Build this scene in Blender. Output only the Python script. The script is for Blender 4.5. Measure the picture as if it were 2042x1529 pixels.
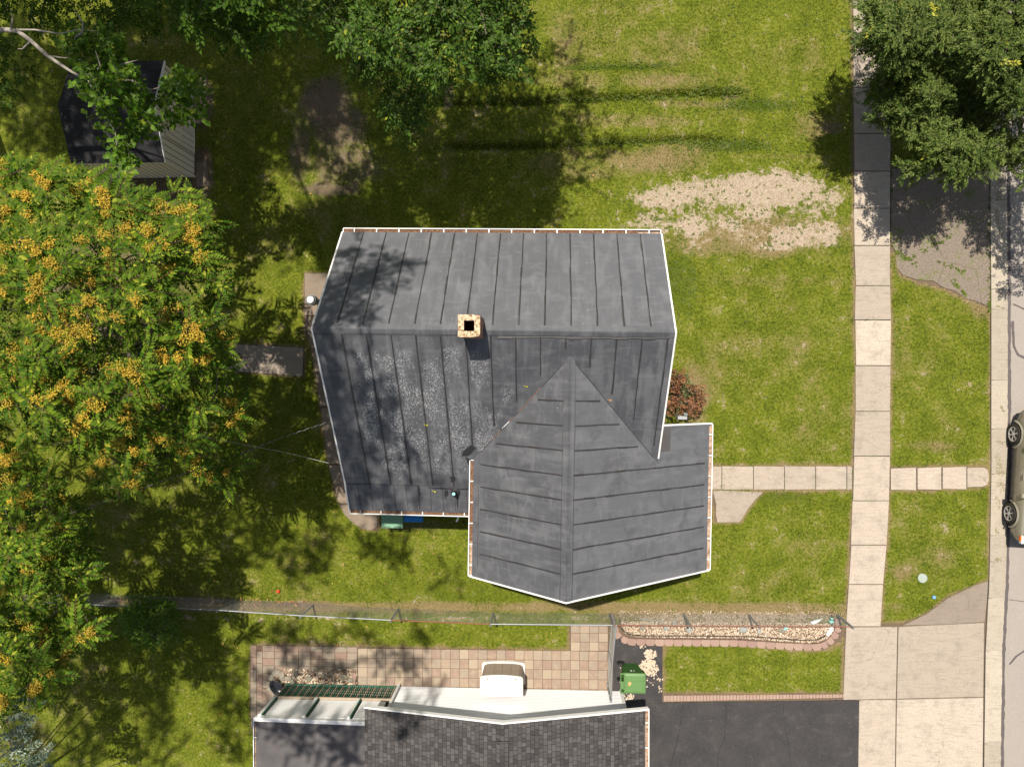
import bpy, math, random
import numpy as np
from mathutils import Vector, Matrix

for o in list(bpy.data.objects):
    bpy.data.objects.remove(o, do_unlink=True)
C = bpy.context.scene.collection
rad = math.radians
random.seed(7)
rng = np.random.default_rng(7)

# ------------------------------------------------------------------ camera
F, HC = 1415.0, 24.0                      # focal length in photo pixels, drone height in metres
_d = Vector(((1092 - 1021) / F, -(750 - 764.5) / F, -1.0)).normalized()
CR = _d.rotation_difference(Vector((0, 0, -1))).to_matrix()
cam = bpy.data.cameras.new('camera')
cam.sensor_width = 36.0
cam.lens = 36.0 * F / 2042.0
cam.clip_end = 2000
camo = bpy.data.objects.new('camera', cam)
camo.matrix_world = Matrix.Translation((0, 0, HC)) @ CR.to_4x4()
C.objects.link(camo)
bpy.context.scene.camera = camo

# ------------------------------------------------------------------ sky, sun, exposure
SD = Vector((0.0975, -0.36, -1.0))        # direction the sunlight travels
w = bpy.data.worlds.new('World')
bpy.context.scene.world = w
w.use_nodes = True
nt = w.node_tree
bg = nt.nodes['Background']
sky = nt.nodes.new('ShaderNodeTexSky')
sky.sky_type = 'NISHITA'
sky.sun_disc = False
sky.sun_elevation = rad(69.5)
sky.sun_rotation = math.atan2(-SD.x, -SD.y)
hs = nt.nodes.new('ShaderNodeHueSaturation'); hs.inputs['Saturation'].default_value = 0.55; hs.inputs['Value'].default_value = 1.05   # hazy summer sky
nt.links.new(sky.outputs[0], hs.inputs['Color']); nt.links.new(hs.outputs[0], bg.inputs[0])
bg.inputs[1].default_value = 0.066
sl = bpy.data.lights.new('sun', 'SUN')
sl.energy = 4.6
sl.angle = rad(0.6)
sl.color = (1.0, 0.92, 0.80)
so = bpy.data.objects.new('sun', sl)
so.rotation_euler = SD.to_track_quat('-Z', 'Y').to_euler()
so.location = (0, 0, 60)
C.objects.link(so)
vs = bpy.context.scene.view_settings
vs.view_transform = 'Standard'
vs.look = 'None'
vs.exposure = 0.74
vs.gamma = 1.0

# ------------------------------------------------------------------ helpers
CRn = np.array(CR)
def P(px, py, h=0.0):
    """world point at height h seen at photo pixel px,py"""
    d = CR @ Vector(((px - 1021) / F, -(py - 764.5) / F, -1.0))
    t = (HC - h) / -d.z
    return Vector((d.x * t, d.y * t, h))
def PX(v):
    """photo pixels of world points (n,3)"""
    q = (np.asarray(v) - np.array([0, 0, HC])) @ CRn
    return np.stack([1021 + F * q[:, 0] / -q[:, 2], 764.5 - F * q[:, 1] / -q[:, 2]], 1)
def PN(px, py, h):
    d = np.stack([(px - 1021) / F, -(py - 764.5) / F, -np.ones_like(px)], 1) @ CRn.T
    t = (HC - h) / -d[:, 2]
    return np.stack([d[:, 0] * t, d[:, 1] * t, h + 0 * px], 1)

def tag(o, label=None, cat=None, group=None, kind=None):
    if label: o['label'] = label
    if cat: o['category'] = cat
    if group: o['group'] = group
    if kind: o['kind'] = kind
    return o
def empty(name, loc, label=None, cat=None, group=None):
    o = bpy.data.objects.new(name, None)
    o.location = loc
    o.empty_display_size = 0.2
    C.objects.link(o)
    return tag(o, label, cat, group)

def wloc(o):
    v = Vector((0, 0, 0))
    while o is not None:
        v = v + o.location
        o = o.parent
    return v

class MB:
    def __init__(s):
        s.v, s.f, s.m, s.t = [], [], [], []
    def face(s, pts, m=0, t=0.5):
        n = len(s.v)
        s.v += [tuple(p) for p in pts]
        s.f.append(tuple(range(n, n + len(pts))))
        s.m.append(m); s.t.append(t)
        return s
    def add(s, vs, fs, m=0, t=0.5):
        n = len(s.v)
        s.v += [tuple(p) for p in vs]
        for f in fs:
            s.f.append(tuple(i + n for i in f)); s.m.append(m); s.t.append(t)
        return s
    def prism(s, poly, z0, z1, m=0, t=0.5, inset=0.0, ms=None):
        """vertical prism over a 2-D polygon; inset gives a small chamfer on top"""
        poly = [(p[0], p[1]) for p in poly]
        a = sum(poly[i][0] * poly[(i + 1) % len(poly)][1] - poly[(i + 1) % len(poly)][0] * poly[i][1] for i in range(len(poly)))
        if a < 0: poly = poly[::-1]
        n = len(poly)
        rings = [[(x, y, z0) for x, y in poly]]
        if inset:
            rings.append([(x, y, z1 - inset) for x, y in poly])
            q = []
            for i in range(n):
                a_, b_, c_ = Vector(poly[i - 1]), Vector(poly[i]), Vector(poly[(i + 1) % n])
                e1 = (b_ - a_).normalized(); e2 = (c_ - b_).normalized()
                nn = Vector((-e1.y - e2.y, e1.x + e2.x))
                nn = nn.normalized() if nn.length > 1e-6 else Vector((-e1.y, e1.x))
                q.append((b_.x + nn.x * inset * 1.2, b_.y + nn.y * inset * 1.2, z1))
            rings.append(q)
        else:
            rings.append([(x, y, z1) for x, y in poly])
        vs = [p for r in rings for p in r]
        fs = []
        for k in range(len(rings) - 1):
            for i in range(n):
                j = (i + 1) % n
                fs.append((k * n + i, k * n + j, (k + 1) * n + j, (k + 1) * n + i))
        s.add(vs, fs, m if ms is None else ms, t)
        s.add(rings[-1], [tuple(range(n))], m, t)
        s.add(rings[0], [tuple(range(n - 1, -1, -1))], m if ms is None else ms, t)
        return s
    def box(s, c, size, m=0, t=0.5, rz=0.0, inset=0.0):
        cx, cy, cz = c; sx, sy, sz = size
        ca, sa = math.cos(rz), math.sin(rz)
        poly = [(cx + ca * x - sa * y, cy + sa * x + ca * y) for x, y in
                ((-sx / 2, -sy / 2), (sx / 2, -sy / 2), (sx / 2, sy / 2), (-sx / 2, sy / 2))]
        return s.prism(poly, cz - sz / 2, cz + sz / 2, m, t, inset)
    def beam(s, a, b, wd, ht, m=0, t=0.5, up=(0, 0, 1)):
        """box along a->b; a,b are the top centre line"""
        a, b, up = Vector(a), Vector(b), Vector(up)
        d = (b - a).normalized()
        sd = d.cross(up)
        if sd.length < 1e-4: sd = Vector((1, 0, 0))
        sd.normalize()
        u = sd.cross(d).normalized()
        vs = []
        for p in (a, b):
            for x, z in ((-wd / 2, -ht), (wd / 2, -ht), (wd / 2, 0), (-wd / 2, 0)):
                vs.append(p + sd * x + u * z)
        fs = [(0, 1, 2, 3), (7, 6, 5, 4), (0, 4, 5, 1), (1, 5, 6, 2), (2, 6, 7, 3), (3, 7, 4, 0)]
        return s.add(vs, fs, m, t)
    def slab(s, top, th, m=0, ms=1, t=0.5):
        n = len(top)
        top = [Vector(p) for p in top]
        nr = sum(((top[i] - top[0]).cross(top[(i + 1) % n] - top[0]) for i in range(1, n - 1)), Vector())
        if nr.z < 0: top = top[::-1]
        bot = [p - Vector((0, 0, th)) for p in top]
        s.add(top, [tuple(range(n))], m, t)
        s.add(bot, [tuple(range(n - 1, -1, -1))], ms, t)
        for i in range(n):
            j = (i + 1) % n
            s.add([bot[i], bot[j], top[j], top[i]], [(0, 1, 2, 3)], ms, t)
        return s
    def tube(s, pts, r, n=8, m=0, t=0.5, cap=True):
        pts = [Vector(p) for p in pts]
        rs = r if isinstance(r, (list, tuple)) else [r] * len(pts)
        vs, fs = [], []
        pu = None
        for i, p in enumerate(pts):
            d = (pts[min(i + 1, len(pts) - 1)] - pts[max(i - 1, 0)]).normalized()
            u = d.cross(Vector((0, 0, 1)) if abs(d.z) < 0.95 else Vector((1, 0, 0))).normalized() if pu is None else (pu - d * pu.dot(d)).normalized()
            pu = u
            v_ = d.cross(u)
            for k in range(n):
                a = 2 * math.pi * k / n
                vs.append(p + (u * math.cos(a) + v_ * math.sin(a)) * rs[i])
        for i in range(len(pts) - 1):
            for k in range(n):
                j = (k + 1) % n
                fs.append((i * n + k, i * n + j, (i + 1) * n + j, (i + 1) * n + k))
        if cap:
            fs.append(tuple(range(n - 1, -1, -1)))
            fs.append(tuple((len(pts) - 1) * n + k for k in range(n)))
        return s.add(vs, fs, m, t)
    def lathe(s, c, prof, n=24, m=0, t=0.5):
        cx, cy, cz = c
        vs = [(cx + r * math.cos(2 * math.pi * k / n), cy + r * math.sin(2 * math.pi * k / n), cz + z) for r, z in prof for k in range(n)]
        fs = [(i * n + k, i * n + (k + 1) % n, (i + 1) * n + (k + 1) % n, (i + 1) * n + k) for i in range(len(prof) - 1) for k in range(n)]
        fs.append(tuple((len(prof) - 1) * n + k for k in range(n)))
        return s.add(vs, fs, m, t)
    def rock(s, c, r, m=0, t=0.5, sq=0.6, rnd=random):
        """irregular stone"""
        vs = []
        n, k = 8, 5
        ph = rnd.random() * 6
        el = 0.75 + 0.5 * rnd.random()
        for i in range(k):
            th = math.pi * (i + 0.5) / k
            for j in range(n):
                a = 2 * math.pi * j / n + ph
                q = r * (0.82 + 0.32 * rnd.random())
                vs.append((c[0] + q * math.sin(th) * math.cos(a) * el, c[1] + q * math.sin(th) * math.sin(a) / el, c[2] + q * math.cos(th) * sq))
        fs = [(i * n + j, (i + 1) * n + j, (i + 1) * n + (j + 1) % n, i * n + (j + 1) % n) for i in range(k - 1) for j in range(n)]
        fs.append(tuple(range(n))); fs.append(tuple((k - 1) * n + j for j in range(n - 1, -1, -1)))
        return s.add(vs, fs, m, t)
    def build(s, name, mats, parent=None, smooth=False, loc=None):
        me = bpy.data.meshes.new(name)
        off = Vector((0, 0, 0))
        if parent is not None: off = wloc(parent)
        elif loc is not None: off = Vector(loc)
        me.from_pydata([(x - off.x, y - off.y, z - off.z) for x, y, z in s.v], [], s.f)
        for m_ in (mats if isinstance(mats, (list, tuple)) else [mats]): me.materials.append(m_)
        me.polygons.foreach_set('material_index', s.m)
        at = me.attributes.new('tone', 'FLOAT', 'FACE')
        at.data.foreach_set('value', s.t)
        if smooth: me.polygons.foreach_set('use_smooth', [True] * len(s.f))
        me.update()
        o = bpy.data.objects.new(name, me)
        if parent is not None: o.parent = parent
        elif loc is not None: o.location = off
        C.objects.link(o)
        return o

def np_mesh(name, V, Fc, mats, midx=None, parent=None, tone=None):
    """V (n,3), Fc (k,q) equal-sided faces"""
    me = bpy.data.meshes.new(name)
    off = np.array(wloc(parent)) if parent is not None else np.zeros(3)
    k, q = Fc.shape
    me.vertices.add(len(V)); me.vertices.foreach_set('co', (V - off).astype(np.float32).ravel())
    me.loops.add(k * q); me.loops.foreach_set('vertex_index', Fc.astype(np.int32).ravel())
    me.polygons.add(k); me.polygons.foreach_set('loop_start', np.arange(0, k * q, q, dtype=np.int32))
    for m_ in (mats if isinstance(mats, (list, tuple)) else [mats]): me.materials.append(m_)
    if midx is not None: me.polygons.foreach_set('material_index', np.asarray(midx, dtype=np.int32))
    if tone is not None:
        at = me.attributes.new('tone', 'FLOAT', 'FACE'); at.data.foreach_set('value', np.asarray(tone, dtype=np.float32))
    me.update(calc_edges=True)
    me.validate()
    o = bpy.data.objects.new(name, me)
    if parent is not None: o.parent = parent
    C.objects.link(o)
    return o

# ------------------------------------------------------------------ materials
class G:
    def __init__(s, name, rough=0.8, spec=0.3, metal=0.0):
        s.mat = bpy.data.materials.new(name); s.mat.use_nodes = True
        s.nt = s.mat.node_tree
        s.b = s.nt.nodes['Principled BSDF']
        s.b.inputs['Roughness'].default_value = rough
        s.b.inputs['Specular IOR Level'].default_value = spec
        s.b.inputs['Metallic'].default_value = metal
        s.pos = s.n('ShaderNodeNewGeometry').outputs['Position']
    def n(s, t, **kw):
        x = s.nt.nodes.new(t)
        for k, v in kw.items(): setattr(x, k, v)
        return x
    def put(s, sock, v):
        if isinstance(v, bpy.types.NodeSocket): s.nt.links.new(v, sock)
        elif isinstance(v, (tuple, list)) and len(v) == 3 and sock.type == 'RGBA': sock.default_value = (*v, 1)
        else: sock.default_value = v
    def math(s, op, a, b=0.0, c=0.0, clamp=False):
        x = s.n('ShaderNodeMath', operation=op, use_clamp=clamp)
        s.put(x.inputs[0], a); s.put(x.inputs[1], b); s.put(x.inputs[2], c)
        return x.outputs[0]
    def mix(s, f, a, b, mode='MIX'):
        x = s.n('ShaderNodeMix', data_type='RGBA', blend_type=mode)
        s.put(x.inputs[0], f); s.put(x.inputs[6], a); s.put(x.inputs[7], b)
        return x.outputs[2]
    def vscale(s, v):
        x = s.n('ShaderNodeMapping'); s.put(x.inputs['Vector'], s.pos); x.inputs['Scale'].default_value = v
        return x.outputs[0]
    def map(s, loc=(0, 0, 0), rot=(0, 0, 0), sc=(1, 1, 1)):
        x = s.n('ShaderNodeMapping'); s.put(x.inputs['Vector'], s.pos)
        x.inputs['Location'].default_value = loc; x.inputs['Rotation'].default_value = rot; x.inputs['Scale'].default_value = sc
        return x.outputs[0]
    def noise(s, scale, detail=3, rough=0.55, vec=None, dist=0.0):
        x = s.n('ShaderNodeTexNoise'); s.put(x.inputs['Vector'], s.pos if vec is None else vec)
        x.inputs['Scale'].default_value = scale; x.inputs['Detail'].default_value = detail
        x.inputs['Roughness'].default_value = rough; x.inputs['Distortion'].default_value = dist
        return x.outputs['Fac']
    def voro(s, scale, feature='F1', out='Distance', vec=None, rnd=1.0):
        x = s.n('ShaderNodeTexVoronoi', feature=feature); s.put(x.inputs['Vector'], s.pos if vec is None else vec)
        x.inputs['Scale'].default_value = scale; x.inputs['Randomness'].default_value = rnd
        return x.outputs[out]
    def ss(s, v, a, b, lo=0.0, hi=1.0):
        x = s.n('ShaderNodeMapRange', interpolation_type='SMOOTHSTEP', clamp=True)
        s.put(x.inputs[0], v); x.inputs[1].default_value = a; x.inputs[2].default_value = b
        x.inputs[3].default_value = lo; x.inputs[4].default_value = hi
        return x.outputs[0]
    def ramp(s, f, stops):
        x = s.n('ShaderNodeValToRGB'); s.put(x.inputs[0], f)
        e = x.color_ramp.elements
        while len(e) < len(stops): e.new(0.5)
        for i, (p, c) in enumerate(stops): e[i].position = p; e[i].color = (*c, 1)
        return x.outputs[0]
    def attr(s, name, out='Fac'):
        return s.n('ShaderNodeAttribute', attribute_name=name).outputs[out]
    def island(s):
        return s.n('ShaderNodeNewGeometry').outputs['Random Per Island']
    def sep(s, v):
        x = s.n('ShaderNodeSeparateXYZ'); s.put(x.inputs[0], v); return x.outputs
    def col(s, c): s.put(s.b.inputs['Base Color'], c); return s
    def rough(s, c): s.put(s.b.inputs['Roughness'], c); return s
    def bump(s, h, dist=0.01, st=1.0):
        x = s.n('ShaderNodeBump'); s.put(x.inputs['Height'], h); x.inputs['Distance'].default_value = dist; x.inputs['Strength'].default_value = st
        s.nt.links.new(x.outputs[0], s.b.inputs['Normal']); return s
    def trans(s, c, fac):
        """thin leaf: part of the light goes through"""
        tr = s.n('ShaderNodeBsdfTranslucent'); s.put(tr.inputs[0], c)
        mx = s.n('ShaderNodeMixShader'); mx.inputs[0].default_value = fac
        s.nt.links.new(s.b.outputs[0], mx.inputs[1]); s.nt.links.new(tr.outputs[0], mx.inputs[2])
        s.nt.links.new(mx.outputs[0], s.nt.nodes['Material Output'].inputs[0]); return s

def plain(name, c, rough=0.6, var=0.12, scale=6.0, metal=0.0, spec=0.3, bump=0.0):
    g = G(name, rough, spec, metal)
    f = g.noise(scale, 4, 0.6)
    lo = tuple(x * (1 - var) for x in c); hi = tuple(min(1, x * (1 + var)) for x in c)
    g.col(g.mix(f, lo, hi))
    if bump: g.bump(g.noise(scale * 8, 3), bump)
    return g.mat

M = {}
# lawn -----------------------------------------------------------
g = G('lawn_turf', 0.9, 0.15)
nL, nM, nF, nQ = g.noise(0.32, 3), g.noise(1.5, 4, 0.62), g.noise(11, 5, 0.72), g.noise(52, 3, 0.8)
f = g.math('ADD', g.math('MULTIPLY', nF, 0.55), g.math('MULTIPLY', nQ, 0.45))
f = g.math('ADD', f, g.math('MULTIPLY', g.math('SUBTRACT', nM, 0.5), 0.26))
c = g.ramp(f, [(0.34, (0.016, 0.028, 0.002)), (0.45, (0.072, 0.096, 0.006)), (0.56, (0.148, 0.168, 0.014)), (0.68, (0.27, 0.25, 0.06))])
cv = g.noise(4.2, 3, 0.6)
c = g.mix(g.math('MULTIPLY', g.ss(cv, 0.50, 0.70, 0, 0.45), g.ss(nF, 0.42, 0.6)), c, g.mix(g.ss(nQ, 0.35, 0.65), (0.05, 0.085, 0.003), (0.18, 0.215, 0.012)))
dry = g.math('ADD', g.attr('dry'), g.math('MULTIPLY', g.math('SUBTRACT', nM, 0.54), 1.6))
dry = g.math('ADD', dry, g.math('MULTIPLY', g.math('SUBTRACT', nL, 0.5), 1.6))
dry = g.math('ADD', dry, g.math('MULTIPLY', g.math('SUBTRACT', nF, 0.5), 1.2))
dryf = g.ss(dry, -0.05, 0.92, 0.0, 0.92)
rut_sh = g.attr('rut_shade')
c = g.mix(dryf, c, g.ramp(nQ, [(0.3, (0.085, 0.06, 0.024)), (0.5, (0.20, 0.145, 0.07)), (0.7, (0.34, 0.26, 0.15))]))
c = g.mix(g.ss(g.math('ADD', rut_sh, g.math('MULTIPLY', g.math('SUBTRACT', nF, 0.5), 0.7)), 0.38, 0.9, 0, 0.55), c, (0.022, 0.040, 0.003))  # dark line painted in place of the tall grass edge's shade
lush = g.ss(g.math('ADD', g.attr('lush'), g.math('MULTIPLY', g.math('SUBTRACT', nF, 0.5), 1.4)), 0.25, 0.8, 0, 0.9)
c = g.mix(lush, c, g.ramp(nQ, [(0.3, (0.010, 0.022, 0.001)), (0.6, (0.05, 0.088, 0.003)), (0.75, (0.11, 0.16, 0.010))]))
dirt = g.math('ADD', g.attr('dirt'), g.math('MULTIPLY', g.math('SUBTRACT', nF, 0.5), 1.3))
dirtf = g.ss(g.math('ADD', dirt, g.math('MULTIPLY', g.math('SUBTRACT', nM, 0.5), 0.8)), 0.25, 0.75, 0, 0.92)
c = g.mix(dirtf, c, g.ramp(nQ, [(0.3, (0.07, 0.047, 0.032)), (0.55, (0.15, 0.108, 0.08)), (0.75, (0.26, 0.20, 0.155))]))
gr = g.math('ADD', g.attr('gravel'), g.math('MULTIPLY', g.math('SUBTRACT', g.noise(5, 7, 0.8), 0.5), 2.6))
grf = g.ss(g.math('ADD', gr, g.math('MULTIPLY', g.math('SUBTRACT', nM, 0.5), 1.4)), 0.24, 0.62, 0, 0.96)
peb = g.voro(36, out='Color')
peb = g.ramp(g.sep(peb)[0], [(0.0, (0.25, 0.19, 0.135)), (0.5, (0.34, 0.27, 0.20)), (1.0, (0.43, 0.36, 0.28))])
c = g.mix(grf, c, peb)
g.col(c).bump(g.math('ADD', nF, g.math('MULTIPLY', nQ, 0.6)), 0.035, 1.0)
M['lawn'] = g.mat

def leafmat(name, ca, cb, cc=None, tr=0.3, rough=0.45, spec=0.35, frac=0.93):
    g = G(name, rough, spec)
    r = g.island()
    stops = [(0.0, ca), (0.9 if cc else 1.0, cb)]
    if cc: stops += [(frac, cb), (min(1, frac + 0.02), cc)]
    c = g.ramp(r, stops)
    c = g.mix(g.ss(g.noise(0.9, 2), 0.35, 0.65, 0, 0.3), c, (0.03, 0.06, 0.008), 'MIX')
    g.col(c)
    g.trans(g.mix(0.5, c, (0.16, 0.26, 0.02), 'MIX'), tr)
    return g.mat
M['blade'] = leafmat('grass_blades', (0.025, 0.042, 0.002), (0.18, 0.21, 0.012), (0.36, 0.28, 0.13), 0.25, 0.7, 0.08, 0.88)
M['weed'] = leafmat('weed_leaves', (0.06, 0.10, 0.003), (0.17, 0.225, 0.012), None, 0.35)
M['ail'] = leafmat('ailanthus_leaflets', (0.020, 0.066, 0.003), (0.128, 0.192, 0.012), (0.28, 0.30, 0.03), 0.22, 0.6, 0.10)
M['elm'] = leafmat('elm_leaves', (0.022, 0.062, 0.006), (0.085, 0.15, 0.020), (0.26, 0.30, 0.03), 0.22, 0.5, 0.15, frac=0.965)
M['locust'] = leafmat('street_tree_leaves', (0.020, 0.050, 0.005), (0.155, 0.195, 0.045), None, 0.22, 0.6, 0.12)
M['yellow'] = leafmat('yellow_leaves', (0.45, 0.42, 0.04), (0.60, 0.56, 0.05), None, 0.3)
M['mulb'] = leafmat('mulberry_leaves', (0.04, 0.11, 0.006), (0.13, 0.23, 0.02), (0.27, 0.33, 0.03), 0.32, 0.5, 0.15, frac=0.96)
M['dark'] = leafmat('dark_tree_leaves', (0.018, 0.050, 0.003), (0.065, 0.125, 0.012), None, 0.25, 0.6, 0.1)
M['seed'] = leafmat('ailanthus_seeds', (0.40, 0.26, 0.022), (0.62, 0.43, 0.05), (0.52, 0.27, 0.05), 0.25, 0.6, 0.2, 0.8)
M['rachis'] = plain('leaf_stalks', (0.10, 0.06, 0.03), 0.7)
M['rust_leaf'] = leafmat('rust_leaves', (0.11, 0.045, 0.022), (0.27, 0.12, 0.06), (0.045, 0.018, 0.02), 0.15, 0.5, 0.15, 0.42)
M['rose_leaf'] = leafmat('dark_green_leaves', (0.02, 0.055, 0.012), (0.05, 0.11, 0.03), None, 0.2)
M['blue'] = leafmat('blue_conifer_scales', (0.13, 0.19, 0.14), (0.34, 0.41, 0.32), None, 0.12, 0.6)
M['litter'] = leafmat('dead_leaves', (0.30, 0.13, 0.05), (0.52, 0.30, 0.13), (0.55, 0.48, 0.1), 0.05, 0.8, 0.1, 0.9)
M['bark'] = plain('bark', (0.13, 0.105, 0.085), 0.9, 0.4, 14, bump=0.01)
M['greybark'] = plain('grey_bark', (0.30, 0.27, 0.23), 0.85, 0.35, 16, bump=0.01)

# concrete ---------------------------------------------------------
def concrete(name, ca, cb, stain=(0.20, 0.16, 0.12), st=0.55, ribx=0.0):
    g = G(name, 0.85, 0.25)
    t = g.attr('tone')
    c = g.mix(t, ca, cb)
    n1, n2, n3 = g.noise(2.2, 5, 0.62), g.noise(22, 4, 0.75), g.noise(90, 2, 0.7)
    c = g.mix(g.ss(n1, 0.45, 0.8, 0, st * 0.75), c, stain)
    c = g.mix(g.ss(n2, 0.45, 0.66, 0, 0.42), c, g.mix(0.5, c, (0.10, 0.08, 0.06)))
    c = g.mix(g.ss(n3, 0.36, 0.56, 0.35, 0), c, (0.10, 0.08, 0.06))
    br = g.noise(1.0, 3, 0.6, g.vscale((2.2, 16, 1)))
    c = g.mix(g.ss(br, 0.46, 0.75, 0, 0.55), c, g.mix(0.5, c, (0.11, 0.09, 0.07)))
    vd = g.n('ShaderNodeVectorMath', operation='ADD'); g.put(vd.inputs[0], g.pos)
    nv = g.n('ShaderNodeTexNoise'); g.put(nv.inputs['Vector'], g.pos); nv.inputs['Scale'].default_value = 1.6; nv.inputs['Detail'].default_value = 5
    g.put(vd.inputs[1], nv.outputs['Color'])
    ce = g.voro(0.42, 'DISTANCE_TO_EDGE', 'Distance', vd.outputs[0])
    c = g.mix(g.math('MULTIPLY', g.ss(ce, 0.001, 0.0035, 0.5, 0), g.ss(g.noise(0.5, 2), 0.54, 0.58)), c, (0.055, 0.045, 0.035))
    c = g.mix(g.ss(g.voro(9), 0.05, 0.10, 0.5, 0), c, (0.09, 0.075, 0.06))
    g.col(c).bump(g.math('ADD', n2, g.math('MULTIPLY', n3, 0.6)), 0.006)
    return g.mat
M['conc'] = concrete('sidewalk_concrete', (0.23, 0.190, 0.155), (0.475, 0.412, 0.340), (0.14, 0.12, 0.098), 0.55)
M['kerb'] = concrete('kerb_concrete', (0.27, 0.235, 0.19), (0.45, 0.40, 0.325), (0.16, 0.14, 0.115), st=0.45)
M['walk'] = concrete('old_walk_concrete', (0.16, 0.125, 0.095), (0.26, 0.205, 0.155), (0.09, 0.075, 0.06))
g = G('road_asphalt', 0.9, 0.2)
c = g.ramp(g.noise(70, 2, 0.8), [(0.3, (0.20, 0.178, 0.158)), (0.7, (0.33, 0.295, 0.265))])
c = g.mix(g.ss(g.noise(1.1, 4), 0.4, 0.7, 0, 0.25), c, (0.22, 0.20, 0.185))
g.col(c).bump(g.noise(80, 2), 0.006); M['road'] = g.mat
g = G('sealed_asphalt', 0.72, 0.35)
c = g.ramp(g.noise(1.3, 5, 0.65), [(0.3, (0.017, 0.016, 0.018)), (0.7, (0.036, 0.033, 0.033))])
c = g.mix(g.ss(g.noise(34, 3, 0.7), 0.35, 0.62, 0.35, 0), c, (0.07, 0.065, 0.062))
sp = g.math('ADD', g.voro(5.0), g.math('MULTIPLY', g.noise(18, 3), 0.22))
c = g.mix(g.math('MULTIPLY', g.ss(sp, 0.15, 0.20, 0.8, 0), g.ss(g.noise(0.6, 3), 0.45, 0.6)), c, (0.20, 0.18, 0.155))
c = g.mix(g.ss(g.noise(2.6, 5, 0.65), 0.55, 0.75, 0, 0.55), c, (0.07, 0.065, 0.063))
g.col(c).bump(g.noise(60, 3), 0.006); M['seal'] = g.mat
g = G('old_apron_asphalt', 0.9, 0.2)
c = g.ramp(g.noise(60, 2, 0.8), [(0.36, (0.085, 0.068, 0.054)), (0.64, (0.26, 0.215, 0.175))])
c = g.mix(g.ss(g.math('ADD', g.noise(1.7, 4), g.math('MULTIPLY', g.noise(14, 4), 0.6)), 0.85, 1.0, 0, 0.85), c, (0.10, 0.13, 0.03))
ce = g.voro(0.55, 'DISTANCE_TO_EDGE', 'Distance'); c = g.mix(g.ss(g.math('ADD', ce, g.math('MULTIPLY', g.noise(7, 3), 0.03)), 0.014, 0.030, 0.35, 0), c, (0.05, 0.055, 0.02))
g.col(c).bump(g.noise(70, 2), 0.008); M['apron'] = g.mat
M['tar'] = plain('tar_seal', (0.085, 0.072, 0.07), 0.7, 0.25, 12)
M['moss'] = plain('dry_moss', (0.20, 0.17, 0.09), 0.95, 0.3, 30)
M['tan'] = plain('worn_bare_slab', (0.46, 0.37, 0.28), 0.9, 0.15, 20)
M['soil'] = plain('soil_under', (0.09, 0.06, 0.04), 0.95, 0.4, 12)

def tiled(name, ca, cb, cc, spots=(0.3, 0.22, 0.14)):
    g = G(name, 0.85, 0.2)
    t = g.attr('tone')
    c = g.ramp(t, [(0.0, ca), (0.35, cb), (0.7, cc), (1.0, ca)])
    c = g.mix(g.ss(g.noise(5, 4, 0.6), 0.45, 0.72, 0, 0.55), c, spots)
    c = g.mix(g.ss(g.noise(60, 3, 0.8), 0.35, 0.6, 0.35, 0), c, (0.16, 0.11, 0.08))
    g.col(c).bump(g.noise(50, 3), 0.005); return g.mat
M['paver'] = tiled('patio_pavers', (0.33, 0.27, 0.20), (0.24, 0.165, 0.13), (0.26, 0.215, 0.17), (0.35, 0.285, 0.205))
M['paver_old'] = tiled('old_patio_pavers', (0.22, 0.145, 0.115), (0.21, 0.18, 0.14), (0.25, 0.21, 0.165), (0.13, 0.11, 0.07))
M['edger'] = tiled('pink_edging', (0.30, 0.20, 0.165), (0.25, 0.165, 0.14), (0.33, 0.235, 0.19), (0.28, 0.20, 0.15))
g = G('pale_gravel', 0.85, 0.2)
c = g.ramp(g.island(), [(0.0, (0.07, 0.045, 0.03)), (0.2, (0.26, 0.17, 0.11)), (0.6, (0.46, 0.36, 0.26)), (1.0, (0.68, 0.60, 0.49))])
g.col(c); M['gravel'] = g.mat
g = G('field_stone', 0.85, 0.2)
c = g.ramp(g.island(), [(0.0, (0.10, 0.09, 0.075)), (0.5, (0.22, 0.20, 0.16)), (1.0, (0.33, 0.28, 0.21))])
c = g.mix(g.ss(g.noise(14, 3), 0.4, 0.6, 0, 0.4), c, (0.12, 0.11, 0.09))
g.col(c).bump(g.noise(30, 3), 0.01); M['stone'] = g.mat
M['greyrock'] = plain('grey_rock', (0.27, 0.28, 0.26), 0.85, 0.25, 10, bump=0.01)

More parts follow.
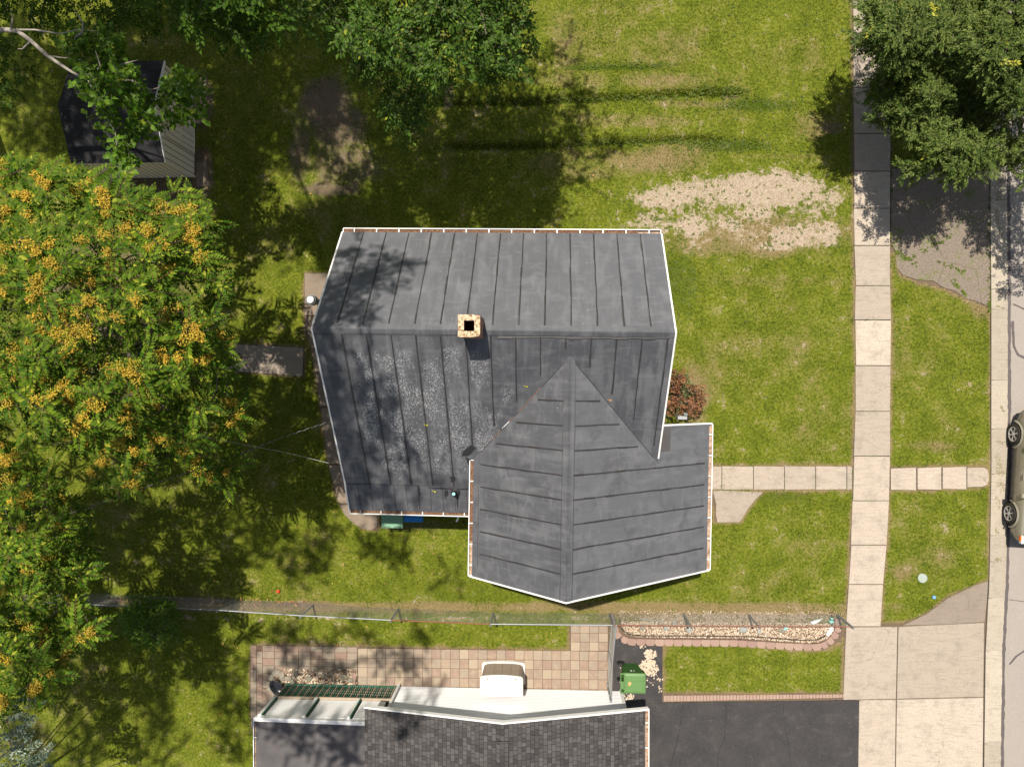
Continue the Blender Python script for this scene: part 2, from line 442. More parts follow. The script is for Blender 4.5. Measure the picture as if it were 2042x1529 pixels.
# roof coatings ----------------------------------------------------
XW_ = 0.60
def roofmat(name, axis, chalk_sun):
    g = G(name, 0.62, 0.35)
    x, y, z = g.sep(g.pos)
    if axis == 'x':      # streaks run up and down the slope (world y)
        v1, v2, v3 = g.vscale((3.2, 0.8, 1)), g.vscale((14, 1.0, 1)), g.vscale((1.6, 5, 1))
    else:
        v1, v2, v3 = g.vscale((0.8, 3.2, 1)), g.vscale((1.0, 14, 1)), g.vscale((5, 1.6, 1))
    lo_, hi_ = (((0.054, 0.057, 0.066), (0.080, 0.083, 0.094)))
    base = g.ramp(g.noise(0.7, 4, 0.6), [(0.3, lo_), (0.7, hi_)])
    br = g.noise(1, 3, 0.5, v1, 0.5)
    base = g.mix(g.ss(br, 0.45, 0.66, 0, 0.7), base, (0.125, 0.128, 0.138))
    wn = g.n('ShaderNodeTexWhiteNoise', noise_dimensions='1D')
    g.put(wn.inputs['W'], g.math('FLOOR', g.math('DIVIDE', g.math('ADD', x if axis == 'x' else y, 5.33), 0.6555 if axis == 'x' else 0.632)))
    base = g.mix(g.math('MULTIPLY', wn.outputs['Value'], 0.30), base, (0.045, 0.047, 0.054))
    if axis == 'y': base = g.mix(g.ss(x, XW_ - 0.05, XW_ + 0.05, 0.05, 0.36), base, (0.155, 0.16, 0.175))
    base = g.mix(g.ss(g.noise(1, 3, 0.5, v3, 1.0), 0.48, 0.72, 0, 0.42), base, (0.14, 0.142, 0.152))
    base = g.mix(g.ss(g.noise(1, 3, 0.8, v2), 0.5, 0.75, 0, 0.3), base, (0.16, 0.158, 0.16))
    base = g.mix(g.ss(g.noise(2.3, 4, 0.6), 0.5, 0.72, 0, 0.5), base, (0.055, 0.054, 0.058))
    if chalk_sun: base = g.mix(g.ss(y, 1.0, 1.2, 0.0, 0.26), base, (0.155, 0.16, 0.175))  # north slope mixed lighter: sunlight painted into the coating colour
    if chalk_sun:
        m = g.math('ADD', g.math('MULTIPLY', g.noise(1.0, 4, 0.7, g.vscale((2.0, 1.0, 1))), 1.5), g.math('MULTIPLY', g.noise(5, 3, 0.7), 0.4))
        # chalky wear sits on the western two thirds of the slope
        env = g.math('MULTIPLY', g.ss(x, -5.6, -4.6), g.ss(x, -0.2, -1.9))
        env = g.math('MULTIPLY', env, g.math('MULTIPLY', g.ss(y, 1.0, 0.3), g.ss(y, -3.6, -2.3)))
        m = g.math('ADD', m, g.math('MULTIPLY', env, 0.28))
        pu = g.math('FRACT', g.math('DIVIDE', g.math('ADD', x, 5.21 + 0.628 * 20), 0.628))
        pu = g.math('ABSOLUTE', g.math('SUBTRACT', pu, 0.5))
        m = g.math('SUBTRACT', m, g.ss(pu, 0.30, 0.5, 0, 0.20))
        sp = g.math('ADD', g.math('MULTIPLY', g.noise(26, 3, 0.8), 0.7), g.math('MULTIPLY', g.noise(1, 3, 0.7, g.vscale((40, 14, 1))), 0.3))
        fl = g.math('MULTIPLY', g.ss(sp, 0.52, 0.55), g.math('MULTIPLY', g.ss(m, 1.02, 1.35), g.ss(env, 0.02, 0.6)))
        base = g.mix(g.math('MULTIPLY', fl, 0.6), base, (0.44, 0.45, 0.46))
        base = g.mix(g.ss(y, -3.3, -3.45, 0, 0.25), base, (0.075, 0.075, 0.082))
    dots = g.ss(g.voro(2.6), 0.022, 0.034, 0.7, 0)
    base = g.mix(dots, base, (0.4, 0.4, 0.38))
    g.col(base)
    g.rough(g.ss(g.noise(1.5, 3), 0.3, 0.7, 0.5, 0.75))
    g.bump(g.math('ADD', g.noise(3, 4), g.math('MULTIPLY', g.noise(25, 3), 0.25)), 0.012)
    return g.mat
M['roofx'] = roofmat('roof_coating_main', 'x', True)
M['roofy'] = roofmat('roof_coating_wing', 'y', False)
M['seam'] = plain('seam_sealant', (0.030, 0.029, 0.030), 0.5, 0.3, 9)
M['patch'] = plain('fresh_tar', (0.022, 0.022, 0.025), 0.45, 0.3, 9)
M['white'] = plain('white_painted_metal', (0.72, 0.71, 0.69), 0.4, 0.05, 5)
M['whitewood'] = plain('white_trim', (0.74, 0.73, 0.70), 0.55, 0.10, 5)
g = G('gutter_metal_inside', 0.8, 0.2)
g.col(g.ramp(g.noise(9, 4, 0.8), [(0.35, (0.16, 0.085, 0.05)), (0.55, (0.36, 0.26, 0.19)), (0.7, (0.5, 0.42, 0.36))])); M['gutter_in'] = g.mat
g = G('gutter_debris', 0.9, 0.15)
g.col(g.ramp(g.noise(34, 3, 0.8), [(0.35, (0.04, 0.02, 0.012)), (0.5, (0.15, 0.078, 0.045)), (0.66, (0.34, 0.20, 0.12))])).bump(g.noise(40, 3), 0.03); M['debris'] = g.mat
g = G('chimney_crown', 0.9, 0.2)
c = g.ramp(g.noise(17, 4, 0.8), [(0.40, (0.15, 0.085, 0.035)), (0.49, (0.42, 0.32, 0.20)), (0.64, (0.60, 0.51, 0.39))])
g.col(c).bump(g.noise(40, 3), 0.01); M['crown'] = g.mat
g = G('chimney_brick', 0.85, 0.2)
bt = g.n('ShaderNodeTexBrick')
cb = g.n('ShaderNodeCombineXYZ'); xyz = g.sep(g.pos)
g.put(cb.inputs[0], g.math('ADD', xyz[0], xyz[1])); g.put(cb.inputs[1], xyz[2])
g.put(bt.inputs['Vector'], cb.outputs[0]); bt.inputs['Scale'].default_value = 1
bt.inputs['Brick Width'].default_value = 0.2; bt.inputs['Row Height'].default_value = 0.07; bt.inputs['Mortar Size'].default_value = 0.006
bt.inputs['Color1'].default_value = (0.22, 0.08, 0.05, 1); bt.inputs['Color2'].default_value = (0.30, 0.13, 0.09, 1); bt.inputs['Mortar'].default_value = (0.35, 0.30, 0.26, 1)
g.col(bt.outputs[0]); M['brick'] = g.mat
M['soot'] = plain('soot', (0.075, 0.028, 0.016), 0.95, 0.5, 20)
M['galv'] = plain('galvanized_steel', (0.25, 0.265, 0.285), 0.55, 0.2, 12, metal=0.4)
M['rust'] = plain('rusty_steel', (0.20, 0.085, 0.055), 0.85, 0.4, 30)
M['mesh'] = plain('chain_link_wire', (0.36, 0.36, 0.32), 0.6, 0.2, 5, metal=0.2)
M['oldpost'] = plain('weathered_post', (0.13, 0.135, 0.14), 0.7, 0.35, 18)
M['siding'] = plain('white_siding', (0.87, 0.88, 0.90), 0.5, 0.03, 3)
M['lap_shade'] = plain('painted_lap_shade', (0.42, 0.43, 0.44), 0.6, 0.05, 3)
M['tansiding'] = plain('tan_siding', (0.66, 0.575, 0.45), 0.6, 0.08, 3)
g = G('cream_siding', 0.65, 0.3)
zz_ = g.math('FRACT', g.math('DIVIDE', g.sep(g.pos)[2], 0.12))
g.col(g.mix(g.ss(zz_, 0.0, 0.10, 0.75, 0), g.mix(g.noise(2, 4), (0.48, 0.45, 0.39), (0.58, 0.55, 0.48)), (0.14, 0.13, 0.11))).bump(zz_, 0.012)
M['creamwall'] = g.mat
g = G('grey_shingles', 0.85, 0.25)
bt = g.n('ShaderNodeTexBrick', offset=0.37, offset_frequency=3, squash=0.7, squash_frequency=2)
cb = g.n('ShaderNodeCombineXYZ'); xyz = g.sep(g.pos)
g.put(cb.inputs[0], xyz[1]); g.put(cb.inputs[1], xyz[0])
g.put(bt.inputs['Vector'], cb.outputs[0]); bt.inputs['Scale'].default_value = 1
bt.inputs['Brick Width'].default_value = 0.19; bt.inputs['Row Height'].default_value = 0.125; bt.inputs['Mortar Size'].default_value = 0.006; bt.inputs['Mortar Smooth'].default_value = 0.4
bt.inputs['Color1'].default_value = (0.030, 0.028, 0.028, 1); bt.inputs['Color2'].default_value = (0.086, 0.079, 0.077, 1); bt.inputs['Mortar'].default_value = (0.02, 0.018, 0.018, 1)
c = g.mix(g.ss(g.noise(45, 3, 0.8), 0.35, 0.65, 0.25, 0), bt.outputs[0], (0.05, 0.045, 0.045))
c = g.mix(g.ss(g.noise(1.5, 4), 0.45, 0.7, 0, 0.3), c, (0.07, 0.062, 0.058))
g.col(c).bump(g.math('ADD', g.math('MULTIPLY', bt.outputs[1], -1.0), g.math('MULTIPLY', g.noise(60, 2), 0.4)), 0.012); M['shingle'] = g.mat
g = G('roll_roofing', 0.8, 0.25)
g.col(g.ramp(g.noise(1.3, 4, 0.6), [(0.3, (0.064, 0.060, 0.063)), (0.7, (0.105, 0.097, 0.097))])).bump(g.noise(60, 3), 0.004); M['flatroof'] = g.mat
g = G('black_shingles', 0.85, 0.25)
bt = g.n('ShaderNodeTexBrick', offset=0.5); g.put(bt.inputs['Vector'], g.pos); bt.inputs['Scale'].default_value = 1
bt.inputs['Brick Width'].default_value = 0.3; bt.inputs['Row Height'].default_value = 0.14; bt.inputs['Mortar Size'].default_value = 0.005
bt.inputs['Color1'].default_value = (0.014, 0.014, 0.016, 1); bt.inputs['Color2'].default_value = (0.028, 0.027, 0.030, 1); bt.inputs['Mortar'].default_value = (0.015, 0.014, 0.016, 1)
g.col(bt.outputs[0]).bump(g.noise(60, 2), 0.006); M['blackshingle'] = g.mat
M['greenpaint'] = plain('green_painted_wood', (0.035, 0.13, 0.085), 0.7, 0.35, 12)
M['wornwood'] = plain('weathered_wood', (0.30, 0.24, 0.18), 0.85, 0.35, 14)
M['screen'] = plain('white_porch_panel', (0.80, 0.80, 0.80), 0.6, 0.12, 4)
M['shedplastic'] = plain('offwhite_plastic', (0.58, 0.555, 0.52), 0.5, 0.06, 3)
M['taupe'] = plain('taupe_plastic', (0.26, 0.205, 0.165), 0.55, 0.10, 4)
M['bingreen'] = plain('green_bin_plastic', (0.095, 0.185, 0.065), 0.45, 0.10, 6)
M['bindark'] = plain('dark_green_bin_plastic', (0.03, 0.10, 0.016), 0.5, 0.15, 6)
M['oldgreen'] = plain('faded_green_plastic', (0.15, 0.29, 0.19), 0.55, 0.12, 6)
M['blueplastic'] = plain('blue_plastic', (0.0, 0.16, 0.46), 0.45, 0.06, 6)
M['black'] = plain('black_rubber', (0.018, 0.018, 0.018), 0.6, 0.3, 10)
M['blackgloss'] = plain('black_glossy_plastic', (0.020, 0.022, 0.028), 0.2, 0.2, 8, spec=0.5)
M['orange'] = plain('orange_sticker', (0.75, 0.30, 0.12), 0.6)
M['paint'] = plain('champagne_car_paint', (0.33, 0.305, 0.24), 0.3, 0.03, 2, metal=0.25, spec=0.6)
M['glass'] = plain('tinted_glass', (0.02, 0.025, 0.025), 0.06, 0.05, 2, spec=0.8)
M['rim'] = plain('alloy_rim', (0.60, 0.60, 0.60), 0.3, 0.06, 5, metal=0.7)
M['tyre'] = plain('tyre_rubber', (0.030, 0.026, 0.022), 0.85, 0.2, 12)
M['lamp'] = plain('headlamp_lens', (0.62, 0.64, 0.64), 0.12, 0.05, 3, spec=0.7)
M['amber'] = plain('amber_lens', (0.75, 0.16, 0.02), 0.25, 0.05, 3)
M['capwhite'] = plain('pale_cover', (0.27, 0.31, 0.27), 0.6, 0.2, 16)
M['capblue'] = plain('pale_blue_cap', (0.14, 0.28, 0.48), 0.5, 0.1, 12)
M['plank'] = plain('weathered_plank', (0.34, 0.26, 0.19), 0.85, 0.2, 9)
M['red'] = plain('red_plastic', (0.65, 0.05, 0.02), 0.4)
M['teal'] = plain('pale_teal_tarp', (0.25, 0.62, 0.56), 0.6, 0.2, 20)
M['sheet'] = plain('white_fabric', (0.78, 0.80, 0.80), 0.7, 0.06, 20)

# ================================================================== GROUND
def pl(pts, h=0.0):
    return [tuple(P(x, y, h))[:2] for x, y in pts]
KX = [(1974, -300), (1974, 330), (1976, 600), (1976, 950), (1972, 1160), (1965, 1300), (1962, 1529), (1960, 1800)]
kw = [P(x, y) for x, y in KX]
def kerbx(Y):
    ys = np.array([p.y for p in kw])[::-1]; xs = np.array([p.x for p in kw])[::-1]
    return np.interp(Y, ys, xs)

PAVE = []        # ground polygons in photo pixels that carry no grass
SWL = [(-140, 1699, 1771), (84, 1701, 1773), (176, 1702, 1774), (267, 1703, 1775), (342, 1703, 1774), (416, 1703, 1774), (490, 1703, 1774), (570, 1706, 1774), (638, 1704, 1776),
       (729, 1706, 1775), (820, 1705, 1774), (909, 1702, 1774), (998, 1700, 1772), (1086, 1696, 1767), (1164, 1692, 1760), (1248, 1687, 1755)]
PAVE.append([(l, y) for y, l, r in SWL] + [(r, y) for y, l, r in SWL[::-1]])
PAVE.append([(1415, 930), (1700, 930), (1700, 977), (1415, 976)])
PAVE.append([(1421, 977), (1521, 980), (1500, 1004), (1485, 1026), (1474, 1041), (1424, 1041)])
PAVE.append([(1774, 932), (1960, 930), (1970, 940), (1970, 966), (1960, 972), (1772, 978)])
PAVE.append([(1684, 1248), (1812, 1240), (1850, 1222), (1890, 1190), (1945, 1166), (1975, 1158), (1975, 1600), (1700, 1600), (1680, 1395)])
PAVE.append([(1225, 1270), (1322, 1285), (1322, 1397), (1712, 1395), (1712, 1600), (1200, 1600)])
PAVE.append([(1322, 1383), (1682, 1383), (1682, 1398), (1322, 1398)])
PAVE.append([(500, 1285), (1135, 1297), (1135, 1248), (1222, 1248), (1222, 1420), (500, 1430)])
PAVE.append([(1233, 1246), (1690, 1248), (1676, 1280), (1640, 1296), (1590, 1294), (1520, 1284), (1330, 1278), (1255, 1276), (1233, 1262)])
PAVE.append([(1776, 335), (1974, 330), (1974, 615), (1925, 595), (1880, 575), (1820, 560), (1792, 545), (1788, 520), (1792, 512), (1776, 500)])
PAVE.append([(608, 545), (680, 545), (640, 660), (702, 1020), (755, 1030), (752, 1057), (725, 1050), (690, 1020), (668, 985), (655, 920), (640, 800), (625, 690), (608, 660)])
PAVE.append([(448, 685), (606, 692), (605, 750), (448, 738)])
HOUSES = [[(640, 480), (1330, 480), (1330, 700), (1420, 830), (1420, 1130), (1135, 1190), (940, 1150), (940, 1025), (705, 1022)], [(505, 1425), (1290, 1400), (1290, 1620), (505, 1620)], [(125, 150), (388, 160), (388, 350), (220, 358), (150, 330)]]

def inpoly(p, poly):
    x, y = p[:, 0], p[:, 1]
    r = np.zeros(len(p), bool)
    n = len(poly)
    for i in range(n):
        x1, y1 = poly[i]; x2, y2 = poly[(i + 1) % n]
        if y1 == y2: continue
        c = ((y1 > y) != (y2 > y)) & (x < (x2 - x1) * (y - y1) / (y2 - y1) + x1)
        r ^= c
    return r
def edgedist(p, poly):
    d = np.full(len(p), 1e9)
    n = len(poly)
    for i in range(n):
        a = np.array(poly[i], float); b = np.array(poly[(i + 1) % n], float)
        ab = b - a; L = (ab * ab).sum() + 1e-9
        t = np.clip(((p - a) @ ab) / L, 0, 1)
        q = a + t[:, None] * ab
        d = np.minimum(d, np.hypot(p[:, 0] - q[:, 0], p[:, 1] - q[:, 1]))
    return d
def blobs(p, L):
    r = np.zeros(len(p))
    for cx, cy, rx, ry, a in L:
        e = ((p[:, 0] - cx) / rx) ** 2 + ((p[:, 1] - cy) / ry) ** 2
        r = np.maximum(r, a * np.exp(-e * e * 0.7))
    return r
GRAVEL = [(1335, 395, 75, 22, .8), (1420, 385, 80, 30, .62), (1530, 378, 110, 34, .95), (1625, 395, 55, 36, .62), (1382, 450, 34, 24, .85), (1300, 436, 40, 16, .55),
          (1510, 425, 34, 14, .8), (1456, 448, 24, 10, .9), (1590, 470, 62, 26, .7), (1652, 470, 22, 24, .85), (1545, 488, 40, 12, .62), (1470, 420, 215, 75, .36), (1310, 450, 60, 20, .45),
          (950, 1232, 700, 4, .3), (1470, 1232, 215, 12, .55)]
DIRT = [(650, 210, 55, 60, .8), (600, 300, 26, 80, .62), (680, 255, 62, 50, .7), (690, 330, 85, 50, .58), (655, 378, 70, 16, .7), (405, 345, 22, 55, .95), (290, 372, 120, 26, .95),
        (335, 405, 90, 40, .75), (408, 205, 20, 60, .7), (230, 620, 170, 190, .65), (895, 190, 13, 26, .7), (430, 570, 30, 90, .35), (330, 1198, 160, 9, .95), (560, 1205, 130, 8, .7),
        (660, 720, 16, 200, .5), (1262, 1262, 30, 20, .6), (225, 1050, 60, 120, .3), (820, 1046, 100, 14, .5), (60, 1480, 60, 70, .4), (1460, 192, 22, 6, .6), (1660, 255, 30, 14, .5)]
DRY = [(1150, 330, 120, 34, .5), (1290, 318, 120, 28, .62), (1250, 90, 150, 40, .35), (1560, 110, 80, 50, .45), (1400, 290, 60, 14, .5), (1620, 250, 50, 30, .5), (1200, 160, 180, 16, .45),
       (1390, 208, 110, 6, .45), (1550, 312, 90, 6, .5), (1530, 700, 120, 90, .3), (1385, 790, 30, 60, .7), (1250, 240, 110, 14, .45), (940, 1210, 780, 11, .95), (1440, 1222, 260, 14, 1.1), (1560, 470, 130, 40, .8),
       (1420, 480, 120, 30, .7), (1690, 1215, 30, 18, .7), (1960, 610, 22, 26, .9), (1860, 1130, 60, 40, .3), (1820, 700, 70, 60, .22), (1220, 30, 70, 90, .4), (1800, 1140, 25, 20, .6), (1500, 160, 90, 60, .2),
       (1850, 890, 60, 12, .5), (1480, 560, 200, 12, .3), (1140, 90, 40, 60, .5), (1500, 1160, 160, 25, .15)]
LUSH = [(1150, 197, 250, 5, .5), (1430, 183, 60, 10, .9), (1510, 210, 80, 14, .7), (1180, 284, 240, 5, .5), (1460, 290, 90, 14, .7), (1240, 130, 110, 6, .5), (1350, 560, 40, 60, .5),
        (530, 800, 110, 120, .4), (850, 1180, 250, 30, .35), (1300, 1170, 100, 16, .3), (1560, 990, 90, 14, .5), (300, 1300, 220, 120, .35)]

xs = np.concatenate([[-70, -45, -30, -22], np.arange(-18.6, 15.01, 0.085)])
ys = np.concatenate([[-70, -40, -22], np.arange(-14.0, 13.6, 0.085), [16, 24, 40, 70]])
X, Y = np.meshgrid(xs, ys)
KXY = kerbx(Y)
X = np.where(X > 14.0, np.minimum(X, 99), X)
u = (X - 13.0) / (15.0 - 13.0)
X = np.where(X > 13.0, 13.0 + u * (KXY - 13.0), X)
V = np.stack([X.ravel(), Y.ravel(), np.zeros(X.size)], 1)
p = PX(V)
nzx = np.sin(V[:, 0] * 1.7 + 2.1 * np.sin(V[:, 1] * 0.9)) * np.cos(V[:, 1] * 1.3 + 0.7)
V[:, 2] += 0.012 * nzx
def rut(xs_r, ys_r, dep, tail):
    """bank that drops on its lower side and rises back slowly; returns height change and a weed mask"""
    y0 = np.interp(p[:, 0], xs_r, ys_r); dy = p[:, 1] - y0
    en = np.clip((p[:, 0] - xs_r[0] + 40) / 60, 0, 1) * np.clip((xs_r[-1] + 30 - p[:, 0]) / 90, 0, 1)
    st = np.clip((dy + 1.5) / 5.0, 0, 1)
    return -dep * en * st * np.exp(-np.maximum(dy - 3, 0) / tail), en * np.exp(-((dy - 9) / 7.5) ** 2), en * np.exp(-((dy - 0.5) / (2.3 + 1.2 * np.sin(p[:, 0] * .07) ** 2)) ** 2)
r1, m1, f1 = rut([860, 900, 1050, 1140, 1276, 1395, 1450, 1500], [195, 194, 196, 189, 183, 176, 177, 186], .15, 16)
r2, m2, f2 = rut([870, 1050, 1140, 1276, 1395, 1440, 1500], [284, 284, 279, 272, 268, 271, 278], .10, 15)
r3, m3, f3 = rut([1120, 1200, 1340], [127, 125, 128], .05, 12)
V[:, 2] += r1 + r2 + r3
pave_in = np.zeros(len(p), bool); ed = np.full(len(p), 1e9)
for q in PAVE:
    pave_in |= inpoly(p, q); ed = np.minimum(ed, edgedist(p, q))
V[pave_in, 2] = np.minimum(V[pave_in, 2], 0) - 0.02
ny, nx = X.shape
idx = np.arange(ny * nx).reshape(ny, nx)
Fc = np.stack([idx[:-1, :-1], idx[:-1, 1:], idx[1:, 1:], idx[1:, :-1]], -1).reshape(-1, 4)
lawn = np_mesh('lawn', V, Fc, M['lawn'])
jit = 1 + 0.5 * np.sin(V[:, 0] * 9.1) * np.sin(V[:, 1] * 7.7)
fringe = np.exp(-(ed / (5.5 * jit)) ** 2)
kd = (KXY.ravel() - V[:, 0]); fringe = np.maximum(fringe, np.exp(-(kd / 0.10) ** 2))
for nm, arr in (('rut_shade', np.maximum(f1, f2 * .8) * np.where(p[:, 0] > 1280, .85, 1)), ('gravel', blobs(p, GRAVEL)), ('dirt', np.maximum(blobs(p, DIRT), np.where(pave_in, 0.9, 0))), ('dry', blobs(p, DRY) + 1.0 * fringe), ('lush', np.maximum(blobs(p, LUSH), np.maximum(m1, np.maximum(m2 * .9, m3 * .8))))):
    a = lawn.data.attributes.new(nm, 'FLOAT', 'POINT'); a.data.foreach_set('value', arr.astype(np.float32))
lawn.data.polygons.foreach_set('use_smooth', [True] * len(Fc))
tag(lawn, 'mown green and tan lawn around the two houses', kind='structure')

mb = MB(); mb.face([(-900, -900, -0.35), (900, -900, -0.35), (900, 900, -0.35), (-900, 900, -0.35)])
o = mb.build('ground', M['lawn']); tag(o, 'ground under and beyond the lawns and the street', kind='structure')
# road, gutter pan and kerb
mb = MB()
rx0 = [(kerbx(Yv) + 0.2, Yv) for Yv in (70, 13, 8, 3, -3, -8, -13, -70)]
mb.prism([(x, y) for x, y in rx0] + [(24.5, -70), (24.5, 70)], -0.3, -0.124)
o = mb.build('road', M['road']); tag(o, 'light grey asphalt street along the right edge', kind='structure')
mb = MB(); mb.prism([(24.5, -70), (90, -70), (90, 70), (24.5, 70)], -0.3, 0.0)
o = mb.build('lawn', M['lawn']); tag(o, 'lawn across the street', kind='structure')
def kpt(Yv, off, z): return (float(kerbx(Yv)) + off, Yv, z)
jy = [-300, -120, 60, 230, 397, 577, 617, 758, 855, 945, 1067, 1119, 1192, 1298, 1481, 1680, 1850]
JY = [P(1976, y).y for y in jy]
mk, mg = MB(), MB()
for i in range(len(JY) - 1):
    a, b = JY[i] - 0.008, JY[i + 1] + 0.008
    st = np.linspace(a, b, 4)
    low = jy[i] >= 1192
    zk = 0.02 if low else 0.03
    t = 0.35 + 0.6 * random.random()
    for k in range(3):
        y0, y1 = st[k], st[k + 1]
        mk.prism([kpt(y0, 0.0, 0)[:2], kpt(y0, 0.135, 0)[:2], kpt(y1, 0.135, 0)[:2], kpt(y1, 0.0, 0)[:2]], -0.3, zk, t=t)
        r0, r1 = 0.62 + 0.015 * math.sin(y0 * 5), 0.62 + 0.015 * math.sin(y1 * 5)
        A, B = kpt(y0, 0.135, 0), kpt(y1, 0.135, 0)
        mg.add([(A[0] + .004, y0, -0.098), (A[0] + .03, y0, -0.100), (B[0] + .03, y1, -0.100), (B[0] + .004, y1, -0.098)], [(0, 3, 2, 1)], 1)
        mg.add([(A[0], y0, -0.10), (kpt(y0, r0, 0)[0], y0, -0.118), (kpt(y1, r1, 0)[0], y1, -0.118), (B[0], y1, -0.10)], [(0, 3, 2, 1)], t=t)
o = mk.build('kerb', M['kerb']); tag(o, 'pale concrete kerb edging the street', kind='structure')
o = mg.build('gutter_pan', [M['kerb'], M['soil']]); tag(o, 'concrete channel between kerb and asphalt', kind='structure')
# tar seams
mb = MB()
def strip(pts, wd, z, m=0, jit=0.3, mbx=None):
    mbx = mbx or mb
    pts = [Vector((x, y, 0)) for x, y in pts]
    dense = []
    for a, b in zip(pts[:-1], pts[1:]):
        n = max(1, int((b - a).length / 0.12))
        dense += [a.lerp(b, k / n) for k in range(n)]
    dense.append(pts[-1])
    L, R = [], []
    for i, q in enumerate(dense):
        d = (dense[min(i + 1, len(dense) - 1)] - dense[max(i - 1, 0)]).normalized()
        nrm = Vector((-d.y, d.x, 0))
        L.append(q + nrm * wd / 2 * (1 + jit * (random.random() * 2 - 1)) + Vector((0, 0, z)))
        R.append(q - nrm * wd / 2 * (1 + jit * (random.random() * 2 - 1)) + Vector((0, 0, z)))
    n = len(dense)
    mbx.add(L + R, [(i, i + 1, n + i + 1, n + i) for i in range(n - 1)], m)
strip([(kpt(y, 0.66, 0)[0], y) for y in np.arange(16, -16, -1.0)], 0.10, -0.117, jit=0.35)
strip([P(2019, 640, -.12)[:2], P(2022, 690, -.12)[:2], P(2030, 708, -.12)[:2], P(2060, 720, -.12)[:2]], 0.075, -0.1165)
strip([P(2020, 606, -.12)[:2], P(2042, 616, -.12)[:2], P(2090, 640, -.12)[:2]], 0.05, -0.1165)
strip([P(2013, 1324, -.12)[:2], P(2026, 1308, -.12)[:2], P(2042, 1298, -.12)[:2], P(2090, 1280, -.12)[:2]], 0.06, -0.1165)
strip([P(2013, 1195, -.12)[:2], P(2042, 1199, -.12)[:2], P(2090, 1210, -.12)[:2]], 0.025, -0.1165)
o = mb.build('road_tar_seams', M['tar']); tag(o, 'dark tar seams sealing the street asphalt', kind='structure')
# sidewalk
mb = MB()
tn = [.6, .45, .5, .5, .8, .78, .55, .5, .95, .52, .5, .72, .75, .8, .75]
for i in range(len(SWL) - 1):
    y0, l0, r0 = SWL[i]; y1, l1, r1 = SWL[i + 1]
    g_ = 0.7
    mb.prism(pl([(l0 + random.uniform(-1, 1), y0 + g_), (r0, y0 + g_ + random.uniform(-.4, .6)), (r1, y1 - g_), (l1 + random.uniform(-.6, .6), y1 - g_)]), -0.08, 0.035 + random.uniform(-.004, .006), t=tn[i], inset=0.006)
yy = SWL[0][0]
for k in range(10):
    mb.prism(pl([(1699, yy - 88), (1771, yy - 88), (1771, yy - 1.4), (1699, yy - 1.4)]), -0.08, 0.035, t=random.random(), inset=0.006); yy -= 89
o = mb.build('sidewalk', M['conc']); tag(o, 'pale concrete slab sidewalk running up the right side', kind='structure')
mb = MB()
xsj = [1340, 1439, 1502, 1564, 1626, 1688, 1699]
for a, b in zip(xsj[:-1], xsj[1:]):
    mb.prism(pl([(a + .7, 929), (b - .7, 930), (b - .7, 975), (a + .7, 976)]), -0.08, 0.03, t=random.uniform(.45, .75), inset=0.006)
for a, b, dy in ((1775, 1826, 0), (1828, 1876, -1), (1878, 1926, -2)):
    mb.prism(pl([(a + .7, 934 + dy), (b, 932 + dy), (b, 977 + dy), (a + .7, 976 + dy)]), -0.08, 0.03 + random.uniform(0, .008), t=random.uniform(.6, .9), inset=0.006)
mb.prism(pl([(1928, 932), (1962, 932), (1969, 937), (1971, 945), (1971, 958), (1968, 966), (1958, 970), (1928, 971)]), -0.08, 0.03, t=0.6, inset=0.006)
o = mb.build('front_path', M['conc']); tag(o, 'square concrete slabs leading from the house to the kerb', kind='structure')
mb = MB(); mb.prism(pl([(1421, 979), (1440, 977.5), (1521, 981), (1505, 997), (1492, 1013), (1482, 1030), (1474, 1041), (1430, 1041), (1427, 1025), (1428, 1005)]), -0.08, 0.02, t=0.4, inset=0.006)
o = mb.build('path_flare', M['conc']); tag(o, 'curved worn concrete flare beside the front path', kind='structure')
mb = MB()
mb.prism(pl([(1687, 1250), (1789, 1249), (1786, 1392), (1681, 1394)]), -0.08, 0.025, t=0.55, inset=0.008)
mb.prism(pl([(1791, 1249), (1962, 1241), (1960, 1388), (1788, 1392)]), -0.08, 0.024, t=0.45, inset=0.008)
mb.prism(pl([(1713, 1395), (1786, 1394), (1783, 1600), (1710, 1600)]), -0.08, 0.025, t=0.72, inset=0.008)
mb.prism(pl([(1788, 1394), (1960, 1390), (1958, 1600), (1785, 1600)]), -0.08, 0.026, t=0.85, inset=0.008)
o = mb.build('driveway_apron', M['conc']); tag(o, 'four large pale concrete slabs of the driveway apron', kind='structure')
mb = MB(); mb.prism(pl([(1800, 1246), (1812, 1241), (1850, 1222), (1890, 1192), (1945, 1166), (1970, 1158), (1968, 1192), (1963, 1239), (1880, 1244)]), -0.08, 0.012, t=0.0)
o = mb.build('apron_wedge', M['conc']); tag(o, 'greyish triangular concrete wedge above the driveway apron', kind='structure')
mb = MB()
mb.prism(pl([(1200, 1402), (1322, 1400), (1500, 1398), (1681, 1396), (1712, 1396), (1709, 1800), (1200, 1800)]), -0.08, 0.012)
mb.prism(pl([(1223, 1246), (1235, 1268), (1262, 1279), (1321, 1283), (1321, 1399), (1223, 1399)]), -0.08, 0.008)
o = mb.build('driveway', M['seal']); tag(o, 'black sealed asphalt driveway beside the shingled house', kind='structure')
mb = MB()
strip([P(1361, 1404)[:2], P(1357, 1440)[:2], P(1350, 1478)[:2], P(1337, 1525)[:2], P(1330, 1560)[:2]], 0.022, 0.0165, jit=0.9)
strip([P(1449, 1402)[:2], P(1444, 1470)[:2], P(1432, 1500)[:2], P(1428, 1560)[:2]], 0.018, 0.0165, jit=0.9)
strip([P(1561, 1402)[:2], P(1566, 1450)[:2], P(1574, 1500)[:2], P(1580, 1560)[:2]], 0.012, 0.0165, jit=0.9)
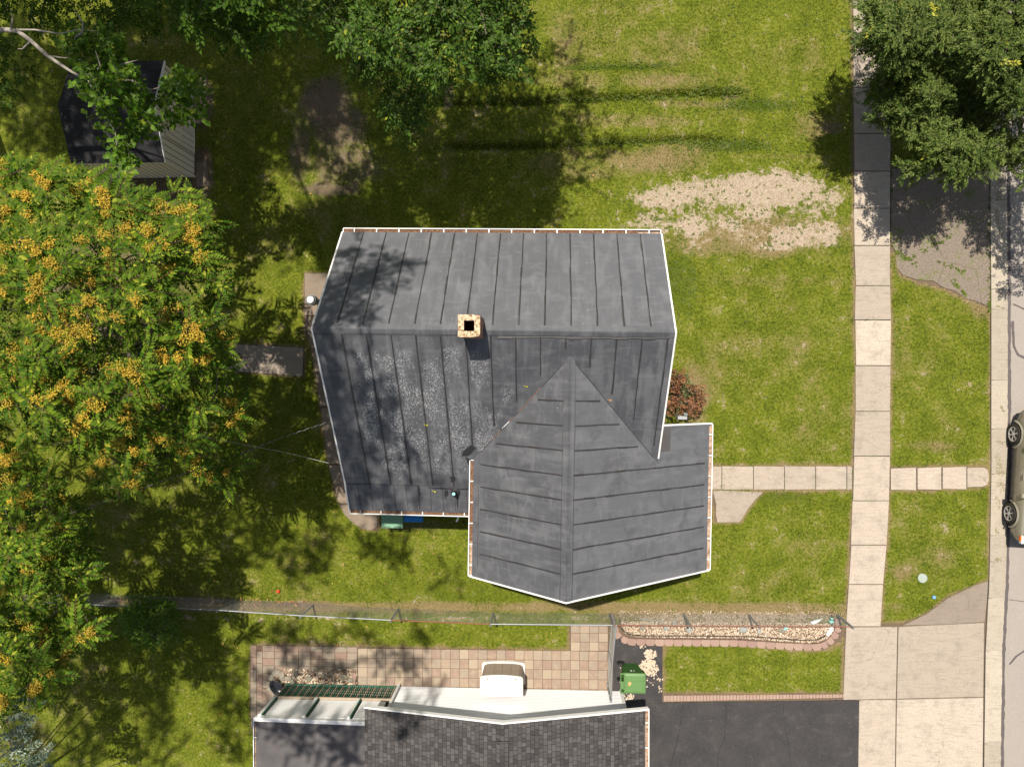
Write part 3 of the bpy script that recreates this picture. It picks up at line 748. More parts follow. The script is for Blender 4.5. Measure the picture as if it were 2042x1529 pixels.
o = mb.build('driveway_cracks', M['patch']); tag(o, 'dark cracks across the black driveway', kind='structure')
# worn pale patch on the narrow asphalt
mb = MB()
rr = random.Random(3)
def worn(cx, cy, rx, ry, n, z=0.0125):
    for k in range(n):
        a = rr.random() * 6.283; q = math.sqrt(rr.random())
        c = P(cx + rx * q * math.cos(a), cy + ry * q * math.sin(a))
        r = rr.uniform(0.010, 0.036)
        z += 0.00012
        ph = rr.random() * 6
        poly = [(c.x + r * (0.6 + 0.6 * rr.random()) * math.cos(t), c.y + r * (0.6 + 0.6 * rr.random()) * math.sin(t), z) for t in np.arange(ph, ph + 6.2, 0.8)]
        mb.face(poly)
worn(1297, 1303, 13, 9, 130); worn(1293, 1318, 14, 6, 90, .03); worn(1287, 1327, 13, 8, 120, .042); worn(1299, 1332, 14, 14, 160, .058); worn(1279, 1288, 8, 4, 12); worn(1316, 1353, 6, 5, 12); worn(1253, 1388, 12, 7, 45, .013); worn(1316, 1374, 4, 8, 8)
worn(1295, 1345, 20, 25, 25, .013); worn(1240, 1350, 5, 25, 25, .013)
o = mb.build('worn_slab_patch', M['tan']); tag(o, 'tan worn patch where the asphalt coating has peeled', kind='structure')
mb = MB()
def moss(x0, y0, x1, y1, wd, n):
    for k in range(n):
        t = rr.random(); q = P(x0 + (x1 - x0) * t + rr.gauss(0, wd), y0 + (y1 - y0) * t + rr.gauss(0, wd), -.108); r = rr.uniform(.006, .022)
        mb.face([(q.x + r * rr.uniform(.5, 1.5) * math.cos(a), q.y + r * rr.uniform(.5, 1.3) * math.sin(a), -.106 + .008 * rr.random()) for a in np.arange(0, 6.2, 1.0)])
moss(1994, 808, 2002, 820, 1.5, 30); moss(1990, 880, 2004, 884, 3, 30); moss(1986, 905, 1994, 935, 4, 70); moss(1985, 940, 2004, 942, 3, 70); moss(1992, 960, 2002, 975, 4, 50); moss(1984, 990, 1996, 1010, 4, 40); moss(1984, 1055, 1990, 1062, 2, 30); moss(1986, 1115, 1992, 1117, 2, 40); moss(1988, 420, 1996, 470, 2, 60); moss(1998, 340, 1992, 400, 3, 90); moss(1985, 610, 2004, 614, 1, 30); moss(1983, 660, 1984, 1000, 1, 120)
o = mb.build('gutter_moss', M['moss']); tag(o, 'dry moss and grit patches in the concrete street channel', 'moss', kind='stuff')
mb = MB(); mb.prism(pl([(1777, 337), (1973, 331), (1974, 613), (1952, 602), (1925, 595), (1905, 580), (1880, 573), (1862, 560), (1830, 558), (1800, 548), (1790, 535), (1786, 520), (1792, 508), (1782, 496), (1777, 480)]), -0.05, 0.006)
o = mb.build('old_apron', M['apron']); tag(o, 'old cracked grey asphalt apron shaded by the street tree', kind='structure')
# side walk round the house
mb = MB()
segs = [[(608, 545), (700, 545), (700, 629), (608, 629)], [(608, 631), (700, 631), (700, 694), (620, 694)], [(621, 696), (720, 696), (720, 808), (639, 811)], [(640, 813), (730, 810), (730, 925), (655, 924)],
        [(656, 927), (740, 927), (740, 1004), (676, 1003)], [(677, 1006), (740, 1006), (753, 1030), (753, 1050), (740, 1057), (722, 1053), (705, 1043), (688, 1026)]]
for i, s_ in enumerate(segs):
    mb.prism(pl(s_), -0.06, 0.03 + 0.003 * (i % 2), t=random.uniform(.3, .9), inset=0.006)
o = mb.build('house_walk', M['walk']); tag(o, 'brown concrete walk curving along the left wall of the house', kind='structure')
mb = MB(); mb.prism(pl([(450, 686), (604, 693), (606, 697), (604, 748), (600, 750), (452, 739)]), -0.06, 0.045, t=0.15, inset=0.01)
mb.face([tuple(P(x, y, 0.049)) for x, y in ((462, 707), (478, 703), (484, 713), (478, 725), (466, 722))], 1)
o = mb.build('slab_path', [M['conc'], M['soil']]); tag(o, 'loose concrete slab set in the grass left of the house', kind='structure')

# pavers
mb = MB()
py_ = [1297.5, 1316, 1335, 1354, 1373, 1392]
for r in range(5):
    x = 714
    while x < 1211:
        x2 = min(x + 18.4, 1213)
        if not (r == 4 and x > 796 and x < 0):
            t = (0.35 if (int((x - 714) / 18.4) + r) % 2 else 0.8) + random.uniform(-.25, .25)
            if x < 815 and random.random() < .7: t = random.choice((0.0, 0.72, 0.95))
            Y0_, Y1_ = 1292 + 18.8 * r + .012 * (x - 714), 1292 + 18.8 * (r + 1) + .012 * (x - 714)
            mb.prism(pl([(x + .35, Y0_ + .35), (x2 - .35, Y0_ + .35), (x2 - .35, Y1_ - .35), (x + .35, Y1_ - .35)]), -0.04, 0.02 + random.uniform(-.002, .002), t=min(1, max(0, t)), inset=0.003)
        x += 18.4
for r in range(3):
    for k in range(4):
        x = 1138 + k * 18.6; y0 = 1243.5 + r * 17.8
        t = (0.35 if (k + r) % 2 else 0.8) + random.uniform(-.25, .25)
        mb.prism(pl([(x + .35, y0 + .35), (x + 18.2, y0 + .35), (x + 18.2, y0 + 17.4), (x + .35, y0 + 17.4)]), -0.04, 0.02 + random.uniform(-.002, .002), t=min(1, max(0, t)), inset=0.003)
o = mb.build('patio', M['paver']); tag(o, 'checkered pink and tan square paver patio', kind='structure')
mb = MB()
rows = [1286, 1297.5, 1311.5, 1326, 1341, 1356, 1371]
for r in range(6):
    off = (r % 2) * 12
    x = 524 + 24 * 0 - off * 0
    while x < 712:
        x2 = min(x + 24, 713)
        if not (r >= 4 and 540 < x < 700) and not (r == 3 and 548 < x < 690 and False):
            t = random.random() if random.random() < .45 else random.uniform(.35, .8)
            yo = (x - 524) * 0.02
            mb.prism(pl([(x + .4, rows[r] + .4 + yo), (x2 - .4, rows[r] + .4 + yo), (x2 - .4, rows[r + 1] - .4 + yo), (x + .4, rows[r + 1] - .4 + yo)]), -0.04, 0.018 + random.uniform(-.003, .003), t=t, inset=0.003)
        x += 24
for k, x in enumerate((500, 512, 523.5)):
    y = 1286 + (0 if k == 0 else 12) + (k == 2) * 75
    while y < 1428:
        mb.prism(pl([(x + .4, y + .4), (x + 11.4, y + .4), (x + 11.4, y + 23), (x + .4, y + 23)]), -0.04, 0.018 + random.uniform(-.003, .003), t=random.choice((0.02, 0.1, 0.4, 0.6, 0.7)), inset=0.003)
        y += 23.6
for k in range(3):
    for j in range(4):
        mb.prism(pl([(535 + k * 12, 1372 + j * 14), (546 + k * 12, 1372 + j * 14), (546 + k * 12, 1385.3 + j * 14), (535 + k * 12, 1385.3 + j * 14)]), -0.04, 0.017, t=random.random(), inset=0.003)
o = mb.build('patio_walk', M['paver_old']); tag(o, 'weathered brown and grey brick-sized paver walk', kind='structure')
mb = MB(); mb.prism(pl([(501, 1288), (714, 1294), (1139, 1299), (1139, 1246), (1213, 1246), (1214, 1395), (500, 1430)]), -0.05, 0.006)
o = mb.build('patio_bed', M['soil']); tag(o, 'sandy joints under the patio pavers', kind='structure')
# brick soldier edge and scalloped edging
mb = MB()
x = 1323.0
while x < 1680:
    yo = 1386 - (x - 1323) * 0.008; y1_ = 1397.5 - (x - 1323) * 0.022
    mb.prism(pl([(x + .3, yo), (x + 6.3, yo), (x + 6.3, y1_), (x + .3, y1_)]), -0.04, 0.022 + random.uniform(-.002, .003), t=random.uniform(.55, .95), inset=0.003); x += 6.6
o = mb.build('brick_edge', M['edger']); tag(o, 'pink soldier-course brick strip along the driveway', kind='structure')
scp = [(1240, 1256), (1243, 1268), (1258, 1276)]
scp = [(1226, 1252), (1232, 1265), (1246, 1274.5)]
sx = 1260.0
while sx < 1632:
    yb = np.interp(sx, [1260, 1322, 1460, 1530, 1600, 1632], [1278, 1279.5, 1280.5, 1284.5, 1288.5, 1288])
    scp.append((sx, float(yb))); sx += 18.4
scp += [(1643, 1284), (1655, 1276), (1664, 1265), (1670, 1252), (1670, 1238)]
for i, (cx, cy) in enumerate(scp):
    a = Vector(scp[max(i - 1, 0)]); b = Vector(scp[min(i + 1, len(scp) - 1)])
    d = (b - a).normalized(); nrm = Vector((-d.y, d.x)); cc = Vector((cx, cy))
    if cx < 1250: hw = 6.6
    elif cx > 1640: hw = 6.4
    else: hw = 8.9
    poly = [cc - d * hw - nrm * 7 * 0.9, cc - d * (hw + 1.6) + nrm * 1, cc - d * (hw - 1.5) + nrm * 6.2, cc + nrm * 7.2, cc + d * (hw - 1.5) + nrm * 6.2, cc + d * (hw - 0.6) + nrm * 1, cc + d * hw - nrm * 7 * 0.9]
    e = MB(); e.prism(pl([tuple(q) for q in poly]), -0.03, 0.075 + random.uniform(-.006, .006), t=random.random(), inset=0.008)
    o = e.build('edging_block', M['edger'])
    tag(o, 'scalloped pink concrete edging block in the row around the gravel bed', 'edging block', 'scalloped edging blocks around the gravel bed')

# gravel bed by the fence
def pebbles(poly, n, r0, r1, seed, z=0.02, dens=None):
    rg = np.random.default_rng(seed)
    pp = np.array(poly, float)
    out = []
    while len(out) < n:
        q = rg.uniform(pp.min(0), pp.max(0), (n * 2, 2))
        q = q[inpoly(q, poly)]
        out += list(q)
    q = np.array(out[:n])
    cw = PN(q[:, 0], q[:, 1], np.zeros(n))
    base = np.array([[0, 0, 1.0], [1, 0, 0.1], [.3, .9, .15], [-.8, .5, .1], [-.7, -.6, .15], [.35, -.9, .1], [0, 0, -.8]])
    fs = np.array([[0, 1, 2], [0, 2, 3], [0, 3, 4], [0, 4, 5], [0, 5, 1], [6, 2, 1], [6, 3, 2], [6, 4, 3], [6, 5, 4], [6, 1, 5]])
    r = rg.uniform(r0, r1, n) * (0.7 + 0.6 * rg.random(n))
    a = rg.uniform(0, 6.28, n)
    sc = np.stack([r * rg.uniform(.8, 1.3, n), r * rg.uniform(.6, 1, n), r * rg.uniform(.4, .8, n)], 1)
    L = base[None] * sc[:, None] * (1 + 0.25 * rg.standard_normal((n, 7, 1)).clip(-1, 1))
    ca, sa = np.cos(a)[:, None], np.sin(a)[:, None]
    Vv = np.stack([L[..., 0] * ca - L[..., 1] * sa, L[..., 0] * sa + L[..., 1] * ca, L[..., 2]], -1) + cw[:, None]
    Vv[..., 2] += z + 0.4 * r[:, None] * rg.random((n, 1))
    return Vv.reshape(-1, 3), (fs[None] + 7 * np.arange(n)[:, None, None]).reshape(-1, 3)
bed = [(1238, 1238), (1662, 1242), (1662, 1258), (1650, 1272), (1630, 1280), (1600, 1281), (1540, 1276), (1480, 1272), (1270, 1269), (1248, 1262), (1240, 1250)]
V1, F1 = pebbles(bed, 15000, .012, .03, 5)
V2, F2 = pebbles([(1232, 1216), (1668, 1219), (1664, 1244), (1238, 1240)], 2400, .01, .022, 6, z=0.008)
o = np_mesh('gravel', np.vstack([V1, V2]), np.vstack([F1, F2 + len(V1)]), M['gravel'])
tag(o, 'pale tan gravel filling the bed under the fence', 'gravel', kind='stuff')
# black plastic edging line round the gravel
mb = MB()
line = [(1236, 1232), (1236, 1244), (1242, 1256), (1254, 1264), (1275, 1267), (1400, 1267.5), (1500, 1269), (1560, 1273), (1600, 1276), (1630, 1275), (1648, 1266), (1658, 1252), (1661, 1240), (1658, 1226)]
mb.tube([tuple(P(x, y, 0.075)) for x, y in line], 0.017, 6)
o = mb.build('lawn_edging_strip', M['black']); tag(o, 'thin black plastic edging strip curving round the gravel bed', 'edging strip')
mb = MB(); mb.tube([tuple(P(x, y, z)) for x, y, z in ((1275, 1232, .03), (1290, 1236, .05), (1310, 1237, .04), (1326, 1239, .03))], 0.018, 6)
o = mb.build('garden_hose', M['greyrock']); tag(o, 'short grey hose piece lying on the gravel by the gate', 'hose')
for (cx, cy, r, lab) in ((1374, 1253, .13, 'large grey rock at the foot of the leftmost slanting fence post'), (1328, 1252, .085, 'dark grey rock on the gravel left of the largest rock'), (1281, 1250, .10, 'pale grey rock on the gravel nearest the gate'),
                          (1482, 1255, .13, 'wide grey rock on the gravel left of the second slanting post'), (1514, 1259, .075, 'small round grey rock right below the second slanting post'),
                          (1559, 1256, .12, 'pale rounded rock on the gravel near a scrap of green plastic'), (1345, 1243, .09, 'grey rock half under the rusty fence rail')):
    mb = MB(); mb.rock(tuple(P(cx, cy, .05)), r, sq=.55, rnd=rr)
    o = mb.build('rock', M['greyrock'] if 'pale' not in lab else M['stone'], smooth=False, loc=P(cx, cy, 0)); tag(o, lab, 'rock', 'rocks on the gravel bed')
for pts, m_, lab in (([(1616, 1241), (1630, 1236), (1637, 1235), (1641, 1232), (1633, 1240), (1622, 1245)], 'sheet', 'long white plastic scrap on the gravel behind the rusty rail'), ([(1655, 1250), (1662, 1248), (1661, 1257), (1652, 1268), (1648, 1266), (1653, 1257)], 'sheet', 'white sheet piece tucked inside the curved right end of the gravel bed'), ([(1653, 1239), (1660, 1237), (1664, 1240), (1657, 1243)], 'teal', 'teal plastic scrap near the last fence post'), ([(1656, 1231), (1661, 1232), (1662, 1236), (1657, 1235)], 'teal', 'smallest pale teal scrap, uppermost at the right end of the gravel bed'), ([(1564, 1252), (1569, 1250), (1571, 1253), (1565, 1256)], 'teal', 'small green plastic scrap beside the pale rounded rock')):
    mb = MB()
    c = Vector((sum(p_[0] for p_ in pts) / len(pts), sum(p_[1] for p_ in pts) / len(pts)))
    top = [P(x, y, 0.09 + 0.02 * rr.random()) for x, y in pts]; cc = P(c.x, c.y, 0.13)
    for i in range(len(top)):
        mb.face([top[i], top[(i + 1) % len(top)], cc])
        a_, b_ = top[i].copy(), top[(i + 1) % len(top)].copy(); a2, b2 = a_.copy(), b_.copy(); a2.z = b2.z = 0.02
        mb.face([a2, b2, b_, a_])
    o = mb.build('plastic_scrap', M[m_], loc=(cc.x, cc.y, 0)); tag(o, lab, 'plastic scrap', 'plastic scraps on the gravel bed')

# ================================================================== MAIN HOUSE (own axes, turned slightly clockwise)
HA = rad(-0.9)
def HR(x, y, z=0.0): return Vector((x * math.cos(HA) - y * math.sin(HA), x * math.sin(HA) + y * math.cos(HA), z))
XL, XR = -5.93, 3.11
ZR, ZN, ZB, ZS = 6.40, 3.85, 3.25, 2.78
YR, YN, YB, YS = 1.11, 4.05, -3.28, -4.15
ZW, ZWL, ZWR = 5.97, 3.88, 2.50
XW, XWL, XWR, YG, YWN = 0.56, -2.07, 4.86, -5.73, -1.36
house = empty('house', HR(0, 0, 0), 'house with a dark grey coated cross-gabled roof and one chimney', 'house')
def zmain(x, y):
    if y >= YR: return ZR - (ZR - ZN) * (y - YR) / (YN - YR)
    if y >= YB: return ZR - (ZR - ZB) * (YR - y) / (YR - YB)
    return ZB - (ZB - ZS) * (YB - y) / (YB - YS)
def zwing(x, y):
    return ZW - (ZW - ZWL) * (XW - x) / (XW - XWL) if x < XW else ZW - (ZW - ZWR) * (x - XW) / (XWR - XW)
TH = 0.13
def hp(x, y, z): return tuple(HR(x, y, z))
mb = MB()
mb.slab([hp(XL, YN, ZN), hp(XR, YN, ZN), hp(XR, YR, ZR), hp(XL, YR, ZR)], TH, 0, 1)
mb.slab([hp(XL, YR, ZR), hp(XR, YR, ZR), hp(XR, YB, ZB), hp(XL, YB, ZB)], TH, 0, 1)
mb.slab([hp(XL, YB, ZB), hp(XWL + .3, YB, ZB), hp(XWL + .3, YS, ZS), hp(XL, YS, ZS)], TH, 0, 1)
def seam(mb, a, b, wd=0.036, m=2, up=0.012, wob=0.007):
    """raised sealed seam following the slope, a-b top points"""
    a, b = Vector(a), Vector(b)
    n = max(2, int((b - a).length / 0.35))
    sd = (b - a).cross(Vector((0, 0, 1))).normalized()
    pts = [a.lerp(b, k / n) + sd * random.uniform(-wob, wob) for k in range(n + 1)]
    for p0, p1 in zip(pts[:-1], pts[1:]):
        if m == 2 and wd > .03 and random.random() < .4: mb.beam(p0 + sd * (wd * .5 + .012) + Vector((0, 0, .007)), p1 + sd * (wd * .5 + .012) + Vector((0, 0, .007)), .012, .012, 5)  # broken paler strip beside the seam, a painted edge highlight
        w0 = wd * random.uniform(.7, 1.25)
        mb.beam(p0 + Vector((0, 0, up)), p1 + Vector((0, 0, up)), w0, 0.02, m)
k = 0
x = XL + 0.60
while x < XR - 0.3:
    seam(mb, hp(x, YN - .02, zmain(x, YN - .02)), hp(x, YR + .16, zmain(x, YR + .16))); x += 0.6555
x = XL + 0.72
while x < XR - 0.15:
    y1 = YB - 0.02
    # stop where the wing roof covers the slope
    if x > XWL - .1:
        yy_ = YR - .1
        while yy_ > YB and not (zwing(x, yy_) > zmain(x, yy_) - 0.02): yy_ -= 0.02
        y1 = max(YB, yy_ + 0.30)
    if y1 < YR - 0.3: seam(mb, hp(x, YR - .1, zmain(x, YR - .1)), hp(x, y1, zmain(x, y1)))
    x += 0.628
seam(mb, hp(XL + .02, YB, ZB + .004), hp(XWL, YB, ZB + .004), 0.02)
x = XL + .35
while x < XWL - .1:
    seam(mb, hp(x, YB, ZB), hp(x, YS + .05, zmain(x, YS + .05)), 0.015, 2, 0.006); x += .36
# ridge cap, wavy lap just below the ridge
mb.beam(hp(XL, YR + .07, zmain(0, YR + .07) + .02), hp(XR, YR + .07, zmain(0, YR + .07) + .02), 0.17, 0.03, 0, up=(0, .65, .76))
mb.beam(hp(XL, YR - .06, zmain(0, YR - .06) + .022), hp(XR, YR - .06, zmain(0, YR - .06) + .022), 0.13, 0.03, 0, up=(0, -.6, .8))
seam(mb, hp(XL + .02, YR - .13, zmain(0, YR - .13)), hp(-1.9, YR - .13, zmain(0, YR - .13)), 0.010, 5, 0.014)
seam(mb, hp(-1.25, YR - .15, zmain(0, YR - .15)), hp(XR - .1, YR - .12, zmain(0, YR - .12)), 0.04, 2, 0.014)
# fresh tar patches near the wing junction and the low seam
def onmain(pts, up, m):
    mb.face([hp(x, y, zmain(x, y) + up) for x, y in pts], m)
onmain([(-2.35, -2.15), (-2.1, -1.95), (-1.98, -2.05), (-2.2, -2.3), (-2.4, -2.3)], 0.012, 4)
onmain([(-2.3, -2.32), (-2.14, -2.42), (-2.12, -2.62), (-2.22, -2.62), (-2.26, -2.45)], 0.012, 4)
rq = random.Random(4)
for (cx_, cy_, rx_, ry_) in ((-3.0, -3.36, .45, .03), (-2.35, -3.36, .25, .03), (-2.63, -3.72, .03, .32), (-2.72, -3.05, .09, .11), (-3.75, -3.45, .03, .2), (-2.93, -3.5, .05, .12), (-2.98, -3.55, .03, .16)):
    onmain([(cx_ + rx_ * rq.uniform(.6, 1.15) * math.cos(a), cy_ + ry_ * rq.uniform(.6, 1.15) * math.sin(a)) for a in np.arange(0, 6.2, .25)], 0.004 + rq.random() * .002, 4)
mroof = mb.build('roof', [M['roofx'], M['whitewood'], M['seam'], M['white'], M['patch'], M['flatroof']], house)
# wing roof
mb = MB()
NW = YR - 0.25
mb.slab([hp(XWL, YG, ZWL), hp(XW, YG, ZW), hp(XW, NW, ZW), hp(XWL, NW - 2.3, ZWL)], TH, 0, 1)
mb.slab([hp(XW, YG, ZW), hp(XWR, YG, ZWR), hp(XWR, YWN, ZWR), hp(XR - .0, YWN, zwing(XR, 0)), hp(XR - .3, YWN + .0, zwing(XR - .3, 0)), hp(XW, NW, ZW)], TH, 0, 1)
yy_ = YG + 0.68
while yy_ < YR - .2:
    # left run
    xe = XWL + .22
    xx = XW - .05
    while xx > XWL + .2 and zwing(xx, yy_) > zmain(xx, yy_) + .0: xx -= .02
    xe = max(xe, xx + (0.22 if xx > XWL + .25 else 0))
    if xe < XW - .4: seam(mb, hp(XW - .13, yy_, zwing(XW - .13, 0)), hp(xe, yy_, zwing(xe, 0)), 0.036)
    xx = XW + .05
    lim = XWR - .14 if yy_ < -2.2 else XWR - .14
    while xx < lim and (zwing(xx, yy_) > zmain(xx, yy_) or yy_ < -2.05 or xx > XR): xx += .02
    xe = min(lim, xx) - (0.2 if xx < lim - .05 else 0)
    if xe > XW + .4: seam(mb, hp(XW + .15, yy_, zwing(XW + .15, 0)), hp(xe, yy_, zwing(xe, 0)), 0.036)
    yy_ += 0.632
for sgn, up in ((1, (.6, 0, .8)), (-1, (-.6, 0, .8))):
    xx = XW + sgn * .075
    mb.beam(hp(xx, YG, zwing(xx, 0) + .022), hp(xx, 0.72, zwing(xx, 0) + .022), 0.15, 0.03, 0, up=up)
for sgn in (-1, 1):
    seam(mb, hp(XW + sgn * .155, YG, zwing(XW + sgn * .155, 0)), hp(XW + sgn * .155, .35, zwing(XW + sgn * .155, 0)), 0.02, 2, 0.008)
seam(mb, hp(XWL + .17, YG + .3, zwing(XWL + .17, 0)), hp(XWL + .17, -2.3, zwing(XWL + .17, 0)), 0.015, 2, 0.008)
seam(mb, hp(XWL + .22, -2.05, zwing(XWL + .22, 0)), hp(XWL + 1.05, -1.25, zwing(XWL + 1.05, 0) + .01), 0.014, 3, 0.01)
mb.face([hp(XR + .08, YWN - .05, zwing(XR + .08, 0) + .006), hp(XR + .08, YWN - .72, zwing(XR + .08, 0) + .006), hp(XR + .42, YWN - .72, zwing(XR + .42, 0) + .006), hp(XR + .42, YWN - .05, zwing(XR + .42, 0) + .006)], 5)
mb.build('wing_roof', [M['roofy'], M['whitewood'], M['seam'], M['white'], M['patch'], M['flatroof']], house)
# valley lines
mb = MB()
def valley(side):
    pts = []
    if side > 0: xr = np.arange(XW + .02, XR - .02, .12)
    else: xr = np.arange(XW - .02, XWL + .1, -.12)
    for xx in xr:
        lo, hi = YR, YB
        y = YR
        while y > YB and zmain(xx, y) > zwing(xx, y): y -= 0.01
        pts.append(hp(xx, y, zmain(xx, y) + .012))
    return pts
vl, vr_ = valley(-1), valley(1)
for pts, m_ in ((vl, 1), (vr_, 0)):
    for a, b in zip(pts[:-1], pts[1:]): mb.beam(a, b, 0.16 if m_ == 1 else 0.05, 0.02, 0)
    for a, b in zip(pts[:-1], pts[1:]): mb.beam(Vector(a) + Vector((0, 0, .004)), Vector(b) + Vector((0, 0, .004)), 0.022, 0.01, 2)
for a, b in zip(vl[6:-3], vl[7:-2]):
    if random.random() < .75: mb.beam(Vector(a) + Vector((0, 0, .006)), Vector(b) + Vector((0, 0, .006)), 0.02, 0.01, 1)
mb.build('valley_flashing', [M['roofx'], M['debris'], M['seam']], house)
# walls
mb = MB()
wx0, wx1, wy0, wy1 = XL + .28, XR - .28, YS + .5, YN - .3
def wall_quad(a, b, za, zb, m=0):
    mb.face([hp(*a, 0), hp(*b, 0), hp(*b, zb), hp(*a, za)], m)
zn_, zs_ = zmain(0, wy1) - TH, zmain(0, wy0) - TH
wall_quad((wx1, wy1), (wx0, wy1), zn_, zn_); wall_quad((wx0, wy0), (wx1, wy0), zs_, zs_)
for xx in (wx0, wx1):
    mb.face([hp(xx, wy0, 0), hp(xx, wy1, 0), hp(xx, wy1, zn_), hp(xx, YR, ZR - TH - .02), hp(xx, YB, ZB - TH - .02), hp(xx, wy0, zs_)])
ax0, ax1, ay0, ay1 = XWL + .3, XWR - .3, YG + .35, YWN - .25
wall_quad((ax0, ay0), (ax0, -1), 3.4, 3.4); wall_quad((ax1, ay0), (ax1, ay1), 2.5, 2.5); wall_quad((ax1, ay1), (wx1, ay1), 2.5, 3.6)
for yv in (ay0,):
    mb.face([hp(ax0, yv, 0), hp(ax1, yv, 0), hp(ax1, yv, zwing(ax1, 0) - TH), hp(XW, yv, ZW - TH - .02), hp(ax0, yv, zwing(ax0, 0) - TH)])
mb.build('wall', M['creamwall'], house)
def opening(x, y, z, wd, ht, nx_, ny_, nm='window'):
    f = MB(); along = (0, 1) if nx_ else (1, 0)
    def bar(u, v, su, sv, dp, m=0):
        c_ = HR(x + along[0] * u + nx_ * dp / 2, y + along[1] * u + ny_ * dp / 2)
        f_ = MB() if m else f
        f_.box((c_.x, c_.y, z + v), (su if along[0] else dp, su if along[1] else dp, sv), 0, rz=HA); return f_
    for u, v, su, sv in ((-wd / 2, 0, .08, ht + .16), (wd / 2, 0, .08, ht + .16), (0, ht / 2, wd, .08), (0, -ht / 2, wd, .08)) + (((0, 0, wd, .05),) if nm == 'window' else ()): bar(u, v, su, sv, .05)
    o_ = f.build(nm, M['whitewood'], house)
    p_ = bar(0, 0, wd - .04, ht - .04, .02, 1); p_.build('pane' if nm == 'window' else 'door_leaf', M['glass'] if nm == 'window' else M['wornwood'], o_)
for x_, z_ in ((0.2, 1.6), (2.6, 1.6), (0.6, 3.9)): opening(x_, ay0, z_, .9, 1.25, 0, -1)
for y_, nm_, z_, h_ in ((-2.4, 'window', 1.5, 1.2), (-3.9, 'door', 1.05, 2.05)): opening(ax1, y_, z_, .95, h_, 1, 0, nm_)
for y_ in (2.6, -0.4, -2.6): opening(wx0, y_, 1.6, .9, 1.2, -1, 0)
opening(wx0, 1.2, 4.4, .8, 1.1, -1, 0); opening(wx1, 2.2, 1.6, .9, 1.2, 1, 0); opening(wx1, 1.1, 4.4, .8, 1.1, 1, 0)
for x_ in (-4.2, -1.4, 1.4): opening(x_, wy1, 1.6, .9, 1.2, 0, 1)
# white rake boards
def rake(pts, name='rake_trim', wd=0.042):
    mb = MB()
    for a, b in zip(pts[:-1], pts[1:]): mb.beam(Vector(a) + Vector((0, 0, .02)), Vector(b) + Vector((0, 0, .02)), wd, 0.19)
    mb.build(name, M['white'], house)
e_ = .02
rake([hp(XL - e_, YN, ZN), hp(XL - e_, YR, ZR), hp(XL - e_, YB, ZB), hp(XL - e_, YS - .05, ZS - .02)])
ye = YWN - .9
rake([hp(XR + e_, YN, ZN), hp(XR + e_, YR, ZR), hp(XR + e_, ye, zmain(0, ye))])
rake([hp(XWL - .08, YG - e_, ZWL - .05), hp(XW, YG - e_, ZW), hp(XWR + .1, YG - e_, ZWR - .06)])
rake([hp(XR, YWN + e_, zwing(XR, 0)), hp(XWR + .1, YWN + e_, ZWR - .06)])
# gutters
def gutter(a, b, out, n, parent=house, full=1.0, wd=0.10, dark=True):
    a, b, out = Vector(a), Vector(b), Vector(out)
    d = (b - a).normalized()
    mb = MB()
    dn = Vector((0, 0, -1))
    z1 = 0.085
    q = lambda s_, t_: None
    for p0, p1 in ((a, b),):
        i0, i1 = p0 + dn * .02, p1 + dn * .02
        mb.add([i0 + dn * z1, i1 + dn * z1, i1 + dn * z1 + out * wd, i0 + dn * z1 + out * wd], [(0, 1, 2, 3)], 1)
        mb.add([i0, i1, i1 + dn * z1, i0 + dn * z1], [(0, 1, 2, 3)], 1)
    mb.beam(a + out * (wd + .008) + dn * .012, b + out * (wd + .008) + dn * .012, 0.022, 0.095, 0)
    mb.beam(a - d * .0 + out * 0 + dn * .012, a + out * wd + dn * .012, 0.025, 0.095, 0)
    mb.beam(b + dn * .012, b + out * wd + dn * .012, 0.025, 0.095, 0)
    gt = mb.build('gutter', [M['white'], M['gutter_in']], parent)
    L = (b - a).length
    for k in range(n):
        s_ = (k + 0.5) / n * L
        m2 = MB(); c0 = a + d * s_ + dn * .008
        m2.beam(c0 - out * .02, c0 + out * wd, 0.028, 0.008)
        m2.build('gutter_strap', M['white'], gt)
    if dark:
        m3 = MB()
        rg = random.Random(n)
        nn = int(L * full / 0.05)
        i = 0
        base = a + dn * .075
        prev = None
        for i in range(nn + 1):
            s_ = L * full * i / nn
            zt = rg.uniform(0.0, .03)
            r0 = base + d * s_ + Vector((0, 0, zt)) + out * .004; r1 = base + d * s_ + out * (wd - .012) + Vector((0, 0, rg.uniform(0, .03)))
            mid = (r0 + r1) / 2 + Vector((0, 0, rg.uniform(0.0, .02)))
            if prev: m3.add([prev[0], r0, mid, prev[1]], [(0, 1, 2, 3)]); m3.add([prev[1], mid, r1, prev[2]], [(0, 1, 2, 3)])
            prev = (r0, mid, r1)
        m3.build('leaf_debris', M['debris'], gt)
uy = HR(0, 1, 0); ux = HR(1, 0, 0)
gutter(hp(XL, YN, ZN), hp(XR, YN, ZN), uy, 14, full=.93)
gutter(hp(XL, YS, ZS), hp(XWL - .05, YS, ZS), -uy, 6)
gutter(hp(XWL, -2.12, ZWL), hp(XWL, YG, ZWL), -ux, 6, full=.72)
gutter(hp(XWR, YWN, ZWR), hp(XWR, YG, ZWR), ux, 7, dark=False)
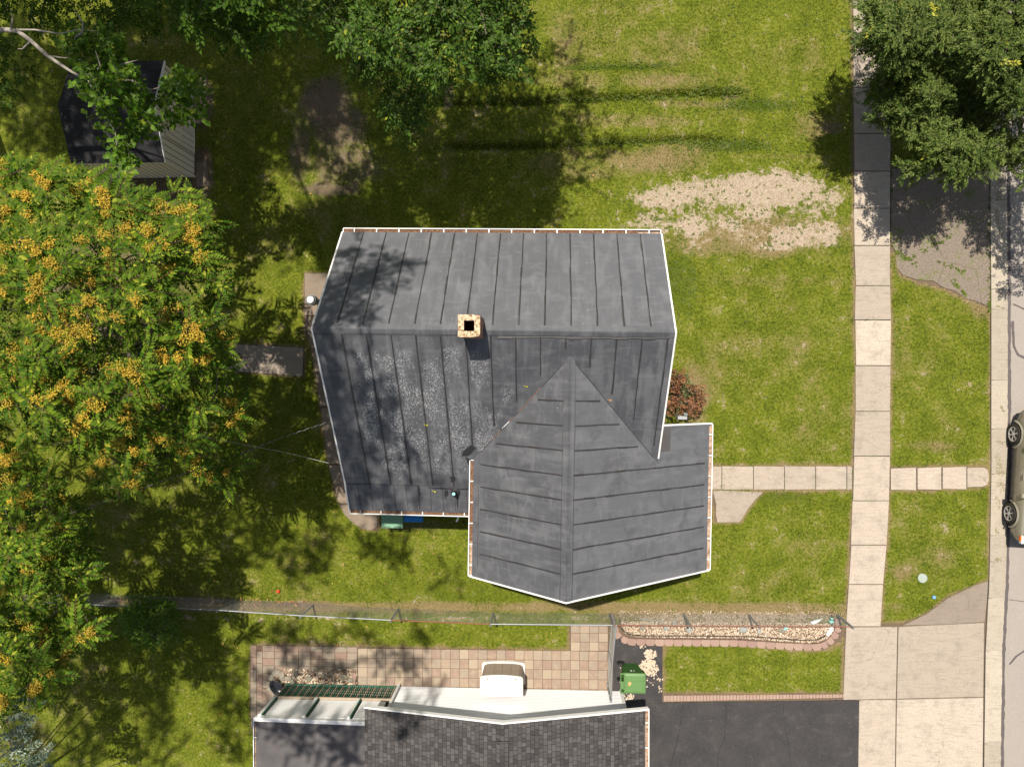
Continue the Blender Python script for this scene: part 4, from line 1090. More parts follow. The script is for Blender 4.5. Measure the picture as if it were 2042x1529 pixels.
# chimney
ch = MB()
cx, cy = (P(935.5, 649.5, 7.3).x, P(935.5, 649.5, 7.3).y)
hs, ho = .25, .125
for (x0, y0, x1, y1) in ((-hs, -hs, hs, -ho), (-hs, ho, hs, hs), (-hs, -ho, -ho, ho), (ho, -ho, hs, ho)):
    ch.box((cx + (x0 + x1) / 2, cy + (y0 + y1) / 2, 6.25), (x1 - x0, y1 - y0, 2.02), 0)
chim = ch.build('chimney', M['brick'], house)
cm = MB()
cm.prism([(cx - hs - .015, cy + ho), (cx + hs - .1, cy + ho), (cx + hs + .01, cy + ho), (cx + hs + .01, cy + hs - .03), (cx + hs - .12, cy + hs - .005), (cx + hs - .16, cy + hs + .015), (cx - hs - .015, cy + hs + .015)], 7.262, 7.31)
cm.prism([(cx - hs - .02, cy - hs - .015), (cx + .1, cy - hs - .02), (cx + hs - .02, cy - hs + .01), (cx + hs + .005, cy - hs + .05), (cx + hs + .01, cy - ho), (cx - hs - .015, cy - ho)], 7.262, 7.308)
cm.prism([(cx - hs - .015, cy - ho), (cx - ho, cy - ho), (cx - ho, cy + ho), (cx - hs - .015, cy + ho)], 7.262, 7.309)
cm.prism([(cx + ho, cy - ho), (cx + hs + .01, cy - ho), (cx + hs + .01, cy + ho), (cx + ho, cy + ho)], 7.262, 7.307)
cm.build('chimney_cap', M['crown'], chim)
cm = MB(); cm.face([(cx - ho, cy - ho, 6.55), (cx + ho, cy - ho, 6.55), (cx + ho, cy + ho, 6.55), (cx - ho, cy + ho, 6.55)])
for a, b in (((-1, -1), (1, -1)), ((1, -1), (1, 1)), ((1, 1), (-1, 1)), ((-1, 1), (-1, -1))):
    i_ = ho - .003
    cm.face([(cx + a[0] * i_, cy + a[1] * i_, 6.55), (cx + b[0] * i_, cy + b[1] * i_, 6.55), (cx + b[0] * i_, cy + b[1] * i_, 7.25), (cx + a[0] * i_, cy + a[1] * i_, 7.25)])
cm.build('flue', M['soot'], chim)
# plumbing vent on the low roof and wall lamp/meter on the wing's north rake
vx = P(906, 983, 3.4)
mb = MB(); mb.tube([(vx.x, vx.y, 3.1), (vx.x, vx.y, 3.55)], .055, 12, 0); mb.lathe((vx.x, vx.y, 3.2), [(.14, 0), (.13, .02), (.06, .06), (.06, .08)], 12, 1)
mb.lathe((vx.x, vx.y, 3.552), [(.045, 0), (.04, .001), (.0, .002)], 12, 2)
mb.build('vent_pipe', [M['black'], M['patch'], M['teal']], house)
wm = P(1358, 832, 1.6)
mb = MB(); mb.box((wm.x, wm.y, 1.7), (.28, .10, .3)); mb.tube([(wm.x + .1, wm.y + .06, 1.8), (wm.x + .1, wm.y + .12, 1.85)], .06, 10); mb.tube([(wm.x - .05, wm.y + .04, 1.84), (wm.x - .05, wm.y + .04, .3)], .025, 8)
mb.build('meter_box', M['galv'], house)
# flue pipe beside the west wall
mb = MB(); fx = P(617, 597, 5.1)
mb.tube([(fx.x, fx.y, 0.3), (fx.x, fx.y, 4.75)], .085, 16, 0); mb.tube([(fx.x, fx.y, 2.0), (fx.x + .6, fx.y, 2.0)], .04, 8, 0)
fp = mb.build('flue_pipe', M['galv'], house, smooth=False)
mb = MB(); mb.lathe((fx.x, fx.y, 4.7), [(.085, 0), (.135, .06), (.135, .28), (.118, .29), (.112, .25), (.112, .25)], 28, 0)
mb.build('flue_collar', M['galv'], fp)
mb = MB(); mb.lathe((fx.x, fx.y, 4.96), [(.112, 0), (.112, .005), (.10, .012)], 28, 0)
mb.lathe((fx.x, fx.y, 4.975), [(.096, 0), (.096, .05), (.09, .06), (0.0, .065)], 28, 1)
mb.build('flue_cap', [M['black'], M['white']], fp)
# pvc elbow at the south wall
mb = MB(); mb.tube([tuple(P(914, 1031, .75)), tuple(P(913.5, 1032.5, .72)), tuple(P(910.5, 1039, .62))], .035, 12, 0); mb.lathe(tuple(P(910.3, 1039.5, .645)), [(.03, 0), (.0, .002)], 10, 1)
mb.tube([tuple(P(914, 1031, .75)), tuple(Vector(P(914, 1031, .75)) + Vector((0, .35, 0)))], .035, 10, 0)
mb.build('drain_elbow', [M['white'], M['black']], house)

# ================================================================== NEIGHBOUR HOUSE
nh = empty('neighbour_house', P(1003, 1480, 0), 'house with a brown-grey shingle roof, white siding and a screened porch', 'house')
RP = P(1003, 1443, 3.5); EPr = P(1287, 1416, 2.62); EPl = P(727, 1411, 2.62)
ys_ = -22.0
yf = RP.y
RXn, RXe, RXl = RP.x, EPr.x, EPl.x
def zn(x): return 3.5 - .88 * abs(x - RXn) / ((RXe - RXn) if x > RXn else (RXn - RXl))
mb = MB()
mb.slab([(RXn, yf, 3.5), (RXe, EPr.y, 2.62), (RXe, ys_, 2.62), (RXn, ys_, 3.5)], .12, 0, 1)
mb.slab([(RXn, yf, 3.5), (RXl, EPl.y, 2.62), (RXl, ys_, 2.62), (RXn, ys_, 3.5)], .12, 0, 1)
for s_ in (-1, 1):  # shingle ridge cap
    mb.beam((RXn + s_ * .075, yf, 3.5 - .02 + .015), (RXn + s_ * .075, -10.95, 3.5 - .02 + .015), .15, .02, 0, up=(s_ * .2, 0, 1))
nroof = mb.build('roof', [M['shingle'], M['whitewood']], nh)
mb = MB(); rv = P(1001, 1480, 3.6)
mb.slab([(RXn, rv.y, 3.56), (RXn + .17, rv.y, 3.535), (RXn + .17, ys_, 3.535), (RXn, ys_, 3.56)], .04, 0, 1)
mb.slab([(RXn, rv.y, 3.56), (RXn - .17, rv.y, 3.535), (RXn - .17, ys_, 3.535), (RXn, ys_, 3.56)], .04, 0, 1)
mb.build('ridge_vent', [M['shingle'], M['black']], nroof)
mb = MB()
mb.beam((RXl - .02, EPl.y + .02, 2.64), (RXn, yf + .02, 3.52), .045, .16); mb.beam((RXn, yf + .02, 3.52), (RXe + .12, EPr.y + .02, 2.60), .045, .16)
mb.build('rake_trim', M['white'], nh)
gutter((RXe, EPr.y, 2.62), (RXe, ys_, 2.62), Vector((1, 0, 0)), 16, nh, dark=False)
# white sided gable wall: overlapping boards
WY = P(1000, 1372, 0).y
wx0_, wx1_ = P(797, 1372, 0).x, P(1238, 1373, 0).x
mb = MB()
z = 0.05
while z < 3.3:
    z2 = z + .105
    def lim(zz):
        if zz < 2.45: return wx0_, wx1_
        k_ = (zz - 2.45) / 0.95
        return wx0_ + (RXn - wx0_) * k_, wx1_ + (RXn - wx1_) * k_
    (a0, a1), (b0, b1) = lim(z), lim(min(z2, 3.39))
    mb.add([(a0, WY + .016, z), (a1, WY + .016, z), (b1, WY, z2), (b0, WY, z2)], [(0, 3, 2, 1)])
    mb.add([(a0, WY, z), (a1, WY, z), (a1, WY + .016, z), (a0, WY + .016, z)], [(0, 3, 2, 1)])
    mb.add([(a0, WY + .017, z), (a1, WY + .017, z), (a1, WY + .015, z + .012), (a0, WY + .015, z + .012)], [(0, 3, 2, 1)], 1)  # thin grey strip paints the shadow line under each lap
    z = z2
mb.box(((wx0_ + wx1_) / 2, WY - .06, .03), (wx1_ - wx0_, .1, .1))
mb.face([(wx1_, WY, 0), (wx1_, ys_, 0), (wx1_, ys_, 2.55), (wx1_, WY, 2.55)])
mb.face([(wx0_, WY, 0), (wx0_, ys_, 0), (wx0_, ys_, 2.55), (wx0_, WY, 2.55)])
mb.build('wall', [M['siding'], M['lap_shade']], nh)
mb = MB(); mb.box((wx1_ + .0, WY + .01, 1.22), (.1, .09, 2.44)); mb.build('corner_trim', M['white'], nh)
mb = MB(); mb.box((wx0_ + .0, WY + .09, .8), (.075, .06, 1.5)); mb.box((wx0_ + .0, WY + .05, 2.0), (.09, .06, 1.0)); mb.build('downspout', M['white'], nh)
# porch: posts, baluster rail, panels, flat roof
PL0 = P(571, 1368, 0).x; PR0 = wx0_ - .06; PYY = WY + .02
mb = MB()
for k in range(52):
    x = PL0 + .06 + (PR0 - PL0 - .12) * k / 51
    mb.box((x, PYY, .56), (.028, .05, .94), 0 if k % 3 else 1, .5)
mb.beam((PL0, PYY - .0, .16), (PR0, PYY - .0, .16), .06, .06, 0)
rl = mb.build('railing', [M['greenpaint'], M['wornwood']], nh)
mb = MB(); mb.beam((PL0 - .05, PYY - .02, 1.08), (PR0, PYY - .02, 1.08), .11, .05, 0); mb.build('cap_rail', M['wornwood'], nh)
posts = [PL0 + .02, PL0 + .02 + (PR0 - PL0) * .36, PL0 + .02 + (PR0 - PL0) * .72, PR0 - .1]
for x in posts[:3]:
    mb = MB(); mb.box((x, PYY - .01, 1.72), (.10, .10, 1.24), 0); mb.box((x + .065, PYY + .012, 1.7), (.045, .05, 1.2), 1)
    mb.build('porch_post', [M['whitewood'], M['greenpaint']], nh)
for a, b in zip(posts[:3], posts[1:]):
    mb = MB(); mb.box(((a + b) / 2 + .04, PYY - .05, 1.70), (b - a - .18, .02, 1.18)); mb.build('porch_panel', M['screen'], nh)
mb = MB(); mb.box(((PL0 + PR0) / 2, PYY - 1.6, .09), (PR0 - PL0, 3.0, .12)); mb.build('porch_floor', M['wornwood'], nh)
FL = P(506, 1432, 2.4); FR = P(727, 1441, 2.4)
mb = MB()
mb.slab([(FL.x + .08, FL.y - .05, 2.42), (RXl + .35, FR.y - .03, 2.42), (RXl + .35, ys_, 2.42), (FL.x + .08, ys_, 2.42)], .1, 0, 1)
pr = mb.build('porch_roof', [M['flatroof'], M['whitewood']], nh)
mb = MB(); mb.beam((FL.x, FL.y + .0, 2.45), (RXl + .02, FR.y + .0, 2.45), .12, .16); mb.build('fascia', M['white'], pr)
gutter((FL.x + .08, FL.y, 2.45), (FL.x + .08, ys_, 2.45), Vector((-1, 0, 0)), 10, nh, dark=False, wd=.07)
mb = MB(); mb.tube([tuple(P(568, 1377, .1)), (P(568, 1377, .1).x, P(568, 1377, .1).y, 1.3), (FL.x + .3, FL.y - .02, 2.35)], .035, 8); mb.build('downspout', M['white'], nh)
mb = MB(); mb.face([(PL0, PYY - .1, 0), (PL0, -20, 0), (PL0, -20, 2.3), (PL0, PYY - .1, 2.3)]); mb.build('porch_side_panel', M['screen'], nh)

# ================================================================== CHAIN LINK FENCE
fence = empty('chain_link_fence', P(980, 1216, 0), 'low galvanized chain link fence with a partly rusty top rail between the two yards', 'fence')
top = [(20, 1199), (175, 1205), (433, 1216), (600, 1227), (779, 1236), (978, 1244), (1222, 1246), (1378, 1248), (1514, 1248.5), (1700, 1249)]
FH = 1.18
tw = [P(x, y, FH) for x, y in top]
base = [Vector((a.x, a.y, 0)) for a in tw]
lean = [0.0] * len(tw)
for i, (a, b) in enumerate(zip(tw[:-1], tw[1:])):
    if i == len(tw) - 2: b = b + (a - b).normalized() * 0.05
    mb = MB(); mb.tube([a, b], .019, 8)
    rusty = i in (4, 6, 7, 8)
    rn = mb.build('top_rail', M['rust'] if rusty else M['galv'], fence, smooth=False)
    if rusty: rn['label'] = 'rusty brown top rail'
for i, a in enumerate(tw):
    if i == 0: continue
    mb = MB(); mb.tube([(a.x, a.y - 0.03, 0), (a.x, a.y - 0.03, FH + .03)], .042 if i in (6, 9) else .034, 10)
    mb.lathe((a.x, a.y - 0.03, FH + .02), [(.035, 0), (.035, .03), (.0, .06)], 10)
    mb.build('post', M['oldpost'] if i > 3 else M['galv'], fence)
Vv, Ff, nv = [], [], 0
pitch = 0.075
for a, b in zip(tw[:-1], tw[1:]):
    L = (b - a).length; d = (b - a).normalized(); d.z = 0
    n = int(L / pitch)
    for k in range(-int(FH / pitch), n + 1):
        for sg in (1, -1):
            s0 = k * pitch if sg > 0 else (k + FH / pitch) * pitch
            s1 = s0 + sg * (FH - .04)
            z0, z1 = .02, FH - .02
            # clip to panel
            def zat(s): return z0 + (s - s0) / (s1 - s0) * (z1 - z0)
            u0, u1 = max(0, min(s0, s1)), min(L, max(s0, s1))
            if u1 - u0 < .02: continue
            A = Vector((a.x + d.x * u0, a.y + d.y * u0 + .004 * sg, zat(u0))); B = Vector((a.x + d.x * u1, a.y + d.y * u1 + .004 * sg, zat(u1)))
            w_ = .0015
            nz = Vector((-d.y, d.x, 0)) * w_; uz = Vector((0, 0, w_))
            for q in (A + uz, A - nz, A + nz - uz, B + uz, B - nz, B + nz - uz): Vv.append(tuple(q))
            Ff += [(nv, nv + 1, nv + 4, nv + 3), (nv + 1, nv + 2, nv + 5, nv + 4), (nv + 2, nv, nv + 3, nv + 5)]; nv += 6
np_mesh('chain_mesh', np.array(Vv), np.array(Ff), M['mesh'], parent=fence)
# gates across the side walkway
def gate_leaf(p0, p1, h, label, nm='garden_gate'):
    g0 = empty(nm, Vector((p0.x, p0.y, 0)), label, 'gate', 'chain link gates')
    mb = MB()
    a0, b0 = Vector((p0.x, p0.y, .06)), Vector((p1.x, p1.y, .06)); a1, b1 = Vector((p0.x, p0.y, h)), Vector((p1.x, p1.y, h))
    for s_, e in ((a0, b0), (a1, b1), (a0, a1), (b0, b1)): mb.tube([s_, e], .019, 8)
    mb.build('gate_frame', M['galv'], g0)
    mb = MB(); mb.tube([a0.lerp(a1, .05), b0.lerp(b1, .95)], .010, 6); mb.build('brace', M['rust'], g0)
    Vv, Ff, nv = [], [], 0
    L = (b0 - a0).length; d = (b0 - a0).normalized()
    for k in range(-int(h / .075), int(L / .075) + 1):
        for sg in (1, -1):
            s0 = k * .075 if sg > 0 else (k + h / .075) * .075; s1 = s0 + sg * (h - .08)
            u0, u1 = max(0, min(s0, s1)), min(L, max(s0, s1))
            if u1 - u0 < .02: continue
            zat = lambda s: .07 + (s - s0) / (s1 - s0) * (h - .08)
            A = a0 + d * u0; B = a0 + d * u1; A.z = zat(u0); B.z = zat(u1)
            for q in ((.0022, 0), (-.0022, .0015), (-.0022, -.0015)):
                Vv.append((A.x + q[1] * 2, A.y, A.z + q[0]))
            for q in ((.0022, 0), (-.0022, .0015), (-.0022, -.0015)):
                Vv.append((B.x + q[1] * 2, B.y, B.z + q[0]))
            Ff += [(nv, nv + 1, nv + 4, nv + 3), (nv + 1, nv + 2, nv + 5, nv + 4), (nv + 2, nv, nv + 3, nv + 5)]; nv += 6
    np_mesh('chain_mesh', np.array(Vv), np.array(Ff), M['mesh'], parent=g0)
    return g0
gate_leaf(P(1229, 1246, 1.2), P(1221, 1324, 1.2), 1.2, 'upper leaf of the double chain link gate, hinged at the fence corner')
gate_leaf(P(1219, 1394, 1.2), P(1221, 1326, 1.2), 1.2, 'lower leaf of the double chain link gate, hinged beside the white wall')
gp = P(1218, 1397, 1.3)
mb = MB(); mb.tube([(gp.x, gp.y, 0), (gp.x, gp.y, 1.32)], .034, 10); mb.lathe((gp.x, gp.y, 1.31), [(.04, 0), (.04, .03), (0, .06)], 10)
for zz in (.3, 1.05): mb.tube([(gp.x, gp.y, zz), (gp.x - .02, gp.y + .12, zz)], .02, 6)
o = mb.build('gate_post', M['galv'], loc=(gp.x, gp.y, 0)); tag(o, 'steel gate post standing against the white siding', 'gate post')

# ================================================================== OBJECTS ON THE GROUND
def cart(px0, px1, py0, py1, h, lidm, bodym, label, face='E', name='wheeled_bin', tone=0):
    """wheeled bin whose lid covers photo pixels px0..px1, py0..py1 at height h"""
    A, B = P(px0, py1, h), P(px1, py0, h)
    x0, x1, y0, y1 = A.x, B.x, A.y, B.y
    r = empty(name, ((x0 + x1) / 2, (y0 + y1) / 2, 0), label, 'bin')
    mb = MB()
    def ring(i, z): return [(x0 + i[0], y0 + i[1], z), (x1 - i[2], y0 + i[1], z), (x1 - i[2], y1 - i[3], z), (x0 + i[0], y1 - i[3], z)]
    R_ = [ring((.14, .10, .16, .10), .04), ring((.10, .05, .06, .05), h * .72), ring((.06, .02, .03, .02), h - .09), ring((.04, .005, .02, .005), h - .09), ring((.04, .005, .02, .005), h - .045)]
    vs = [q for ri in R_ for q in ri]; fs = []
    for k in range(len(R_) - 1):
        for i in range(4): fs.append((k * 4 + i, k * 4 + (i + 1) % 4, k * 4 + 4 + (i + 1) % 4, k * 4 + 4 + i))
    fs.append((3, 2, 1, 0)); mb.add(vs, fs)
    mb.build('bin_body', bodym, r)
    mb = MB()
    xm = x0 + .10
    rim = [(xm, y0, h - .04), (x1, y0 + .01, h - .04), (x1, y1 - .01, h - .04), (xm, y1, h - .04)]
    mid = [(xm + .02, y0 + .02, h - .005), (x1 - .02, y0 + .03, h - .02), (x1 - .02, y1 - .03, h - .02), (xm + .02, y1 - .02, h - .005)]
    inn = [(xm + .08, y0 + .08, h + .02), (x1 - .10, y0 + .09, h), (x1 - .10, y1 - .09, h), (xm + .08, y1 - .08, h + .02)]
    vs = rim + mid + inn; fs = []
    for k in range(2):
        for i in range(4): fs.append((k * 4 + i, k * 4 + (i + 1) % 4, k * 4 + 4 + (i + 1) % 4, k * 4 + 4 + i))
    fs.append((8, 9, 10, 11)); fs.append((3, 2, 1, 0)); mb.add(vs, fs)
    ym = (y0 + y1) / 2
    mb.tube([(x0 + .35, ym + .09, h + .015), (x1 - .03, ym + .09, h - .0)], .010, 6)
    mb.tube([(x0 + .35, ym - .14, h + .006), (x1 - .03, ym - .17, h - .008)], .007, 6)
    lid = mb.build('lid', lidm, r)
    mb = MB()   # hinge bar with two grip slots
    for ya, yb in ((y0 + .01, y0 + .05), (y0 + .15, ym + .06), (y1 - .05, y1 - .01)):
        mb.box(((x0 + .05), (ya + yb) / 2, h - .035), (.10, yb - ya, .05))
    mb.tube([(x0 + .01, y0 + .01, h - .035), (x0 + .01, y1 - .01, h - .035)], .016, 8)
    mb.build('handle', lidm, r)
    for yy in (y0 + .07, y1 - .05):
        mb = MB()
        s_ = 1 if yy > ym else -1
        mb.tube([(x0 + .10, yy - .03, .13), (x0 + .10, yy + .03, .13)], .13, 18); mb.tube([(x0 + .10, yy + s_ * .03, .13), (x0 + .10, yy + s_ * .036, .13)], .07, 12)
        mb.build('wheel', M['black'], r)
    return r, (x0, x1, y0, y1)
r, (x0, x1, y0, y1) = cart(1237.5, 1288, 1342.5, 1383, 1.08, M['bingreen'], M['bindark'], 'green wheeled bin with lighter lid beside the gate')
# stamped white mark on its side and an orange sticker on the lid
def textobj(s, size, loc, rot, m, parent, name='lettering', ext=.001):
    cu = bpy.data.curves.new(name, 'FONT'); cu.body = s; cu.size = size; cu.extrude = ext; cu.align_x = 'CENTER'; cu.align_y = 'CENTER'
    t_ = bpy.data.objects.new(name, cu); C.objects.link(t_)
    bpy.context.view_layer.update()
    me = bpy.data.meshes.new_from_object(t_.evaluated_get(bpy.context.evaluated_depsgraph_get()))
    bpy.data.objects.remove(t_); me.materials.clear(); me.materials.append(m)
    o = bpy.data.objects.new(name, me); C.objects.link(o)
    o.parent = parent; o.location = Vector(loc) - wloc(parent); o.rotation_euler = rot
    return o
textobj('TS', .17, ((x0 + x1) / 2 + .02, y1 - .045 + .006, .80), (rad(84), 0, rad(180)), M['white'], r)
mb = MB(); mb.prism([(x0 + .245, y0 + .30), (x0 + .29, y0 + .28), (x0 + .33, y0 + .33), (x0 + .34, y0 + .38), (x0 + .29, y0 + .41), (x0 + .25, y0 + .38)], 1.08, 1.106)
mb.build('sticker', M['orange'], r)
# faded green bin and blue-lidded tote by the house wall
def tote(a, b, h, lidm, bodym, label, slots, name):
    A, B = P(a[0], a[1], h), P(b[0], b[1], h)
    x0, x1 = A.x, B.x; y0 = B.y; y1 = A.y
    r = empty(name, ((x0 + x1) / 2, (y0 + y1) / 2, 0), label, 'bin' if slots else 'storage tote')
    mb = MB(); ins = .05
    vs = [(x0 + 2 * ins, y0 + 2 * ins, .03), (x1 - 2 * ins, y0 + 2 * ins, .03), (x1 - 2 * ins, y1 - ins, .03), (x0 + 2 * ins, y1 - ins, .03), (x0 + ins, y0 + ins, h - .04), (x1 - ins, y0 + ins, h - .04), (x1 - ins, y1 - .02, h - .04), (x0 + ins, y1 - .02, h - .04)]
    mb.add(vs, [(0, 1, 5, 4), (1, 2, 6, 5), (2, 3, 7, 6), (3, 0, 4, 7), (3, 2, 1, 0), (4, 5, 6, 7)])
    mb.build('bin_body', bodym, r)
    mb = MB()
    yl = y0 + (.13 if slots else 0)
    mb.prism([(x0 + .01, yl + .02), (x0 + .03, yl), (x1 - .03, yl), (x1 - .01, yl + .02), (x1, y1), (x0, y1)], h - .04, h, inset=.018)
    for k in range(3): mb.beam((x0 + .08, yl + .15 + k * .14, h + .012), (x1 - .08, yl + .15 + k * .14, h + .012), .03, .016)
    mb.build('lid', lidm, r)
    if slots:
        mb = MB()
        for xa, xb in ((x0 + .005, x0 + .07), ((x0 + x1) / 2 - .06, (x0 + x1) / 2 + .06), (x1 - .07, x1 - .005)):
            mb.box(((xa + xb) / 2, y0 + .06, h - .05), (xb - xa, .12, .03))
        mb.tube([(x0 + .01, y0 + .012, h - .05), (x1 - .01, y0 + .012, h - .05)], .016, 8)
        mb.build('handle', bodym, r)
        for xx in (x0 + .1, x1 - .1):
            mb = MB(); mb.tube([(xx - .03, y0 + .14, .12), (xx + .03, y0 + .14, .12)], .12, 16); mb.build('wheel', M['black'], r)
tote((760, 1010), (803, 1053), .95, M['oldgreen'], M['oldgreen'], 'faded green wheeled bin against the left house wall under the gutter', True, 'wheeled_bin')
tote((804, 1010), (844, 1041), .85, M['blueplastic'], M['blueplastic'], 'bright blue lidded tote next to the faded green bin', False, 'storage_tote')

# resin storage cabinet against the white wall
A, B = P(957, 1388, 1.12), P(1043, 1350, 1.12)
x0, x1, yb_, yf_ = A.x, B.x, A.y, B.y
cab = empty('storage_cabinet', ((x0 + x1) / 2, (yb_ + yf_) / 2, 0), 'squat taupe plastic storage cabinet with off-white rounded lid against the white siding', 'storage cabinet')
def bow(x, off=0): u = (x - (x0 + x1) / 2) / ((x1 - x0) / 2); return yf_ + off + .055 * (1 - u * u)
def outline(ins, yo=0):
    pts = [(x0 + ins, yb_ + ins), (x1 - ins, yb_ + ins)]
    for t in np.linspace(0, 1, 5):
        a = t * math.pi / 2; pts.append((x1 - ins - .09 + .09 * math.cos(a), bow(x1 - .09) - ins - .09 + .09 * math.sin(a)))
    for t in np.linspace(.9, -.9, 9)[1:-1]:
        xx = (x0 + x1) / 2 + t * (x1 - x0) / 2; pts.append((xx, bow(xx) - ins))
    for t in np.linspace(0, 1, 5):
        a = math.pi / 2 + t * math.pi / 2; pts.append((x0 + ins + .09 + .09 * math.cos(a), bow(x0 + .09) - ins - .09 + .09 * math.sin(a)))
    return pts
mb = MB(); mb.prism(outline(.035), .08, 1.05); mb.build('cabinet_body', M['taupe'], cab)
mb = MB(); mb.prism(outline(-.03), 0.0, .08, inset=.01); mb.build('cabinet_base', M['shedplastic'], cab)
mb = MB(); mb.prism(outline(0), 1.06, 1.13, inset=.02)
mb.box(((x0 + x1) / 2, bow((x0 + x1) / 2) - .05, 1.128), (.06, .02, .02), 1)
for xx in (x0 + .24, x1 - .24): mb.add([(xx - .05, yf_ - .04, 1.134), (xx + .04, yf_ - .05, 1.134), (xx + .02, yf_ - .12, 1.134)], [(0, 1, 2)], 2)
mb.build('lid', [M['shedplastic'], M['black'], M['taupe']], cab)
for side in (-1, 1):
    mb = MB(); xm = (x0 + x1) / 2
    n = 8
    for zi in range(9):
        z0 = .12 + zi * .10
        prev = None
        for k in range(n + 1):
            xx = xm + side * (.008 + (x1 - x0 - .28) / 2 * k / n)
            q = (xx, bow(xx) - .022 + (.008 if k > 3 else 0), z0)
            if prev: mb.add([prev, q, (q[0], q[1] + (.0 if k <= 4 else -.012), z0 + .088), (prev[0], prev[1] + (.0 if k <= 4 else -.012), z0 + .088)], [(0, 1, 2, 3)] if side < 0 else [(3, 2, 1, 0)])
            prev = q
        mb.beam((xm + side * .01, bow(xm) - .03, z0 + .1), (xm + side * .3, bow(xm + side * .3) - .03, z0 + .1), .03, .014)
    mb.build('door', M['taupe'], cab)

# stone bed in front of the porch
stb = [(560, 1333), (712, 1334), (712, 1365), (590, 1368), (560, 1372)]
V1, F1 = pebbles(stb, 1500, .018, .045, 11, z=.02)
o = np_mesh('pebbles', V1, F1, M['gravel']); tag(o, 'mixed pale pebbles in the stone bed by the green railing', 'pebbles', kind='stuff')
for k, (cx, cy, r_, lab) in enumerate(((551, 1341, .17, 'large brown slab-like stone at the left end of the stone bed'), (541, 1350, .11, 'small brown stone at the outer left corner of the stone bed'), (563, 1349, .15, 'pale angular stone right of the large brown stone'), (575, 1352, .12, 'tan stone at the left end of the pebbles'),
                                        (536, 1362, .10, 'tan stone left of the glossy black tub'), (540, 1374, .12, 'pale stone below left of the black tub'), (547, 1383, .12, 'brown stone directly below the black tub'), (590, 1343, .10, 'dark stone among pebbles near the left end'),
                                        (615, 1352, .12, 'long grey stone in the middle of the pebbles'), (645, 1347, .09, 'pale round stone right of the long grey stone'), (661, 1342, .10, 'light grey stone at the upper right of the pebbles'), (686, 1349, .13, 'brown rounded stone near the right end of the pebbles'),
                                        (699, 1356, .10, 'tan stone last before the right edge bricks'), (660, 1355, .08, 'small grey-blue stone in the right part of the pebbles'), (583, 1360, .11, 'brown stone touching the green railing foot'), (560, 1362, .10, 'tan stone right of the black tub top'))):
    mb = MB(); c_ = P(cx, cy, .06); mb.rock(tuple(c_), r_, sq=.55, rnd=rr)
    o = mb.build('stone', M['stone'], loc=(c_.x, c_.y, 0)); tag(o, lab, 'stone', 'stones edging the stone bed')
for k, (cx, cy) in enumerate(((706, 1346), (706, 1361))):
    mb = MB(); mb.prism(pl([(cx - 4, cy - 7), (cx + 3, cy - 7), (cx + 5, cy + 6), (cx - 2, cy + 7)]), 0, .06, t=.1, inset=.005)
    o = mb.build('edging_brick', M['edger'], loc=P(cx, cy, 0)); tag(o, ('upper' if k == 0 else 'lower') + ' of the two pink bricks closing the right end of the stone bed', 'brick', 'bricks at the stone bed end')
# black tub
mb = MB()
c0, c1 = P(546, 1362, .25), P(560, 1380, .25)
ax = (c1 - c0); L_ = ax.length; ax.normalize(); sd_ = Vector((-ax.y, ax.x, 0)); cc = (c0 + c1) / 2
n = 22; rings = []
for rr_, zz in ((.75, 0), (1.0, .28), (1.06, .30), (.98, .30), (.88, .14), (.5, .12), (.05, .12)):
    rings.append([tuple(cc + ax * (math.cos(2 * math.pi * k / n) * (L_ / 2 + .12) * rr_) + sd_ * (math.sin(2 * math.pi * k / n) * .19 * rr_) + Vector((0, 0, zz - .25))) for k in range(n)])
vs = [q for ri in rings for q in ri]
mb.add(vs, [(i * n + k, i * n + (k + 1) % n, (i + 1) * n + (k + 1) % n, (i + 1) * n + k) for i in range(len(rings) - 1) for k in range(n)] + [tuple((len(rings) - 1) * n + k for k in range(n))])
o = mb.build('tub', M['blackgloss'], smooth=True, loc=(cc.x, cc.y, 0)); tag(o, 'small glossy black oval tub at the porch corner', 'tub')

# small covers and litter
cw = P(1839, 1152)
mb = MB(); mb.lathe((cw.x, cw.y, .0), [(.155, 0), (.155, .03), (.14, .04), (.135, .035), (0.0, .04)], 28)
o = mb.build('utility_cover', M['capwhite'], loc=(cw.x, cw.y, 0)); tag(o, 'round pale utility cover in the kerbside grass', 'utility cover')
cw = P(1862, 1190)
mb = MB(); mb.lathe((cw.x, cw.y, .0), [(.06, 0), (.06, .03), (.05, .04), (0.0, .04)], 20)
o = mb.build('valve_cap', M['capblue'], loc=(cw.x, cw.y, 0)); tag(o, 'small pale blue valve cap near the driveway wedge', 'valve cap')
cw = P(554.5, 1179, .06)
mb = MB(); mb.lathe((cw.x, cw.y, 0), [(.03, .0), (.055, .025), (.06, .055), (.045, .09), (.0, .105)], 14)
o = mb.build('ball', M['red'], smooth=True, loc=(cw.x, cw.y, 0)); tag(o, 'small red ball in the grass above the fence', 'ball')
